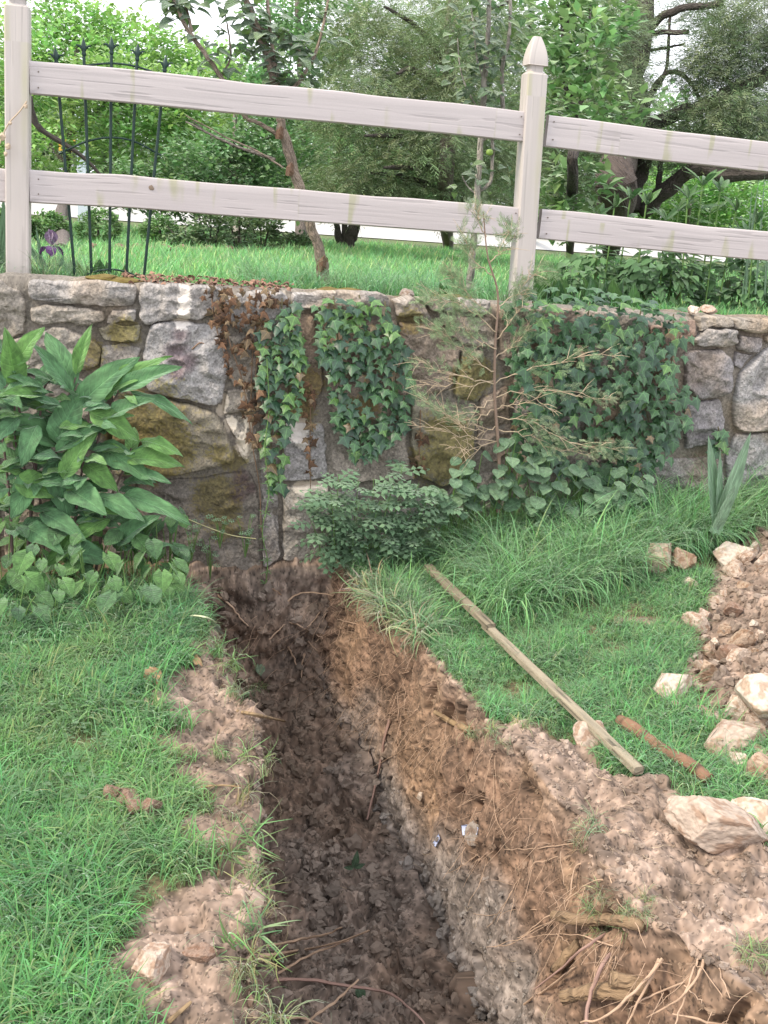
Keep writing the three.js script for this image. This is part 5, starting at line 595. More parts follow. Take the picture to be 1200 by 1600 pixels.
// ---- sword-leaved iris by the wall
function swordLeaf(parent, P, tip, w, mat, bend = 0.15) { const d = tip.clone().sub(P), L = d.length(); const g = leafMB({ L: 1, W: 1, nu: 12, nv: 2, shape: 'sword', droop: bend, fold: 0.12, wave: 0.01, seed: Math.round(L * 99) }).geo(); return putLeaf(parent, g, mat, P, d.clone().add(V(0, 0, -L * bend * 0.2)), V(0.4, 0.2, 1), V(w, L, w), 'sword_leaf'); }
const swordMat = leafMat(0.36, 0.56, 0.36, { map: veinMap(1, false, 0), t: 0.25 }), swordMat2 = leafMat(0.3, 0.5, 0.31, { map: veinMap(1, false, 0), t: 0.25 });
{
  const p = thing('iris_plant', 'fan of broad pale green sword leaves rising from the tall grass', 'plant'), B = V(...[[2.531,0.356,0.62]][0]); for (const [t, w, i] of [[[[2.675,0.82,0.55]][0], 0.11, 0], [[[2.458,0.8,0.55]][0], 0.09, 1], [[[2.509,0.749,0.58]][0], 0.05, 1], [[[2.582,0.595,0.64]][0], 0.085, 0]]) swordLeaf(p, B.clone().add(V(0.02 * i - 0.01, 0, 0)), V(...t), w, i ? swordMat2 : swordMat, 0.12);
}
// ---- small cedar in front of the wall
const needleMat = (r, g, b) => new THREE.MeshPhysicalMaterial({ color: new THREE.Color().setRGB(r, g, b), vertexColors: true, roughness: 0.95, transmission: 0.2, thickness: 0, side: THREE.DoubleSide });
function sprigMB(seed, n = 12, spread = 0.7) { // flat feathery spray along +Y, length 1
  const b = new MB(), r = rng(seed); for (let k = 0; k < n; k++) { const u = 0.1 + 0.9 * k / n, s = k % 2 ? 1 : -1, l = 0.36 * (1.1 - u) + 0.1, a = s * (0.5 + 0.5 * r()) * spread, z0 = 0.1 * (r() - 0.5), w = 0.022; const x1 = Math.sin(a) * l, y1 = u + Math.cos(a) * l, z1 = z0 + 0.25 * (r() - 0.5) * l - 0.1 * u; const c = 0.7 + 0.6 * r(), C = [c, c, c * 0.9]; const i0 = b.v(-w, u, z0 - 0.08 * u, C), i1 = b.v(w, u + 0.01, z0 - 0.08 * u, C), i2 = b.v(x1 + w * 0.7, y1, z1, C), i3 = b.v(x1 - w * 0.7, y1, z1 + 0.02, C); b.q(i0, i1, i2, i3); } return b; }
const sprigs = [1, 2, 3, 4].map(s => sprigMB(s));
{
  const p = thing('cedar_sapling', 'spindly young cedar with many bare pale twigs in front of the wall', 'tree'), r = rng(91);
  const bark = new THREE.MeshStandardMaterial({ color: new THREE.Color().setRGB(0.23, 0.16, 0.12), roughness: 0.95, bumpMap: barkBump, bumpScale: 0.005 }), twig = new THREE.MeshStandardMaterial({ color: new THREE.Color().setRGB(0.46, 0.36, 0.25), roughness: 0.95 }), nm = needleMat(0.20, 0.28, 0.155), nm2 = needleMat(0.23, 0.29, 0.185);
  const trunk = curve([[1.6,0.324,0.24],[1.577,0.578,0.24],[1.52,0.881,0.24],[1.495,1.115,0.24],[1.481,1.342,0.24],[1.415,1.504,0.24],[1.374,1.689,0.24]], 40), q = new MB(); q.tube(trunk, (u) => lerp(0.0095, 0.0025, u), 8); mesh('trunk', q, bark, p);
  const branch = (px, foliage, zs, rr = 0.004) => { const c = curve(px.map((v, i) => V(v[0], v[1], 0.24 + zs * i / (px.length - 1))), 14), b = new MB(); c.forEach((q, i) => { if (i) { q.x += 0.016 * (r() - 0.5); q.y += 0.02 * (r() - 0.5); q.z += 0.03 * (r() - 0.5); } }); b.tube(c, (u) => rr * (1 - 0.65 * u), 5); const B = mesh('branch', b, twig, p);
    const t = new MB(); for (let k = 3; k < 14; k++) for (let m = 0; m < 2; m++) { const d = c[k].clone().sub(c[k - 1]).normalize().add(V(0.9 * (r() - 0.5), 0.9 * (r() - 0.5), 0.9 * (r() - 0.5))), L = 0.03 + 0.07 * r(); t.tube([c[k], c[k].clone().addScaledVector(d, L * 0.5).add(V(0, 0.006, 0)), c[k].clone().addScaledVector(d, L)], [0.0016, 0.0012, 0.0006], 3, null, false); } const T = mesh('twigs', t, twig, B); T.userData.kind = 'stuff';
    if (foliage) { const f = new MB(); for (let k = 0; k < foliage; k++) { const u = 1 - r() ** 1.2 * 0.75, C = c[Math.round(u * 14)], d = c[14].clone().sub(c[10]).normalize().add(V(2.2 * (r() - 0.5), 2.0 * (r() - 0.38), 2.0 * (r() - 0.5))), s = 0.024 + 0.034 * r(), g = 0.7 + 0.6 * r(); f.add(sprigs[k % 4], M4(C.clone().add(V(0.075 * (r() - 0.5), 0.075 * (r() - 0.5), 0.075 * (r() - 0.5))), frame(d, V(r() - 0.5, r() - 0.3, 1)), s), [g, g, g]); } const F = mesh('foliage', f, r() < 0.6 ? nm : nm2, B); F.userData.kind = 'stuff'; } };
  const Z = [[[[1.503,0.999],[1.399,1.053],[1.271,1.134],[1.147,1.199]], 90, 0.05], [[[1.51,0.94],[1.347,0.979],[1.193,1.016],[1.102,1.041]], 40, 0.1], [[[1.511,0.955],[1.351,0.935],[1.231,0.931],[1.127,0.927]], 0, 0.05], [[[1.521,0.866],[1.394,0.818],[1.272,0.814],[1.13,0.898]], 60, 0.12], [[[1.536,0.822],[1.43,0.774],[1.306,0.785],[1.146,0.884]], 30, 0.02], [[[1.553,0.67],[1.407,0.697],[1.281,0.724],[1.096,0.764]], 0, 0.1], [[[1.553,0.67],[1.444,0.637],[1.381,0.651],[1.321,0.634]], 0, 0.05],
    [[[1.513,0.94],[1.649,1.019],[1.827,1.085],[2.044,1.124]], 60, 0.14], [[[1.52,0.875],[1.691,0.932],[1.882,0.923],[2.061,0.914]], 60, 0.14], [[[1.533,0.791],[1.679,0.78],[1.88,0.709],[2.113,0.683]], 130, 0.16], [[[1.546,0.731],[1.688,0.704],[1.857,0.646],[2.052,0.65]], 60, 0.1], [[[1.502,1.058],[1.575,1.119],[1.628,1.179],[1.667,1.238]], 60, 0.02], [[[1.495,1.173],[1.378,1.252],[1.254,1.302],[1.136,1.323]], 150, 0.05], [[[1.491,1.23],[1.372,1.308],[1.29,1.387],[1.241,1.439]], 110, 0.0], [[[1.488,1.286],[1.575,1.361],[1.626,1.434],[1.685,1.451]], 90, -0.02], [[[1.448,1.424],[1.368,1.474],[1.333,1.526],[1.299,1.578]], 90, 0], [[[1.427,1.477],[1.479,1.535],[1.517,1.592],[1.483,1.63]], 80, 0], [[[1.4,1.584],[1.365,1.636],[1.355,1.675],[1.342,1.714]], 50, 0], [[[1.498,1.144],[1.561,1.233],[1.595,1.32],[1.603,1.377]], 90, 0], [[[1.503,1.101],[1.405,1.14],[1.324,1.193],[1.233,1.217]], 80, 0.06], [[[1.53,0.822],[1.607,0.854],[1.697,0.887],[1.783,0.829]], 0, 0.1], [[[1.541,0.746],[1.465,0.729],[1.37,0.757],[1.304,0.8]], 0, 0.12]];
  for (const [px, f, z] of Z) branch(px, f * 1.0, z, f ? 0.0028 : 0.0023);
}
// ---- behind the wall: iris with flower, broad leaves, shoots
const broadGeos = [0, 1, 2].map(i => leafMB({ L: 1, W: 0.42, nu: 8, nv: 3, shape: 'ovate', droop: 0.25 + 0.3 * i, fold: 0.3, wave: 0.04, seed: i + 81 }).geo());
const broadMats = [leafMat(0.12, 0.31, 0.065, { t: 0.35 }), leafMat(0.09, 0.25, 0.07, { t: 0.35 }), leafMat(0.175, 0.37, 0.09, { t: 0.35 })];
{
  const p = thing('bearded_iris', 'iris with one purple and lilac flower above the wall behind the trellis', 'flower'), F = V(...[[-0.497,1.361,-0.7]][0]), r = rng(101), st = new MB(); st.tube(curve([V(F.x - 0.02, 1.15, -0.7), V(F.x - 0.01, 1.3, -0.7), F], 10), [0.005], 6); mesh('stem', st, greenStem, p);
  const lilac = leafMat(0.55, 0.36, 0.62, { map: veins, t: 0.35, coat: 0 }), purple = leafMat(0.22, 0.07, 0.34, { map: veinsFine, t: 0.25, coat: 0 }); const pet = leafMB({ L: 1, W: 0.75, nu: 8, nv: 3, shape: 'obovate', droop: 0.9, fold: 0.2, wave: 0.2, seed: 3 }).geo(), fall = leafMB({ L: 1, W: 0.6, nu: 8, nv: 3, shape: 'obovate', droop: 1.6, fold: 0.1, wave: 0.2, seed: 5 }).geo();
  for (let k = 0; k < 3; k++) { const a = k * 2.09 + 0.5; putLeaf(p, pet, lilac, F, V(Math.cos(a) * 0.35, 1, Math.sin(a) * 0.35), V(-Math.cos(a), 0.2, -Math.sin(a)).negate(), 0.085, 'petal'); const c = k * 2.09 + 1.5; putLeaf(p, fall, purple, F, V(Math.cos(c), 0.25, Math.sin(c)), V(0, 1, 0), 0.085, 'petal'); }
  for (const t of [[-0.57,1.46,-0.72],[-0.603,1.368,-0.72],[-0.545,1.311,-0.72],[-0.44,1.332,-0.72],[-0.645,1.425,-0.72]]) swordLeaf(p, V(F.x + 0.1 * (r() - 0.5), 1.18, -0.72), V(...t), 0.022, swordMat2, 0.3);
  const big = thing('iris_leaves', 'dark upright sword leaves beside the fence post', 'plant'); for (const t of [[-0.677,1.55,-0.6],[-0.695,1.6,-0.6],[-0.713,1.484,-0.6],[-0.794,1.565,-0.6]]) swordLeaf(big, V([[-0.713,1.19,-0.6]][0][0], 1.16, -0.6), V(...t), 0.04, swordMat2, 0.1);
  const clump = (label, centre, n, h, seed, lean = 0.5, group) => { const c = thing('broad_leaf_clump', label, 'plant', group, V(centre[0], 1.18, centre[1])), q = rng(seed); for (let k = 0; k < n; k++) { const a = q() * 6.28, d = V(Math.cos(a) * lean, 1, Math.sin(a) * lean); putLeaf(c, broadGeos[k % 3], broadMats[Math.floor(q() * 3)], V(0.06 * (q() - 0.5), 0, 0.06 * (q() - 0.5)), d, V(Math.cos(a), 0.4, Math.sin(a) + 0.5), h * (0.7 + 0.5 * q())); } };
  for (const [x, y] of [[-0.313,1.259],[-0.238,1.263],[-0.178,1.266]]) clump('low broad-leaved plant behind the trellis foot', [x, -0.62], 9, 0.14, 111 + x * 10, 0.9, 'broad-leaved plants behind the trellis');
  for (const [x, y] of [[0.937,1.273]]) clump('small upright leaf clump beside the leaning trunk', [x, -0.42], 4, 0.09, 7, 0.4);
  for (const [x, y] of [[1.403,1.282],[1.503,1.288]]) clump('upright tulip-like leaves on the wall top beside the thin pale trunk', [x, -0.4], 4, 0.15, 117 + x * 9, 0.35, 'upright leaves by the pale trunk');
  [[1.99,1.287],[2.068,1.291],[2.151,1.296],[2.235,1.294],[2.315,1.298],[2.397,1.295],[2.483,1.293],[2.021,1.322],[2.185,1.314],[2.35,1.313]].forEach(([x, y], i) => clump('lush broad-leaved clump on the wall top behind the ivy', [x, -0.48 - (i > 6 ? 0.18 : 0) - 0.05 * r()], 9, 0.19, 131 + i, 0.42, 'broad-leaved clumps behind the ivy'));
}
{ // leafy shoots with whorled narrow leaves behind the fence
  const whorl = [0, 1].map(i => leafMB({ L: 1, W: 0.22, nu: 6, nv: 2, shape: 'lance', droop: 0.5 + 0.3 * i, fold: 0.2, wave: 0.03, seed: 91 + i }).geo()), r = rng(151);
  const shoots = [[[2.594,1.747,-1.1]], [[2.686,1.8,-1.1]], [[2.742,1.778,-1.0]], [[2.895,1.757,-0.9]], [[2.992,1.904,-0.85]], [[2.914,1.829,-0.85]], [[3.105,1.878,-0.85]], [[3.225,1.782,-0.85]], [[3.33,1.721,-0.8]], [[2.825,1.7,-0.9]], [[3.126,1.754,-0.95]], [[3.346,1.646,-0.9]], [[2.547,1.686,-1.2]]].map(a => a[0]);
  shoots.forEach((t, i) => { const T = V(...t), p = thing('leafy_shoot', i < 3 || i === 12 ? 'leafy upright shoot in front of the big cedar trunk' : 'tall leafy shoot with narrow whorled leaves behind the fence rails', 'plant', i < 3 || i === 12 ? 'shoots by the cedar trunk' : 'tall leafy shoots behind the fence'), B = V(T.x + 0.08 * (r() - 0.5), 1.15, T.z + 0.05), c = curve([B, B.clone().lerp(T, 0.5), T], 12), q = new MB(); q.tube(c, [0.005], 5); mesh('stem', q, greenStem, p); for (let k = 0; k < 22; k++) { const u = k < 7 ? 1 : 0.25 + 0.75 * r(), a = r() * 6.28; putLeaf(p, whorl[k % 2], broadMats[Math.floor(r() * 3)], c[Math.min(12, Math.round(u * 12))], V(Math.cos(a), k < 7 ? 1.3 : 0.5, Math.sin(a)), V(0.2, 1, 0.5), 0.10 + 0.06 * r()); } });
  const ir = thing('iris_leaves', 'tall thin sword leaves standing behind the fence end', 'plant'); for (const [b, t] of [[[[3.3,1.33,-0.75]][0], [[3.277,1.978,-0.75]][0]], [[[3.32,1.331,-0.75]][0], [[3.24,1.924,-0.75]][0]], [[[3.382,1.334,-0.75]][0], [[3.308,1.997,-0.75]][0]], [[[3.443,1.337,-0.75]][0], [[3.362,1.899,-0.75]][0]]]) swordLeaf(ir, V(...b), V(...t), 0.022, swordMat, 0.06);
  const sh = (label, ell, n, seed, mats, s) => { const p = thing('leafy_shrub', label, 'shrub'), q = rng(seed), f = new MB(), g = leafMB({ L: 1, W: 0.5, nu: 4, nv: 1, shape: 'ovate', droop: 0.6, fold: 0.2, wave: 0, seed: 3 }); for (let k = 0; k < n; k++) { const a = q() * 6.28, c = Math.acos(1 - 1.3 * q()), R = q() ** 0.35, P = V(ell[0] + ell[3] * R * Math.sin(c) * Math.cos(a), ell[1] + ell[4] * R * Math.cos(c), ell[2] + ell[5] * R * Math.sin(c) * Math.sin(a)), gg = 0.65 + 0.7 * q(); f.add(g, M4(P, frame(V(Math.cos(a) + q() - 0.5, q() - 0.6, Math.sin(a) + q() - 0.2), V(q() - 0.5, 1, q() - 0.2)), s * (0.7 + 0.6 * q())), [gg, gg, gg]); } stuffPart('foliage', f, mats, p); const st = new MB(); for (let k = 0; k < 7; k++) { const a = q() * 6.28; st.tube(curve([V(ell[0] + 0.2 * (q() - 0.5), 1.1, ell[2]), V(ell[0] + 0.3 * ell[3] * Math.cos(a), ell[1] - 0.1, ell[2] + 0.3 * ell[5] * Math.sin(a)), V(ell[0] + 0.7 * ell[3] * Math.cos(a), ell[1] + 0.5 * ell[4], ell[2] + 0.7 * ell[5] * Math.sin(a))], 8), (u) => 0.006 * (1 - 0.7 * u), 5); } mesh('stems', st, stemMat, p); st; p.children[1].name = 'stem'; return p; };
  const dm = new THREE.MeshPhysicalMaterial({ color: new THREE.Color().setRGB(0.105, 0.22, 0.08), vertexColors: true, roughness: 0.97, transmission: 0.3, thickness: 0, side: THREE.DoubleSide, clearcoat: 0.2, clearcoatRoughness: 0.4 });
  const a = [[2.79,1.353,-0.95],[3.117,1.372,-0.95],[3.459,1.354,-0.95],[2.578,1.414,-0.95]];
  sh('dense dark green leafy shrub under the lower fence rail beside the post', [a[3][0], 1.28, -1.2, 0.3, 0.22, 0.25], 420, 161, dm, 0.07); sh('dense dark green shrub with tiny white flowers under the lower rail', [a[0][0] + 0.1, 1.32, -0.95, 0.28, 0.24, 0.2], 420, 163, dm, 0.075); sh('leafy shrub at the fence end with bright gaps between its stems', [a[2][0], 1.32, -0.95, 0.34, 0.24, 0.2], 380, 167, dm, 0.075);
}


// ---------------------------------------------------------------- trees and shrubs behind the wall
const barkMat = (r, g, b) => new THREE.MeshStandardMaterial({ color: new THREE.Color().setRGB(r, g, b), vertexColors: true, roughness: 0.95, bumpMap: barkBump, bumpScale: 0.03 });
const crownMat = (r, g, b, t = 0.4) => new THREE.MeshPhysicalMaterial({ color: new THREE.Color().setRGB(r, g, b), vertexColors: true, roughness: 0.97, transmission: t, thickness: 0, side: THREE.DoubleSide });
const diamond = (() => { const b = new MB(); b.v(0, 0, 0); b.v(0.28, 0.45, 0.06); b.v(0, 1, -0.12); b.v(-0.28, 0.45, 0.06); b.v(0, 0.45, 0); b.t(0, 1, 4); b.t(4, 1, 2); b.t(4, 2, 3); b.t(0, 4, 3); return b; })();
const quadLeaf = (() => { const b = new MB(); b.v(0, 0, 0); b.v(0.3, 0.5, 0.05); b.v(0, 1, -0.08); b.v(-0.3, 0.5, 0.05); b.t(0, 1, 2); b.t(0, 2, 3); return b; })();
const limbCol = (s) => (u) => { const c = 0.75 + 0.5 * noise(u * 14, s, 3); return [c, c, c]; };
function limb(parent, pts, r0, r1, mat, name = 'limb', seg = 8) { const q = new MB(), c = curve(pts, Math.max(10, pts.length * 6)), s = pts[0][0] * 7; c.forEach((p, i) => { if (i && i < c.length - 1) { p.x += r0 * 0.5 * (noise(i * 0.6, s, 1) - 0.5); p.y += r0 * 0.5 * (noise(i * 0.6, s, 6) - 0.5); } }); q.tube(c, (u) => lerp(r0, r1, u) * (0.85 + 0.3 * noise(u * 10, s, 2)), seg, limbCol(s)); return mesh(name, q, mat, parent); }
// crown: leaf clumps spread through ellipsoids [x,y,z,rx,ry,rz,clumps]
function crown(ells, per, leaf, size, seed, spread, droop = 0, hollow = 0.5) { const f = new MB(), r = rng(seed); for (const [x, y, z, rx, ry, rz, n] of ells) for (let k = 0; k < n; k++) { const a = r() * 6.283, c = 2 * r() - 1, s = Math.sqrt(1 - c * c), R = hollow + (1 - hollow) * r() ** 0.6, P = V(x + rx * R * s * Math.cos(a), y + ry * R * c, z + rz * R * s * Math.sin(a)), g0 = 0.7 + 0.6 * r(), yl = 0.85 + 0.4 * r(); const out = V(s * Math.cos(a), 0.25 - droop, s * Math.sin(a)); for (let m = 0; m < per; m++) { const d = out.clone().add(V(1.6 * (r() - 0.5), 1.2 * (r() - 0.5) - droop * 0.5, 1.6 * (r() - 0.5))), Q = P.clone().add(V(spread * (r() + r() - 1), spread * 0.6 * (r() + r() - 1), spread * (r() + r() - 1))), g = g0 * (0.8 + 0.4 * r()); f.add(Array.isArray(leaf) ? leaf[m % leaf.length] : leaf, M4(Q, frame(d, V(r() - 0.5, 1, r() - 0.5)), size * (0.65 + 0.7 * r())), [g * yl, g, g * 0.9]); } } return f; }
const px = (D, r) => D * r / 1560;
const sprigCheap = [5, 6, 7].map(s => sprigMB(s, 7, 0.9));
{
  const greyBark = barkMat(0.17, 0.14, 0.125), cedarBark = barkMat(0.085, 0.065, 0.055), darkBark = barkMat(0.07, 0.058, 0.05), paleBark = barkMat(0.3, 0.27, 0.23);
  const E = (D, list) => list.map(([c, rx, ry, n]) => [c[0], c[1], c[2], px(D, rx), px(D, ry), px(D, rx) * 0.8, n]);
  // bright maples across the lawn
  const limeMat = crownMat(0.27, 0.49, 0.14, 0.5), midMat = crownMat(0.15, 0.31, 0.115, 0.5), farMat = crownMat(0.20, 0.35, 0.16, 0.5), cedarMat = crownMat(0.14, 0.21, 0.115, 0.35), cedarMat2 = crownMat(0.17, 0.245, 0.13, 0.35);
  { const p = thing('maple_tree', 'bright lime green maple filling the gap above the clipped bushes', 'tree'); limb(p, [[[-0.718,1.094,-3.763]][0], [[-1.173,1.406,-9.679]][0], [[-1.096,2.203,-9.924]][0], [[-1.022,3.317,-10.274]][0]], 0.07, 0.03, greyBark, 'trunk'); for (const l of [[[[-1.134,1.725,-9.775]][0], [[-1.502,2.171,-10.012]][0], [[-1.761,2.739,-9.721]][0]], [[[-1.096,2.124,-9.898]][0], [[-0.53,2.643,-9.932]][0], [[-0.044,2.959,-9.486]][0]]]) limb(p, l, 0.03, 0.012, greyBark); stuffPart('crown', crown(E(13, [[[[-1.182,2.908,-10.178]][0], 95, 70, 130], [[[-0.435,2.545,-9.444]][0], 95, 65, 130], [[[-1.971,2.804,-10.766]][0], 80, 100, 90], [[[0.445,2.561,-9.669]][0], 80, 60, 90], [[[-1.478,1.931,-9.71]][0], 80, 50, 70], [[[-1.122,3.575,-10.599]][0], 60, 40, 50], [[[-0.12,2.042,-9.634]][0], 90, 45, 70], [[[-0.386,3.348,-10.67]][0], 90, 40, 70], [[[0.712,3.105,-10.324]][0], 60, 35, 50]]), 30, quadLeaf, 0.085, 201, 0.30), limeMat, p); }
  { const p = thing('maple_tree', 'mid green maple between the trellis and the leaning trunk', 'tree'); limb(p, [[[0.866,1.0,-6.689]][0], [[0.927,1.515,-8.126]][0], [[0.908,2.171,-8.347]][0], [[0.949,2.759,-8.531]][0]], 0.05, 0.02, paleBark, 'trunk'); for (const l of [[[[0.917,1.88,-8.249]][0], [[0.638,2.187,-8.418]][0], [[0.405,2.341,-8.309]][0]], [[[0.916,2.026,-8.297]][0], [[1.313,2.239,-8.272]][0], [[1.511,2.428,-8.07]][0]], [[[1.273,1.969,-7.112]][0], [[0.791,2.099,-7.271]][0], [[0.309,2.295,-7.453]][0]]]) limb(p, l, 0.02, 0.008, greyBark); stuffPart('crown', crown(E(12, [[[[0.715,1.864,-8.293]][0], 75, 50, 110], [[[1.313,2.13,-8.236]][0], 75, 45, 80], [[[0.348,1.539,-8.49]][0], 70, 40, 90], [[[1.616,1.642,-8.001]][0], 60, 30, 50], [[[1.31,2.641,-8.405]][0], 60, 45, 45], [[[-0.263,1.566,-8.647]][0], 70, 35, 60]]), 28, quadLeaf, 0.075, 203, 0.26), midMat, p); }
  // wood beyond the road
  const spots = [[-60, 40, 200], [60, 42, 190], [170, 39, 230], [300, 44, 210], [430, 40, 190], [540, 46, 170], [640, 41, 200], [760, 44, 170], [870, 40, 180], [990, 43, 200], [1100, 40, 190], [1230, 44, 190]];
  const dir = [[-0.19,1.708,3.426],[-0.115,1.711,3.444],[-0.046,1.717,3.459],[0.035,1.723,3.476],[0.116,1.729,3.494],[0.185,1.731,3.51],[0.247,1.736,3.523],[0.322,1.736,3.541],[0.391,1.735,3.558],[0.466,1.741,3.574],[0.535,1.744,3.59],[0.616,1.747,3.609]].map(p => V(...p).sub(camera.position));
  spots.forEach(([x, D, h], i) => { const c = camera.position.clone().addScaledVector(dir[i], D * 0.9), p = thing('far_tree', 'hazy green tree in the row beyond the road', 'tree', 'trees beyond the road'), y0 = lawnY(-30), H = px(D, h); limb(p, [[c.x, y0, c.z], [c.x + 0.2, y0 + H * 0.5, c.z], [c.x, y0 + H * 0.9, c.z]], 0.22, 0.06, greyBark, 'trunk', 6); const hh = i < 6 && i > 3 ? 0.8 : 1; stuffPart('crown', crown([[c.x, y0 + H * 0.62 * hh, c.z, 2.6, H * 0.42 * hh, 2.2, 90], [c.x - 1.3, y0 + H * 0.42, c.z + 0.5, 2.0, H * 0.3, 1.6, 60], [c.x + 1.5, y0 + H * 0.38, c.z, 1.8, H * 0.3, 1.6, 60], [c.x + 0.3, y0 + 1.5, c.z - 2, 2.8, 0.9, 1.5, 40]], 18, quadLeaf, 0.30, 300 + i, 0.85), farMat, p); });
  { const p = thing('tall_tree', 'pale green tree rising far behind the small apple tree', 'tree'); limb(p, [[[2.628,0.647,-14.599]][0], [[2.698,2.173,-15.479]][0], [[2.665,3.674,-15.983]][0], [[2.597,5.056,-16.456]][0]], 0.12, 0.05, greyBark, 'trunk'); stuffPart('crown', crown(E(19, [[[[2.665,3.674,-15.983]][0], 75, 70, 130], [[[3.253,4.645,-16.161]][0], 70, 60, 100], [[[2.242,4.636,-16.943]][0], 45, 40, 50], [[[3.028,2.546,-15.522]][0], 90, 50, 90], [[[1.599,3.244,-16.099]][0], 60, 40, 60]]), 24, quadLeaf, 0.12, 205, 0.42), midMat, p); }
  { const p = thing('tall_tree', 'dense green tree closing the gap between the two cedars', 'tree'); limb(p, [[[13.075,0.142,-30.384]][0], [[6.237,2.426,-12.544]][0], [[6.186,3.767,-13.0]][0], [[6.2,5.01,-13.407]][0]], 0.12, 0.05, greyBark, 'trunk'); stuffPart('crown', crown(E(17, [[[[6.101,3.76,-13.018]][0], 90, 80, 150], [[[6.322,2.432,-12.526]][0], 100, 60, 120], [[[6.947,4.447,-13.04]][0], 70, 70, 100], [[[5.458,4.642,-13.465]][0], 80, 60, 100], [[[4.614,3.748,-13.374]][0], 80, 80, 110]]), 22, quadLeaf, 0.11, 207, 0.40), midMat, p); }
  // dark cedars
  { const D = 11, p = thing('cedar_tree', 'large olive green cedar behind the middle of the fence', 'tree'); limb(p, [[[5.945,0.645,-16.217]][0], [[3.097,1.776,-6.607]][0], [[3.125,2.783,-6.932]][0], [[3.185,4.194,-7.384]][0]], 0.11, 0.06, greyBark, 'trunk', 10);
    for (const l of [[[[3.094,2.245,-6.762]][0], [[2.592,2.29,-6.358]][0], [[2.031,2.248,-5.94]][0]], [[[3.095,2.078,-6.706]][0], [[2.569,1.987,-6.155]][0], [[2.22,1.958,-5.798]][0]], [[[3.123,3.051,-7.021]][0], [[2.742,3.369,-6.786]][0], [[2.255,3.526,-6.524]][0]], [[[3.125,2.783,-6.932]][0], [[2.678,2.977,-6.672]][0], [[2.386,2.885,-6.28]][0]], [[[3.121,3.385,-7.132]][0], [[3.403,3.614,-6.707]][0], [[3.598,3.726,-6.481]][0]], [[[3.062,1.774,-6.614]][0], [[2.644,1.877,-6.425]][0], [[2.2,1.908,-6.327]][0]]]) limb(p, l, 0.05, 0.015, darkBark);
    stuffPart('crown', crown(E(D, [[[[2.366,3.192,-7.251]][0], 75, 75, 190], [[[2.065,2.536,-6.567]][0], 70, 50, 130], [[[2.851,2.628,-6.947]][0], 70, 55, 150], [[[3.403,2.269,-6.695]][0], 80, 55, 130], [[[2.509,1.997,-6.497]][0], 80, 45, 120], [[[2.168,1.771,-6.829]][0], 80, 40, 90], [[[2.975,3.577,-7.771]][0], 90, 50, 110], [[[3.672,3.16,-6.924]][0], 70, 90, 130], [[[3.131,1.712,-6.577]][0], 90, 25, 70], [[[4.094,2.126,-7.345]][0], 60, 60, 70], [[[2.96,2.898,-6.146]][0], 50, 60, 70], [[[2.925,3.454,-6.338]][0], 50, 45, 60], [[[2.836,2.299,-5.978]][0], 50, 40, 60]]), 16, sprigCheap, 0.15, 211, 0.34, 0.35), cedarMat2, p); }
  { const D = 8.6, p = thing('cedar_tree', 'big dark cedar with a thick reddish trunk and sweeping limbs behind the fence post', 'tree'); limb(p, [[[11.814,0.444,-20.935]][0], [[3.845,1.775,-3.831]][0], [[3.886,2.197,-3.961]][0], [[3.972,2.937,-4.184]][0], [[4.047,3.885,-4.479]][0]], 0.20, 0.11, cedarBark, 'trunk', 12);
    const ls = [[[[[3.98,1.734,-3.785]][0], [[4.059,2.054,-3.872]][0], [[4.026,2.205,-3.713]][0]], 0.09, 0.05], [[[[3.976,2.335,-3.985]][0], [[4.171,2.497,-3.775]][0], [[4.43,2.632,-3.541]][0], [[4.82,2.893,-3.316]][0]], 0.075, 0.05], [[[[4.087,1.742,-3.762]][0], [[4.203,1.989,-3.491]][0], [[4.278,2.111,-3.297]][0], [[4.425,2.073,-3.141]][0], [[4.851,2.106,-2.833]][0]], 0.075, 0.045], [[[[3.921,2.566,-4.074]][0], [[4.105,3.157,-4.225]][0], [[4.192,3.343,-4.049]][0], [[4.528,3.413,-3.775]][0]], 0.05, 0.025], [[[[3.919,2.88,-4.179]][0], [[4.105,3.157,-4.225]][0], [[4.159,3.203,-4.227]][0], [[4.299,3.184,-3.863]][0]], 0.035, 0.02], [[[[4.083,2.422,-3.987]][0], [[4.151,2.689,-4.059]][0], [[4.268,2.908,-4.103]][0], [[4.308,3.382,-4.25]][0]], 0.025, 0.012], [[[[3.972,3.042,-4.219]][0], [[4.16,3.067,-4.182]][0], [[4.428,3.14,-4.141]][0]], 0.02, 0.008], [[[[4.056,2.525,-4.028]][0], [[4.166,2.812,-3.988]][0], [[4.298,2.89,-3.982]][0], [[4.38,2.795,-3.823]][0], [[4.459,2.648,-3.755]][0]], 0.025, 0.015], [[[[4.146,1.75,-3.642]][0], [[4.122,2.008,-3.625]][0], [[4.147,2.189,-3.679]][0]], 0.03, 0.02]];
    for (const [l, a, b] of ls) limb(p, l, a, b, darkBark);
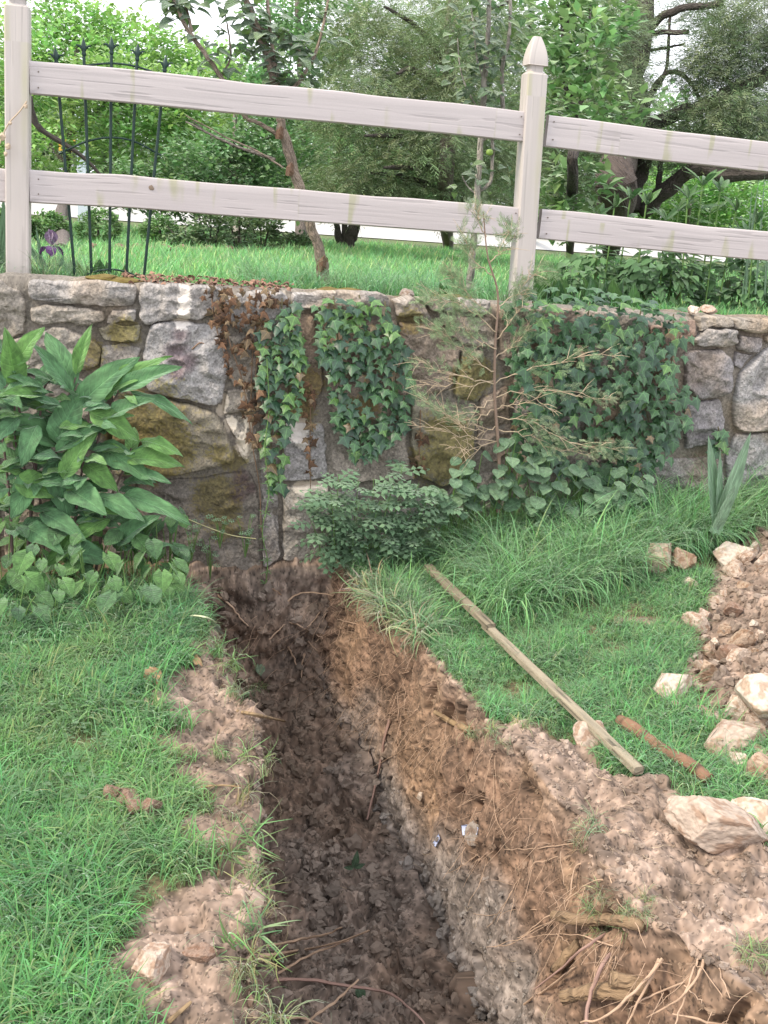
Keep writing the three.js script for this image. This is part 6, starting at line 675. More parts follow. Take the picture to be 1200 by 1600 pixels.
    stuffPart('crown', crown(E(D, [[[[4.582,2.943,-3.607]][0], 60, 70, 130], [[[4.718,3.225,-3.451]][0], 60, 60, 100], [[[4.731,2.452,-3.3]][0], 70, 50, 130], [[[4.382,2.281,-3.544]][0], 60, 30, 90], [[[3.837,3.136,-4.283]][0], 38, 70, 90], [[[3.679,2.6,-4.144]][0], 55, 60, 110], [[[3.974,2.728,-4.115]][0], 22, 45, 40], [[[3.474,2.496,-4.483]][0], 60, 100, 120], [[[4.641,3.46,-4.195]][0], 50, 30, 50], [[[4.377,2.902,-3.643]][0], 32, 24, 45], [[[3.839,2.092,-4.478]][0], 60, 50, 70], [[[4.982,2.816,-3.36]][0], 60, 90, 80], [[[3.553,2.495,-3.384]][0], 34, 60, 70], [[[3.549,3.024,-3.559]][0], 30, 60, 60], [[[4.478,2.53,-3.387]][0], 60, 30, 60]]), 17, sprigCheap, 0.12, 221, 0.25, 0.3), cedarMat, p); }
  { const D = 14, p = thing('bright_shrub', 'bright green leafy shrub seen under the sweeping cedar limb', 'shrub'); stuffPart('foliage', crown(E(D, [[[[7.134,1.95,-8.928]][0], 90, 45, 110], [[[7.922,1.841,-8.701]][0], 90, 50, 110], [[[6.611,1.653,-8.957]][0], 60, 30, 50]]), 24, quadLeaf, 0.085, 231, 0.3), crownMat(0.17, 0.38, 0.09, 0.45), p); limb(p, [[[21.286,0.016,-34.332]][0], [[7.267,1.619,-8.787]][0], [[7.309,1.963,-8.89]][0]], 0.03, 0.015, greyBark, 'stem'); }
  // thin young tree next to the fence post with leafy stems
  { const D = 6.4, p = thing('young_tree', 'slender leafy young tree with dark stem just behind the tall fence post', 'tree'); limb(p, [[[6.263,0.831,-10.421]][0], [[2.593,1.824,-1.773]][0], [[2.607,2.214,-1.899]][0], [[2.557,2.561,-2.026]][0], [[2.533,3.144,-2.224]][0]], 0.042, 0.025, darkBark, 'trunk'); limb(p, [[[2.607,2.253,-1.912]][0], [[2.677,2.493,-1.974]][0], [[2.688,2.649,-2.023]][0], [[2.713,3.08,-2.159]][0]], 0.014, 0.008, greyBark); limb(p, [[[2.638,2.314,-1.924]][0], [[2.697,2.533,-1.982]][0], [[2.716,2.593,-1.997]][0]], 0.012, 0.006, greyBark); stuffPart('crown', crown(E(D, [[[[2.554,2.655,-1.841]][0], 50, 60, 42], [[[2.653,2.285,-1.695]][0], 55, 50, 42], [[[2.497,2.479,-2.013]][0], 30, 70, 30], [[[2.539,1.823,-1.57]][0], 45, 50, 30], [[[2.775,2.89,-2.081]][0], 40, 40, 24], [[[2.495,2.907,-2.155]][0], 40, 40, 24], [[[2.502,1.661,-1.741]][0], 30, 40, 18]]), 9, diamond, 0.085, 241, 0.15), crownMat(0.16, 0.31, 0.11, 0.45), p); }
  // small apple tree leaning on the lawn edge and a thinner sapling beside it: leaves one by one
  const appleGeos = [0, 1, 2].map(i => leafMB({ L: 1, W: 0.62, nu: 6, nv: 2, shape: 'ovate', droop: 0.4 + 0.3 * i, fold: 0.25, wave: 0.06, seed: 41 + i }).geo()), appleMats = [leafMat(0.17, 0.33, 0.10, { t: 0.55 }), leafMat(0.15, 0.30, 0.12, { t: 0.55 }), leafMat(0.23, 0.40, 0.09, { t: 0.5 }), leafMat(0.22, 0.33, 0.20, { t: 0.4 })];
  const leafy = (p, path, n, r, s, sp) => { const c = curve(path, 24); for (let k = 0; k < n; k++) { const u = r(), P = c[Math.round((0.12 + 0.88 * u) * 24)], a = r() * 6.28; putLeaf(p, appleGeos[k % 3], appleMats[Math.floor(r() * 4)], P.clone().add(V(sp * (r() - 0.5), sp * (r() - 0.5), sp * (r() - 0.5))), V(Math.cos(a), 0.3 * (r() - 0.6), Math.sin(a)), V(0.5 * (r() - 0.5), 1, 0.5), s * (0.7 + 0.6 * r())); } };
  { const z = -0.75, p = thing('apple_tree', 'small gnarled apple tree with a leaning grey trunk behind the wall', 'tree'), r = rng(251); const W = (a) => pts3(a); const tb = barkMat(0.27, 0.21, 0.165);
    limb(p, [[0.866,1.245,-0.75],[0.831,1.393,-0.75],[0.761,1.565,-0.75],[0.708,1.702,-0.75],[0.658,1.852,-0.75],[0.604,1.997,-0.75],[0.59,2.085,-0.75]], 0.031, 0.022, tb, 'trunk', 10);
    for (const [kx, ky, s] of [[0.84,1.356,-0.73],[0.652,1.805,-0.73],[0.593,1.972,-0.73]].map((v, i) => [v, 0, [0.05, 0.04, 0.038][i]])) { const g = rockGeos[1], o = mesh('burl', g, new THREE.MeshStandardMaterial({ color: new THREE.Color().setRGB(0.16, 0.105, 0.075), vertexColors: true, roughness: 1 }), p); o.position.set(...kx); o.scale.set(s * 0.8, s, s * 0.8); }
    const br = [[[[0.606,1.953,-0.75],[0.508,2.004,-0.75],[0.429,2.026,-0.75]], 0.013, 0.009], [[[0.426,2.025,-0.72],[0.298,2.2,-0.72],[0.19,2.33,-0.72],[0.114,2.432,-0.72],[0.063,2.535,-0.72]], 0.014, 0.007], [[[0.59,2.085,-0.75],[0.567,2.257,-0.75],[0.533,2.397,-0.75],[0.511,2.562,-0.75]], 0.012, 0.008], [[[0.592,2.071,-0.76],[0.528,2.312,-0.76],[0.461,2.446,-0.76],[0.412,2.552,-0.76],[0.363,2.656,-0.76]], 0.022, 0.014], [[[0.594,2.142,-0.72],[0.669,2.207,-0.72],[0.741,2.329,-0.72],[0.78,2.475,-0.72],[0.802,2.631,-0.72]], 0.010, 0.006], [[[0.3,2.203,-0.75],[0.343,2.293,-0.75],[0.331,2.404,-0.75],[0.307,2.512,-0.75]], 0.006, 0.003], [[[0.601,1.81,-0.6],[0.468,1.878,-0.6],[0.328,1.925,-0.6],[0.132,2.007,-0.6]], 0.005, 0.003], [[[0.46,2.445,-0.75],[0.585,2.402,-0.75],[0.681,2.355,-0.75]], 0.006, 0.003], [[[0.16,2.386,-0.75],[0.129,2.493,-0.75],[0.107,2.545,-0.75]], 0.008, 0.004]];
    for (const [l, a, b] of br) limb(p, l, a, b, tb, 'branch', 7);
    for (const [l, n] of [[br[1][0], 44], [br[2][0], 56], [br[3][0], 62], [br[4][0], 48], [br[5][0], 30], [br[7][0], 38], [br[8][0], 18]]) leafy(p, l, n, r, 0.08, 0.13); }
  { const p = thing('apple_sapling', 'thin pale-barked apple sapling just left of the pointed fence post'.replace('left of', 'beside'), 'tree'), r = rng(261), tb = barkMat(0.34, 0.31, 0.27);
    limb(p, [[1.616,1.27,-0.62],[1.614,1.451,-0.62],[1.609,1.628,-0.62],[1.607,1.833,-0.62],[1.594,2.078,-0.62],[1.587,2.286,-0.62],[1.581,2.489,-0.62],[1.568,2.714,-0.62]], 0.022, 0.011, tb, 'trunk', 9); const br = [[[[1.604,1.771,-0.62],[1.667,1.822,-0.62],[1.668,1.962,-0.62],[1.647,2.082,-0.62]], 0.011, 0.008], [[[1.701,2.148,-0.62],[1.67,2.382,-0.62],[1.689,2.5,-0.62],[1.672,2.698,-0.62]], 0.011, 0.008], [[[1.6,2.018,-0.62],[1.688,2.086,-0.62],[1.701,2.148,-0.62]], 0.009, 0.011], [[[1.605,1.755,-0.62],[1.549,1.798,-0.62],[1.517,1.842,-0.62]], 0.005, 0.003], [[[1.594,2.138,-0.62],[1.521,2.221,-0.62],[1.459,2.333,-0.62],[1.428,2.474,-0.62]], 0.005, 0.003], [[[1.587,2.286,-0.62],[1.535,2.398,-0.62],[1.503,2.538,-0.62],[1.475,2.648,-0.62]], 0.005, 0.003]]; for (const [l, a, b] of br) limb(p, l, a, b, tb, 'branch', 7);
    for (const [l, n] of [[[[1.594,2.078,-0.62],[1.587,2.286,-0.62],[1.581,2.489,-0.62],[1.568,2.714,-0.62]], 90], [br[1][0], 60], [br[0][0], 16], [br[3][0], 14], [br[4][0], 56], [br[5][0], 56]]) leafy(p, l, n, r, 0.065, 0.2);
    const ap = single('unripe_apple', new THREE.SphereGeometry(0.018, 16, 12), new THREE.MeshStandardMaterial({ color: new THREE.Color().setRGB(0.2, 0.32, 0.06), roughness: 0.5 }), 'small round green apple hanging on the thin sapling', 'apple'); { const P = ap.geometry.attributes.position; for (let i = 0; i < P.count; i++) { const y = P.getY(i) / 0.018; const k = 1 - 0.12 * ss(0.6, 1, Math.abs(y)); P.setXYZ(i, P.getX(i) * 1.03, P.getY(i) * k, P.getZ(i) * 1.03); } ap.geometry.computeVertexNormals(); } ap.position.set(...[[1.644,1.966,-0.6]][0]); }
  // multi-stemmed trunks and bushes at the lawn edge
  { const p = thing('multi_stem_tree', 'dark multi-stemmed trunk at the far lawn edge below the lower rail', 'tree'), b = [[2.653,0.843,-10.03]][0], D = 14; for (const [x0, y0, x1, y1, r] of [[535, 392, 520, 340, 0.06], [542, 394, 552, 335, 0.09], [538, 392, 535, 300, 0.05], [545, 394, 560, 350, 0.04]]) { const c = (x, y) => V(b[0] + (x - 540) * px(12, 1), b[1] + (392 - y) * px(12, 1), b[2]); limb(p, [c(x0, y0), c((x0 + x1) / 2, (y0 + y1) / 2), c(x1, y1), c(x1 + (x1 - x0) * 0.6, y1 - 70)].map(v => v.toArray()), r, r * 0.6, darkBark, 'trunk'); } stuffPart('crown', crown([[b[0] - 0.3, b[1] + 1.1, b[2], 1.1, 0.5, 0.6, 90], [b[0] + 0.7, b[1] + 0.9, b[2], 0.8, 0.4, 0.6, 60]], 12, quadLeaf, 0.10, 271, 0.2), midMat, p); }
  const box = [[55, 352, 26], [158, 350, 30], [243, 350, 26], [10, 355, 28]], bb = [[-0.912,1.061,-4.792],[-0.53,1.044,-5.326],[0.039,1.017,-6.168],[-1.234,1.065,-4.656]];
  box.forEach(([x, y, rr], i) => { const [X, Y, Z] = bb[i], D = camera.position.distanceTo(V(X, Y, Z)) * 0.97, R = px(D, rr), p = thing('clipped_bush', 'small round clipped bush at the lawn edge seen through the trellis', 'bush', 'clipped bushes at the lawn edge'); stuffPart('foliage', crown([[X, Y + R * 0.85, Z - 0.2, R, R * 0.9, R, 170]], 16, quadLeaf, 0.035, 281 + i, 0.05, 0, 0.75), crownMat(0.12, 0.26, 0.07, 0.35), p); limb(p, [[X, Y - 0.03, Z - 0.2], [X, Y + R * 0.5, Z - 0.2], [X, Y + R, Z - 0.2]], 0.02, 0.01, darkBark, 'stem', 6); });
  [[0.287,1.025,-5.915],[0.544,1.022,-6.008],[0.86,1.011,-6.343],[1.137,0.998,-6.776],[1.659,0.966,-7.776]].forEach(([X, Y, Z], i) => { const tall = i > 0 && i < 4, p = thing('bed_shrub', tall ? 'twiggy dark shrub in the planting bed at the lawn edge' : 'low green shrub in the planting bed at the lawn edge', 'shrub', tall ? 'twiggy bed shrubs' : 'low bed shrubs'); const h = tall ? 0.36 : 0.16, w = tall ? 0.22 : 0.17; stuffPart('foliage', crown([[X, Y + h * 0.5, Z - 0.25, w, h * 0.55, 0.2, 70], [X + 0.1, Y + h, Z - 0.25, w * 0.8, h * 0.4, 0.2, tall ? 40 : 8]], 10, quadLeaf, 0.055, 291 + i, 0.08), crownMat(0.13, 0.225, 0.095, 0.35), p); for (let k = -1; k < 2; k++) limb(p, [[X + 0.03 * k, Y - 0.02, Z - 0.22], [X + 0.08 * k, Y + h * 0.6, Z - 0.22], [X + 0.18 * k, Y + h * 1.3, Z - 0.25]], 0.014, 0.005, darkBark, 'stem', 6); });
  { const e = [[-0.59,1.075,-4.342],[-0.244,1.058,-4.9],[0.157,1.037,-5.545],[0.604,1.024,-5.945],[1.221,0.993,-6.906],[1.98,0.956,-8.089]], r = rng(7); const c = thing('bed_edging', 'low line of dark edging stones in front of the planting bed', 'edging'); e.forEach((v, i) => { if (i === e.length - 1) return; const n = e[i + 1]; for (let k = 0; k < 3; k++) { const o = mesh('edging_stone', rockGeosLow[k], rockMats.dirt, c), t = (k + 0.5) / 3; o.position.set(lerp(v[0], n[0], t), lerp(v[1], n[1], t) + 0.02, lerp(v[2], n[2], t) + 0.03); o.scale.set(Math.abs(n[0] - v[0]) / 5, 0.05, 0.07); o.rotation.y = r(); } }); }
  // pale column and a yellow box by the road
  { const D = 20, a = [[-1.462,2.469,-17.664],[-1.45,0.619,-17.051],[-1.76,2.105,-17.616]], p = thing('white_column', 'pale blue-white square column standing far behind the trellis', 'column'), w = px(D, 16), b = new THREE.BoxGeometry(w, a[0][1] - a[1][1] + 0.3, w); const o = mesh('shaft', b, new THREE.MeshStandardMaterial({ color: new THREE.Color().setRGB(0.62, 0.68, 0.76), roughness: 0.6 }), p); o.position.set(a[0][0], (a[0][1] + a[1][1]) / 2, a[0][2]); const cap = mesh('cap', new THREE.BoxGeometry(w * 1.3, 0.1, w * 1.3), o.material, p); cap.position.set(a[0][0], a[0][1] + 0.2, a[0][2]); const base = mesh('base', new THREE.BoxGeometry(w * 1.3, 0.14, w * 1.3), o.material, p); base.position.set(a[1][0], a[1][1] - 0.1, a[1][2]);
    const y = thing('yellow_box', 'small yellow-orange box on a post beside the pale column', 'box'), ym = new THREE.MeshStandardMaterial({ color: new THREE.Color().setRGB(0.72, 0.42, 0.06), roughness: 0.6 }); const bx = mesh('body', new THREE.BoxGeometry(px(D, 22), px(D, 16), 0.25), ym, y); bx.position.set(...a[2]); const lid = mesh('lid', new THREE.BoxGeometry(px(D, 25), 0.03, 0.28), ym, y); lid.position.set(a[2][0], a[2][1] + px(D, 8) + 0.015, a[2][2]); const ps = mesh('post', new THREE.CylinderGeometry(0.04, 0.04, a[2][1] - lawnY(-20), 8), new THREE.MeshStandardMaterial({ color: new THREE.Color().setRGB(0.2, 0.15, 0.1), roughness: 0.9 }), y); ps.position.set(a[2][0], (a[2][1] + lawnY(-20)) / 2 - 0.1, a[2][2]); }
  // dark old branch and budding stem by the fence post
  { const b = new MB(); b.tube(curve([[-0.574,2.028,-0.62],[-0.554,1.934,-0.62],[-0.527,1.895,-0.62],[-0.491,1.87,-0.62],[-0.407,1.827,-0.62],[-0.336,1.782,-0.62],[-0.273,1.724,-0.62],[-0.206,1.636,-0.62]], 40), (u) => lerp(0.017, 0.006, u) * (0.8 + 0.4 * noise(u * 14, 1, 1)), 8); single('old_vine', b, new THREE.MeshStandardMaterial({ color: new THREE.Color().setRGB(0.06, 0.05, 0.042), roughness: 0.95, bumpMap: barkBump, bumpScale: 0.008 }), 'dark gnarled vine branch slanting behind the trellis from the fence post', 'vine');
    const p = thing('budding_stem', 'dry stem with swollen buds leaning on the fence post', 'plant'), m = new THREE.MeshStandardMaterial({ color: new THREE.Color().setRGB(0.42, 0.33, 0.24), roughness: 0.9 }), q = new MB(); q.tube(curve([[-0.718,1.657,-0.3],[-0.677,1.766,-0.3],[-0.648,1.841,-0.3],[-0.62,1.895,-0.3],[-0.577,1.943,-0.3],[-0.544,1.989,-0.3]], 20), [0.0035], 6); mesh('stem', q, m, p); [[-0.55,1.968,-0.3],[-0.615,1.896,-0.3],[-0.648,1.838,-0.3],[-0.629,1.798,-0.3],[-0.64,1.769,-0.3]].forEach((v, i) => { const o = mesh('bud', rockGeosLow[i % 3], m, p); o.position.set(...v); const s = [0.009, 0.008, 0.014, 0.013, 0.01][i]; o.scale.set(s, s * 1.3, s); }); }
}
// ---- moss pads and leaf litter on the wall top
{
  const mm = new THREE.MeshStandardMaterial({ color: new THREE.Color().setRGB(0.16, 0.13, 0.035), vertexColors: true, roughness: 1, bumpMap: soilBump, bumpScale: 0.01 });
  [[-0.23,1.271,-0.12],[-0.148,1.267,-0.12],[0.801,1.277,-0.12],[0.861,1.28,-0.12],[1.326,1.279,-0.12],[1.405,1.28,-0.12]].forEach((v, i) => { const o = single('moss_pad', rockGeosLow[i % 3], mm, i < 2 ? 'brownish moss pad on the wall top under the trellis' : i < 4 ? 'olive moss pad on the wall top beside the leaning trunk' : 'rusty moss pad on the wall top by the tulip-like leaves', 'moss', ['moss under the trellis', 'moss by the leaning trunk', 'moss by the tulip-like leaves'][i >> 1]); o.position.set(v[0], 1.278, v[2]); o.scale.set(0.08 + 0.02 * (i % 2), 0.022, 0.07); });
  const dm = [[0.30, 0.16, 0.10], [0.42, 0.27, 0.18], [0.22, 0.12, 0.08]].map(c => new THREE.MeshStandardMaterial({ color: new THREE.Color().setRGB(...c), roughness: 0.95, side: THREE.DoubleSide })), r = rng(411), lit = new MB(), g = ivyGeo(9, 0.8); const A = [[-0.147,1.272,-0.1],[0.605,1.271,-0.1]];
  for (let k = 0; k < 230; k++) { const u = r(), c = 0.5 + 0.8 * r(); lit.add(g, M4(V(lerp(A[0][0], A[1][0], u), 1.285 + 0.022 * r(), -0.02 - 0.24 * r()), frame(V(r() - 0.5, 0.4 * (r() - 0.5), r() - 0.5), V(r() - 0.5, 1, r() - 0.5)), 0.014 + 0.018 * r()), [c, c, c]); }
  const o = single('leaf_litter', lit, new THREE.MeshStandardMaterial({ color: new THREE.Color().setRGB(0.23, 0.13, 0.09), vertexColors: true, roughness: 0.95, side: THREE.DoubleSide }), 'dry brown leaf litter along the wall top above the withered ivy', 'litter'); o.userData.kind = 'stuff';
  // single fallen leaves
  const fallen = (v, up, label, mat, s, dir, face, geo = leafMB({ L: 1, W: 0.75, nu: 9, nv: 3, shape: 'ovate', droop: 1.3, fold: 0.55, wave: 0.5, seed: 8, serr: 0.12 }).geo()) => { const o = single('fallen_leaf', geo, mat, label, 'leaf'); o.position.set(v[0], v[1] + up, v[2]); o.quaternion.copy(frame(dir, face)); o.scale.setScalar(s); };
  const oak = lobedMB(21).geo(), f = [[-0.026,0.013,1.318],[-0.012,0.031,1.451],[0.024,0.018,0.97],[-0.083,0.017,0.986],[0.14,0.011,1.125],[0.329,0.04,1.527]]; const tanM = new THREE.MeshStandardMaterial({ color: new THREE.Color().setRGB(0.44, 0.27, 0.15), roughness: 0.95, side: THREE.DoubleSide }), paleTan = new THREE.MeshStandardMaterial({ color: new THREE.Color().setRGB(0.52, 0.40, 0.27), roughness: 0.95, side: THREE.DoubleSide });
  fallen(f[0], 0.03, 'curled orange-brown dead leaf standing in the grass by the spilled soil', tanM, 0.09, V(0.6, 0.5, -0.2), V(0, 0.5, 1)); fallen(f[1], 0.01, 'crumpled tan dead leaf below the curled orange-brown leaf', paleTan, 0.07, V(0.3, 0.1, 1), V(0.2, 1, 0.3)); fallen(f[2], 0.02, 'pale tan dead leaf under the plants at the trench corner', paleTan, 0.09, V(1, 0.1, 0.1), V(0, 1, 0.5), oak); fallen(f[3], 0.02, 'bleached dead leaf lying under the heart-leaved patch', paleTan, 0.08, V(-1, 0.2, 0.1), V(0, 1, 0.6), oak); fallen(f[4], 0.015, 'small orange dead leaf at the grass edge of the trench', tanM, 0.05, V(1, 0.1, 0.4), V(0, 1, 0.5));
  const g2 = [[0.497,-0.496,0.199],[0.779,-0.837,1.294],[0.705,-0.93,1.822],[-0.21,0.017,1.021]]; const gl = leafMat(0.38, 0.5, 0.34, { t: 0.3 }), gd = leafMat(0.10, 0.2, 0.1, { t: 0.3 }); fallen(g2[0], 0.02, 'pale green leaf lying in the dark far end of the trench', gl, 0.055, V(0.2, -0.6, 0.8), V(0, 0.6, 1), heartGeos[0]); fallen(g2[2], 0.02, 'small green heart-shaped leaf on the dark trench floor', gd, 0.045, V(0.2, -0.3, 1), V(0, 1, 0.6), heartGeos[1]); fallen(g2[3], 0.03, 'grey-green wilted leaf on the grass below the heart-leaved patch', gl, 0.06, V(-0.3, -0.4, 1), V(0, 1, 0.6), heartGeos[2]);
  const sp = thing('seedling', 'three-leaved green sprig lying on the clods of the trench floor', 'plant'); for (const [d, s] of [[V(0.2, 1, 0), 0.07], [V(-0.7, 0.2, 0.3), 0.045], [V(0.9, 0.3, 0.2), 0.05]]) putLeaf(sp, broadGeos[1], gd, V(...g2[1]).add(V(0, 0.02, 0)), d, V(0, 0.4, 1), s);
  const wl = thing('wilted_leaf', 'whitish upturned leaf on a long stalk drooping over the trench corner', 'leaf'), path = curve([[0.107,0.058,0.801],[0.16,0.083,0.847],[0.204,0.124,0.963],[0.266,-0.126,0.46]], 16), q = new MB(); q.tube(path, [0.004], 6); mesh('stalk', q, new THREE.MeshStandardMaterial({ color: new THREE.Color().setRGB(0.52, 0.56, 0.36), roughness: 0.8 }), wl); putLeaf(wl, bigLeaves[3], leafMat(0.62, 0.68, 0.55, { t: 0.25 }), path[16], V(0.25, -1, 0.1), V(-0.6, 0.2, 1), V(0.07, 0.1, 0.08));
}


// ---------------------------------------------------------------- grass: instanced tufts
function tuft(seed, n, h, w, lean, rad0, seg = 4, dry = 0.05) { const b = new MB(), r = rng(seed); for (let k = 0; k < n; k++) { const a = r() * 6.283, rr = rad0 * Math.sqrt(r()), bx = Math.cos(a) * rr, bz = Math.sin(a) * rr, d = r() * 6.283, L = h * (0.55 + 0.6 * r()), le = lean * (0.3 + 1.1 * r()), ww = w * (0.7 + 0.6 * r()), dx = Math.cos(d), dz = Math.sin(d), isDry = r() < dry, g = 0.6 + 0.8 * r(), col = (t) => isDry ? [1.9 * g, 1.1 * g, 1.3 * g] : [g * lerp(1.15, 0.95, t), g * lerp(0.82, 1.05, t), g * lerp(0.8, 1, t)]; let x = bx, y = -0.005, z = bz, ang = 0.1 + 0.25 * r(), pl = null; for (let i = 0; i <= seg; i++) { const t = i / seg, hw = ww * (1 - t ** 1.6) / 2 + 0.0002, A = b.v(x - dz * hw, y, z + dx * hw, col(t)), B = b.v(x + dz * hw, y, z - dx * hw, col(t)); if (pl) b.q(pl[0], pl[1], B, A); pl = [A, B]; x += dx * Math.sin(ang) * L / seg; z += dz * Math.sin(ang) * L / seg; y += Math.cos(ang) * L / seg; ang += le / seg * 1.6; } } return b.geo(); }
const grassMat = (t = 0.42) => new THREE.MeshPhysicalMaterial({ color: 0xffffff, vertexColors: true, roughness: 0.97, transmission: t, thickness: 0, side: THREE.DoubleSide });
const gm = grassMat();
function grass(name, label, geos, list) { // list: [x,y,z,scale,[r,g,b],tiltx,tiltz]
  const G = new THREE.Group(); G.name = numbered(name); G.userData.kind = 'stuff'; tag(G, label, 'grass'); scene.add(G); const r = rng(name.length * 13 + list.length), c = new THREE.Color();
  geos.forEach((g, gi) => { const mine = list.filter((_, i) => i % geos.length === gi), m = new THREE.InstancedMesh(g, gm, mine.length); m.name = 'grass_tufts'; m.userData.kind = 'stuff'; m.castShadow = m.receiveShadow = true; mine.forEach((q, i) => { m.setMatrixAt(i, M4(V(q[0], q[1], q[2]), new THREE.Quaternion().setFromEuler(new THREE.Euler(q[5] || 0, r() * 6.28, q[6] || 0)), V(q[3], q[3] * (0.8 + 0.4 * r()), q[3]))); m.setColorAt(i, c.setRGB(...q[4])); }); G.add(m); });
}
{
  const r = rng(501), lawn = [1, 2, 3, 4, 5].map(s => tuft(s, 13, 0.125, 0.0045, 1.5, 0.036, 5, 0.10)), long = [11, 12, 13].map(s => tuft(s, 15, 0.40, 0.006, 1.2 + 0.45 * (s - 11), 0.06, 8, 0.07)), mid = [21, 22, 23].map(s => tuft(s, 14, 0.16, 0.0045, 1.5, 0.03, 5, 0.1)), fine = [31, 32].map(s => tuft(s, 12, 0.14, 0.0035, 2.2, 0.02, 6, 0.35)), far = [41, 42].map(s => tuft(s, 10, 0.10, 0.008, 0.7, 0.06, 3));
  const shade = (x, z, a, b) => mix3(a, b, fbm(x * 2.2, z * 2.2, 4, 3)).map(v => v * (0.8 + 0.4 * r()));
  const L = []; for (let k = 0; k < 30000 && L.length < 10500; k++) { const x = lerp(-1.5, 0.4, r()), z = lerp(0.55, 3.2, r()); if (x > XL(z) + 0.01 || bareAt(x, z) > 0.35 + 0.5 * r() * r()) continue; const yel = ss(0.5, 0.7, fbm(x * 3, z * 3, 9, 3)); const cl = fbm(x * 5, z * 5, 12, 3); if (cl < 0.36 && r() < 0.6) continue; L.push([x, groundY(x, z), z, (0.5 + 0.5 * r()) * lerp(0.6, 1.35, ss(0.3, 0.7, cl)), mix3(shade(x, z, [0.088, 0.270, 0.089], [0.135, 0.352, 0.101]), [0.193, 0.341, 0.107], yel * 0.5)]); } grass('lawn_grass', 'short green lawn grass on the lawn beside the trench', lawn, L);
  const R = []; for (let k = 0; k < 40000 && R.length < 11500; k++) { const x = lerp(0.85, 3.6, r()), z = lerp(0.25, 2.6, r()); if (x < XR(z) + 0.0 || bareAt(x, z) > 0.35 + 0.5 * r() * r()) continue; const cl = fbm(x * 5, z * 5, 15, 3); if (cl < 0.36 && r() < 0.6) continue; R.push([x, groundY(x, z), z, (0.45 + 0.5 * r()) * lerp(0.6, 1.3, ss(0.3, 0.7, cl)), shade(x, z, [0.114, 0.303, 0.107], [0.166, 0.380, 0.137])]); } grass('verge_grass', 'short grass between the trench and the soil heap', lawn, R);
  const tall = [[1.022,0.908],[0.997,0.525],[1.192,0.331],[1.592,0.164],[2.143,-0.022],[2.647,-0.231],[3.188,-0.349],[3.557,-0.473],[3.706,-0.13],[3.129,0.078],[2.741,0.355],[2.376,0.518],[2.012,0.665],[1.664,0.764],[1.38,0.823],[1.184,0.915]]; const T = []; for (let k = 0; k < 12000 && T.length < 1900; k++) { const x = lerp(0.9, 3.6, r()), z = lerp(0.03, 1.0, r()); const d = polyDist(tall, x, z); if (x < XR(z) + 0.02) continue; if (d < -0.02 && z > 0.3) continue; { const a = timberEnds[0], e = timberEnds[3], bx = e.x - a.x, bz = e.z - a.z, t = clamp(((x - a.x) * bx + (z - a.z) * bz) / (bx * bx + bz * bz)), dx = x - a.x - t * bx, dz = z - a.z - t * bz; if (Math.hypot(dx, dz) < 0.16 && r() < 0.93) continue; } T.push([x, groundY(x, z), z, (0.55 + 0.55 * r()) * (x < 1.35 ? 0.6 : 1), shade(x, z, [0.143, 0.341, 0.131], [0.241, 0.473, 0.200])]); } grass('tall_grass', 'tall arching blue-green grass along the foot of the wall', long, T);
  const M = []; for (let k = 0; k < 700; k++) { const x = lerp(-1.2, 0.15, r()), z = lerp(0.45, 0.95, r()); M.push([x, groundY(x, z), z, 0.7 + 0.6 * r(), shade(x, z, [0.109, 0.308, 0.113], [0.156, 0.374, 0.142])]); } for (let k = 0; k < 420; k++) { const x = lerp(-1.3, 0.3, r()), z = lerp(0.9, 3.0, r()); if (x > XL(z) - 0.03 || bareAt(x, z) > 0.3) continue; M.push([x, groundY(x, z), z, 0.5 + 0.4 * r(), shade(x, z, [0.124, 0.330, 0.125], [0.177, 0.407, 0.155])]); } grass('edge_grass', 'longer grass mixed with the heart-leaved plants', mid, M);
  // clover and small lawn weeds
  { const cm = leafMat(0.13, 0.29, 0.10, { bump: null }), cb = new MB(); for (let k = 0; k < 3; k++) { const lf = leafMB({ L: 0.5, W: 0.45, nu: 4, nv: 1, shape: 'round', droop: 0.3, fold: 0.2, wave: 0, seed: k }); cb.add(lf, M4(V(0, 0, 0), frame(V(Math.cos(k * 2.1), 0.15, Math.sin(k * 2.1)), UP), 1)); } const cg = cb.geo(), ci = new THREE.InstancedMesh(cg, cm, 520); ci.name = 'clover'; ci.userData.kind = 'stuff'; tag(ci, 'small clover leaves scattered through the lawn grass', 'clover'); ci.castShadow = ci.receiveShadow = true; let n = 0; for (let k = 0; k < 6000 && n < 520; k++) { const left = r() < 0.6, x = left ? lerp(-1.2, 0.3, r()) : lerp(1.1, 2.4, r()), z = lerp(0.9, 2.9, r()); if (fbm(x * 4, z * 4, 22, 2) < 0.55 || bareAt(x, z) > 0.3 || (left ? x > XL(z) - 0.03 : x < XR(z) + 0.05)) continue; ci.setMatrixAt(n++, M4(V(x, groundY(x, z) + 0.03 + 0.045 * r(), z), new THREE.Quaternion().setFromEuler(new THREE.Euler(0.5 * (r() - 0.5), r() * 6, 0.5 * (r() - 0.5))), 0.018 + 0.016 * r())); } ci.count = n; scene.add(ci); }
  // tufts drooping over both trench lips
  const D = []; for (let k = 0; k < 130; k++) { const z = lerp(0.35, 0.95, r()), x = XR(z) + lerp(-0.02, 0.10, r()); D.push([x, groundY(x, z), z, 0.9 + 0.8 * r(), shade(x, z, [0.156, 0.286, 0.142], [0.282, 0.341, 0.202]), 0.5 * r(), 0.5 + 0.5 * r()]); }
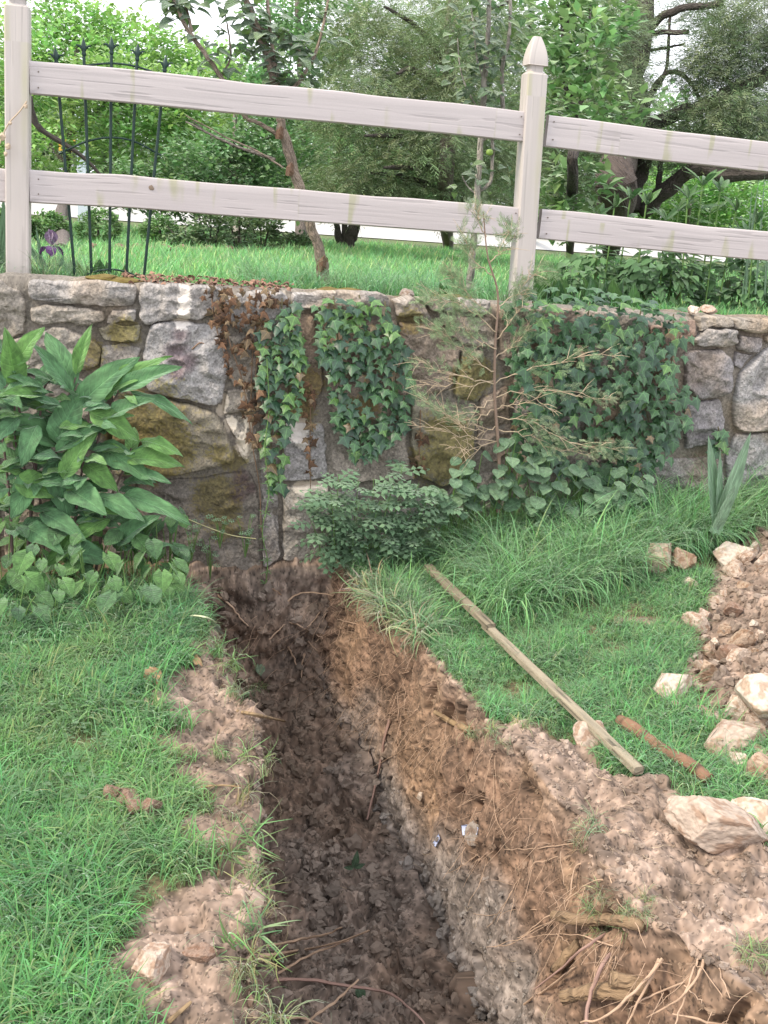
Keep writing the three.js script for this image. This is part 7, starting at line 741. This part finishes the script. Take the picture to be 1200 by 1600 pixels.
  for (let k = 0; k < 120; k++) { const z = lerp(0.9, 2.9, r()), x = XL(z) - lerp(-0.02, 0.07, r()); if (noise(z * 5, 3, 3) < 0.55 || r() < 0.45) continue; D.push([x, groundY(x, z), z, 0.6 + 0.6 * r(), shade(x, z, [0.124, 0.275, 0.101], [0.177, 0.330, 0.119]), 0.2, -0.5 - 0.4 * r()]); }
  for (const [x, y, z] of [[0.447,-0.574,0.268],[0.513,-0.571,0.214],[0.458,-0.594,0.327],[1.21,0.014,2.267],[1.201,-0.004,2.317],[1.244,0.05,2.29],[1.192,-0.023,2.497],[1.196,-0.021,2.551],[1.185,-0.087,2.494],[1.214,-0.054,2.562],[1.254,0.042,2.598],[1.408,0.056,2.828],[1.45,0.05,2.805],[1.433,0.05,2.846],[1.2,-0.138,2.499],[1.18,-0.082,2.462],[1.203,0.031,2.615],[1.218,0.031,2.64],[1.236,-0.135,2.482],[1.144,-0.054,1.613],[1.149,0.012,1.683],[1.147,0.023,1.784],[1.125,-0.079,1.569],[1.227,0.065,1.737]]) for (let k = 0; k < 5; k++) D.push([x + 0.05 * (r() - 0.5), y - 0.005, z + 0.05 * (r() - 0.5), 0.3 + 0.35 * r(), shade(x, z, [0.145, 0.275, 0.119], [0.208, 0.319, 0.155]), 0.4 * (r() - 0.3), 0.6 * r()]);
  grass('overhanging_grass', 'thin grass tufts drooping over the trench edges', fine, D);
  const U = []; for (let k = 0; k < 16000; k++) { const t = r() ** 1.7, z = -0.42 - 12.5 * t, w = 3.2 + -z * 0.55, x = lerp(-1.4 + z * 0.1, -1.4 + 1.9 * w, r()); U.push([x, lawnY(z), z, 0.7 + 0.4 * r() + t * 0.6, shade(x, z, [0.162, 0.407, 0.142], [0.219, 0.484, 0.178])]); } grass('upper_lawn_grass', 'bright mown grass of the upper lawn behind the fence', far, U);
  const N = []; for (let k = 0; k < 420; k++) { const z = lerp(-0.36, -1.3, r()), x = lerp(0.45, 1.9, r()); N.push([x, lawnY(z), z, 0.35 + 0.45 * r(), shade(x, z, [0.145, 0.363, 0.149], [0.202, 0.440, 0.190])]); } for (let k = 0; k < 100; k++) { const z = lerp(-0.36, -0.9, r()), x = lerp(-0.9, -0.3, r()); N.push([x, lawnY(z), z, 0.35 + 0.4 * r(), shade(x, z, [0.145, 0.297, 0.131], [0.198, 0.352, 0.167])]); } grass('wall_top_grass', 'taller unmown grass along the back of the wall top', long, N);
}


renderer.render(scene, camera);
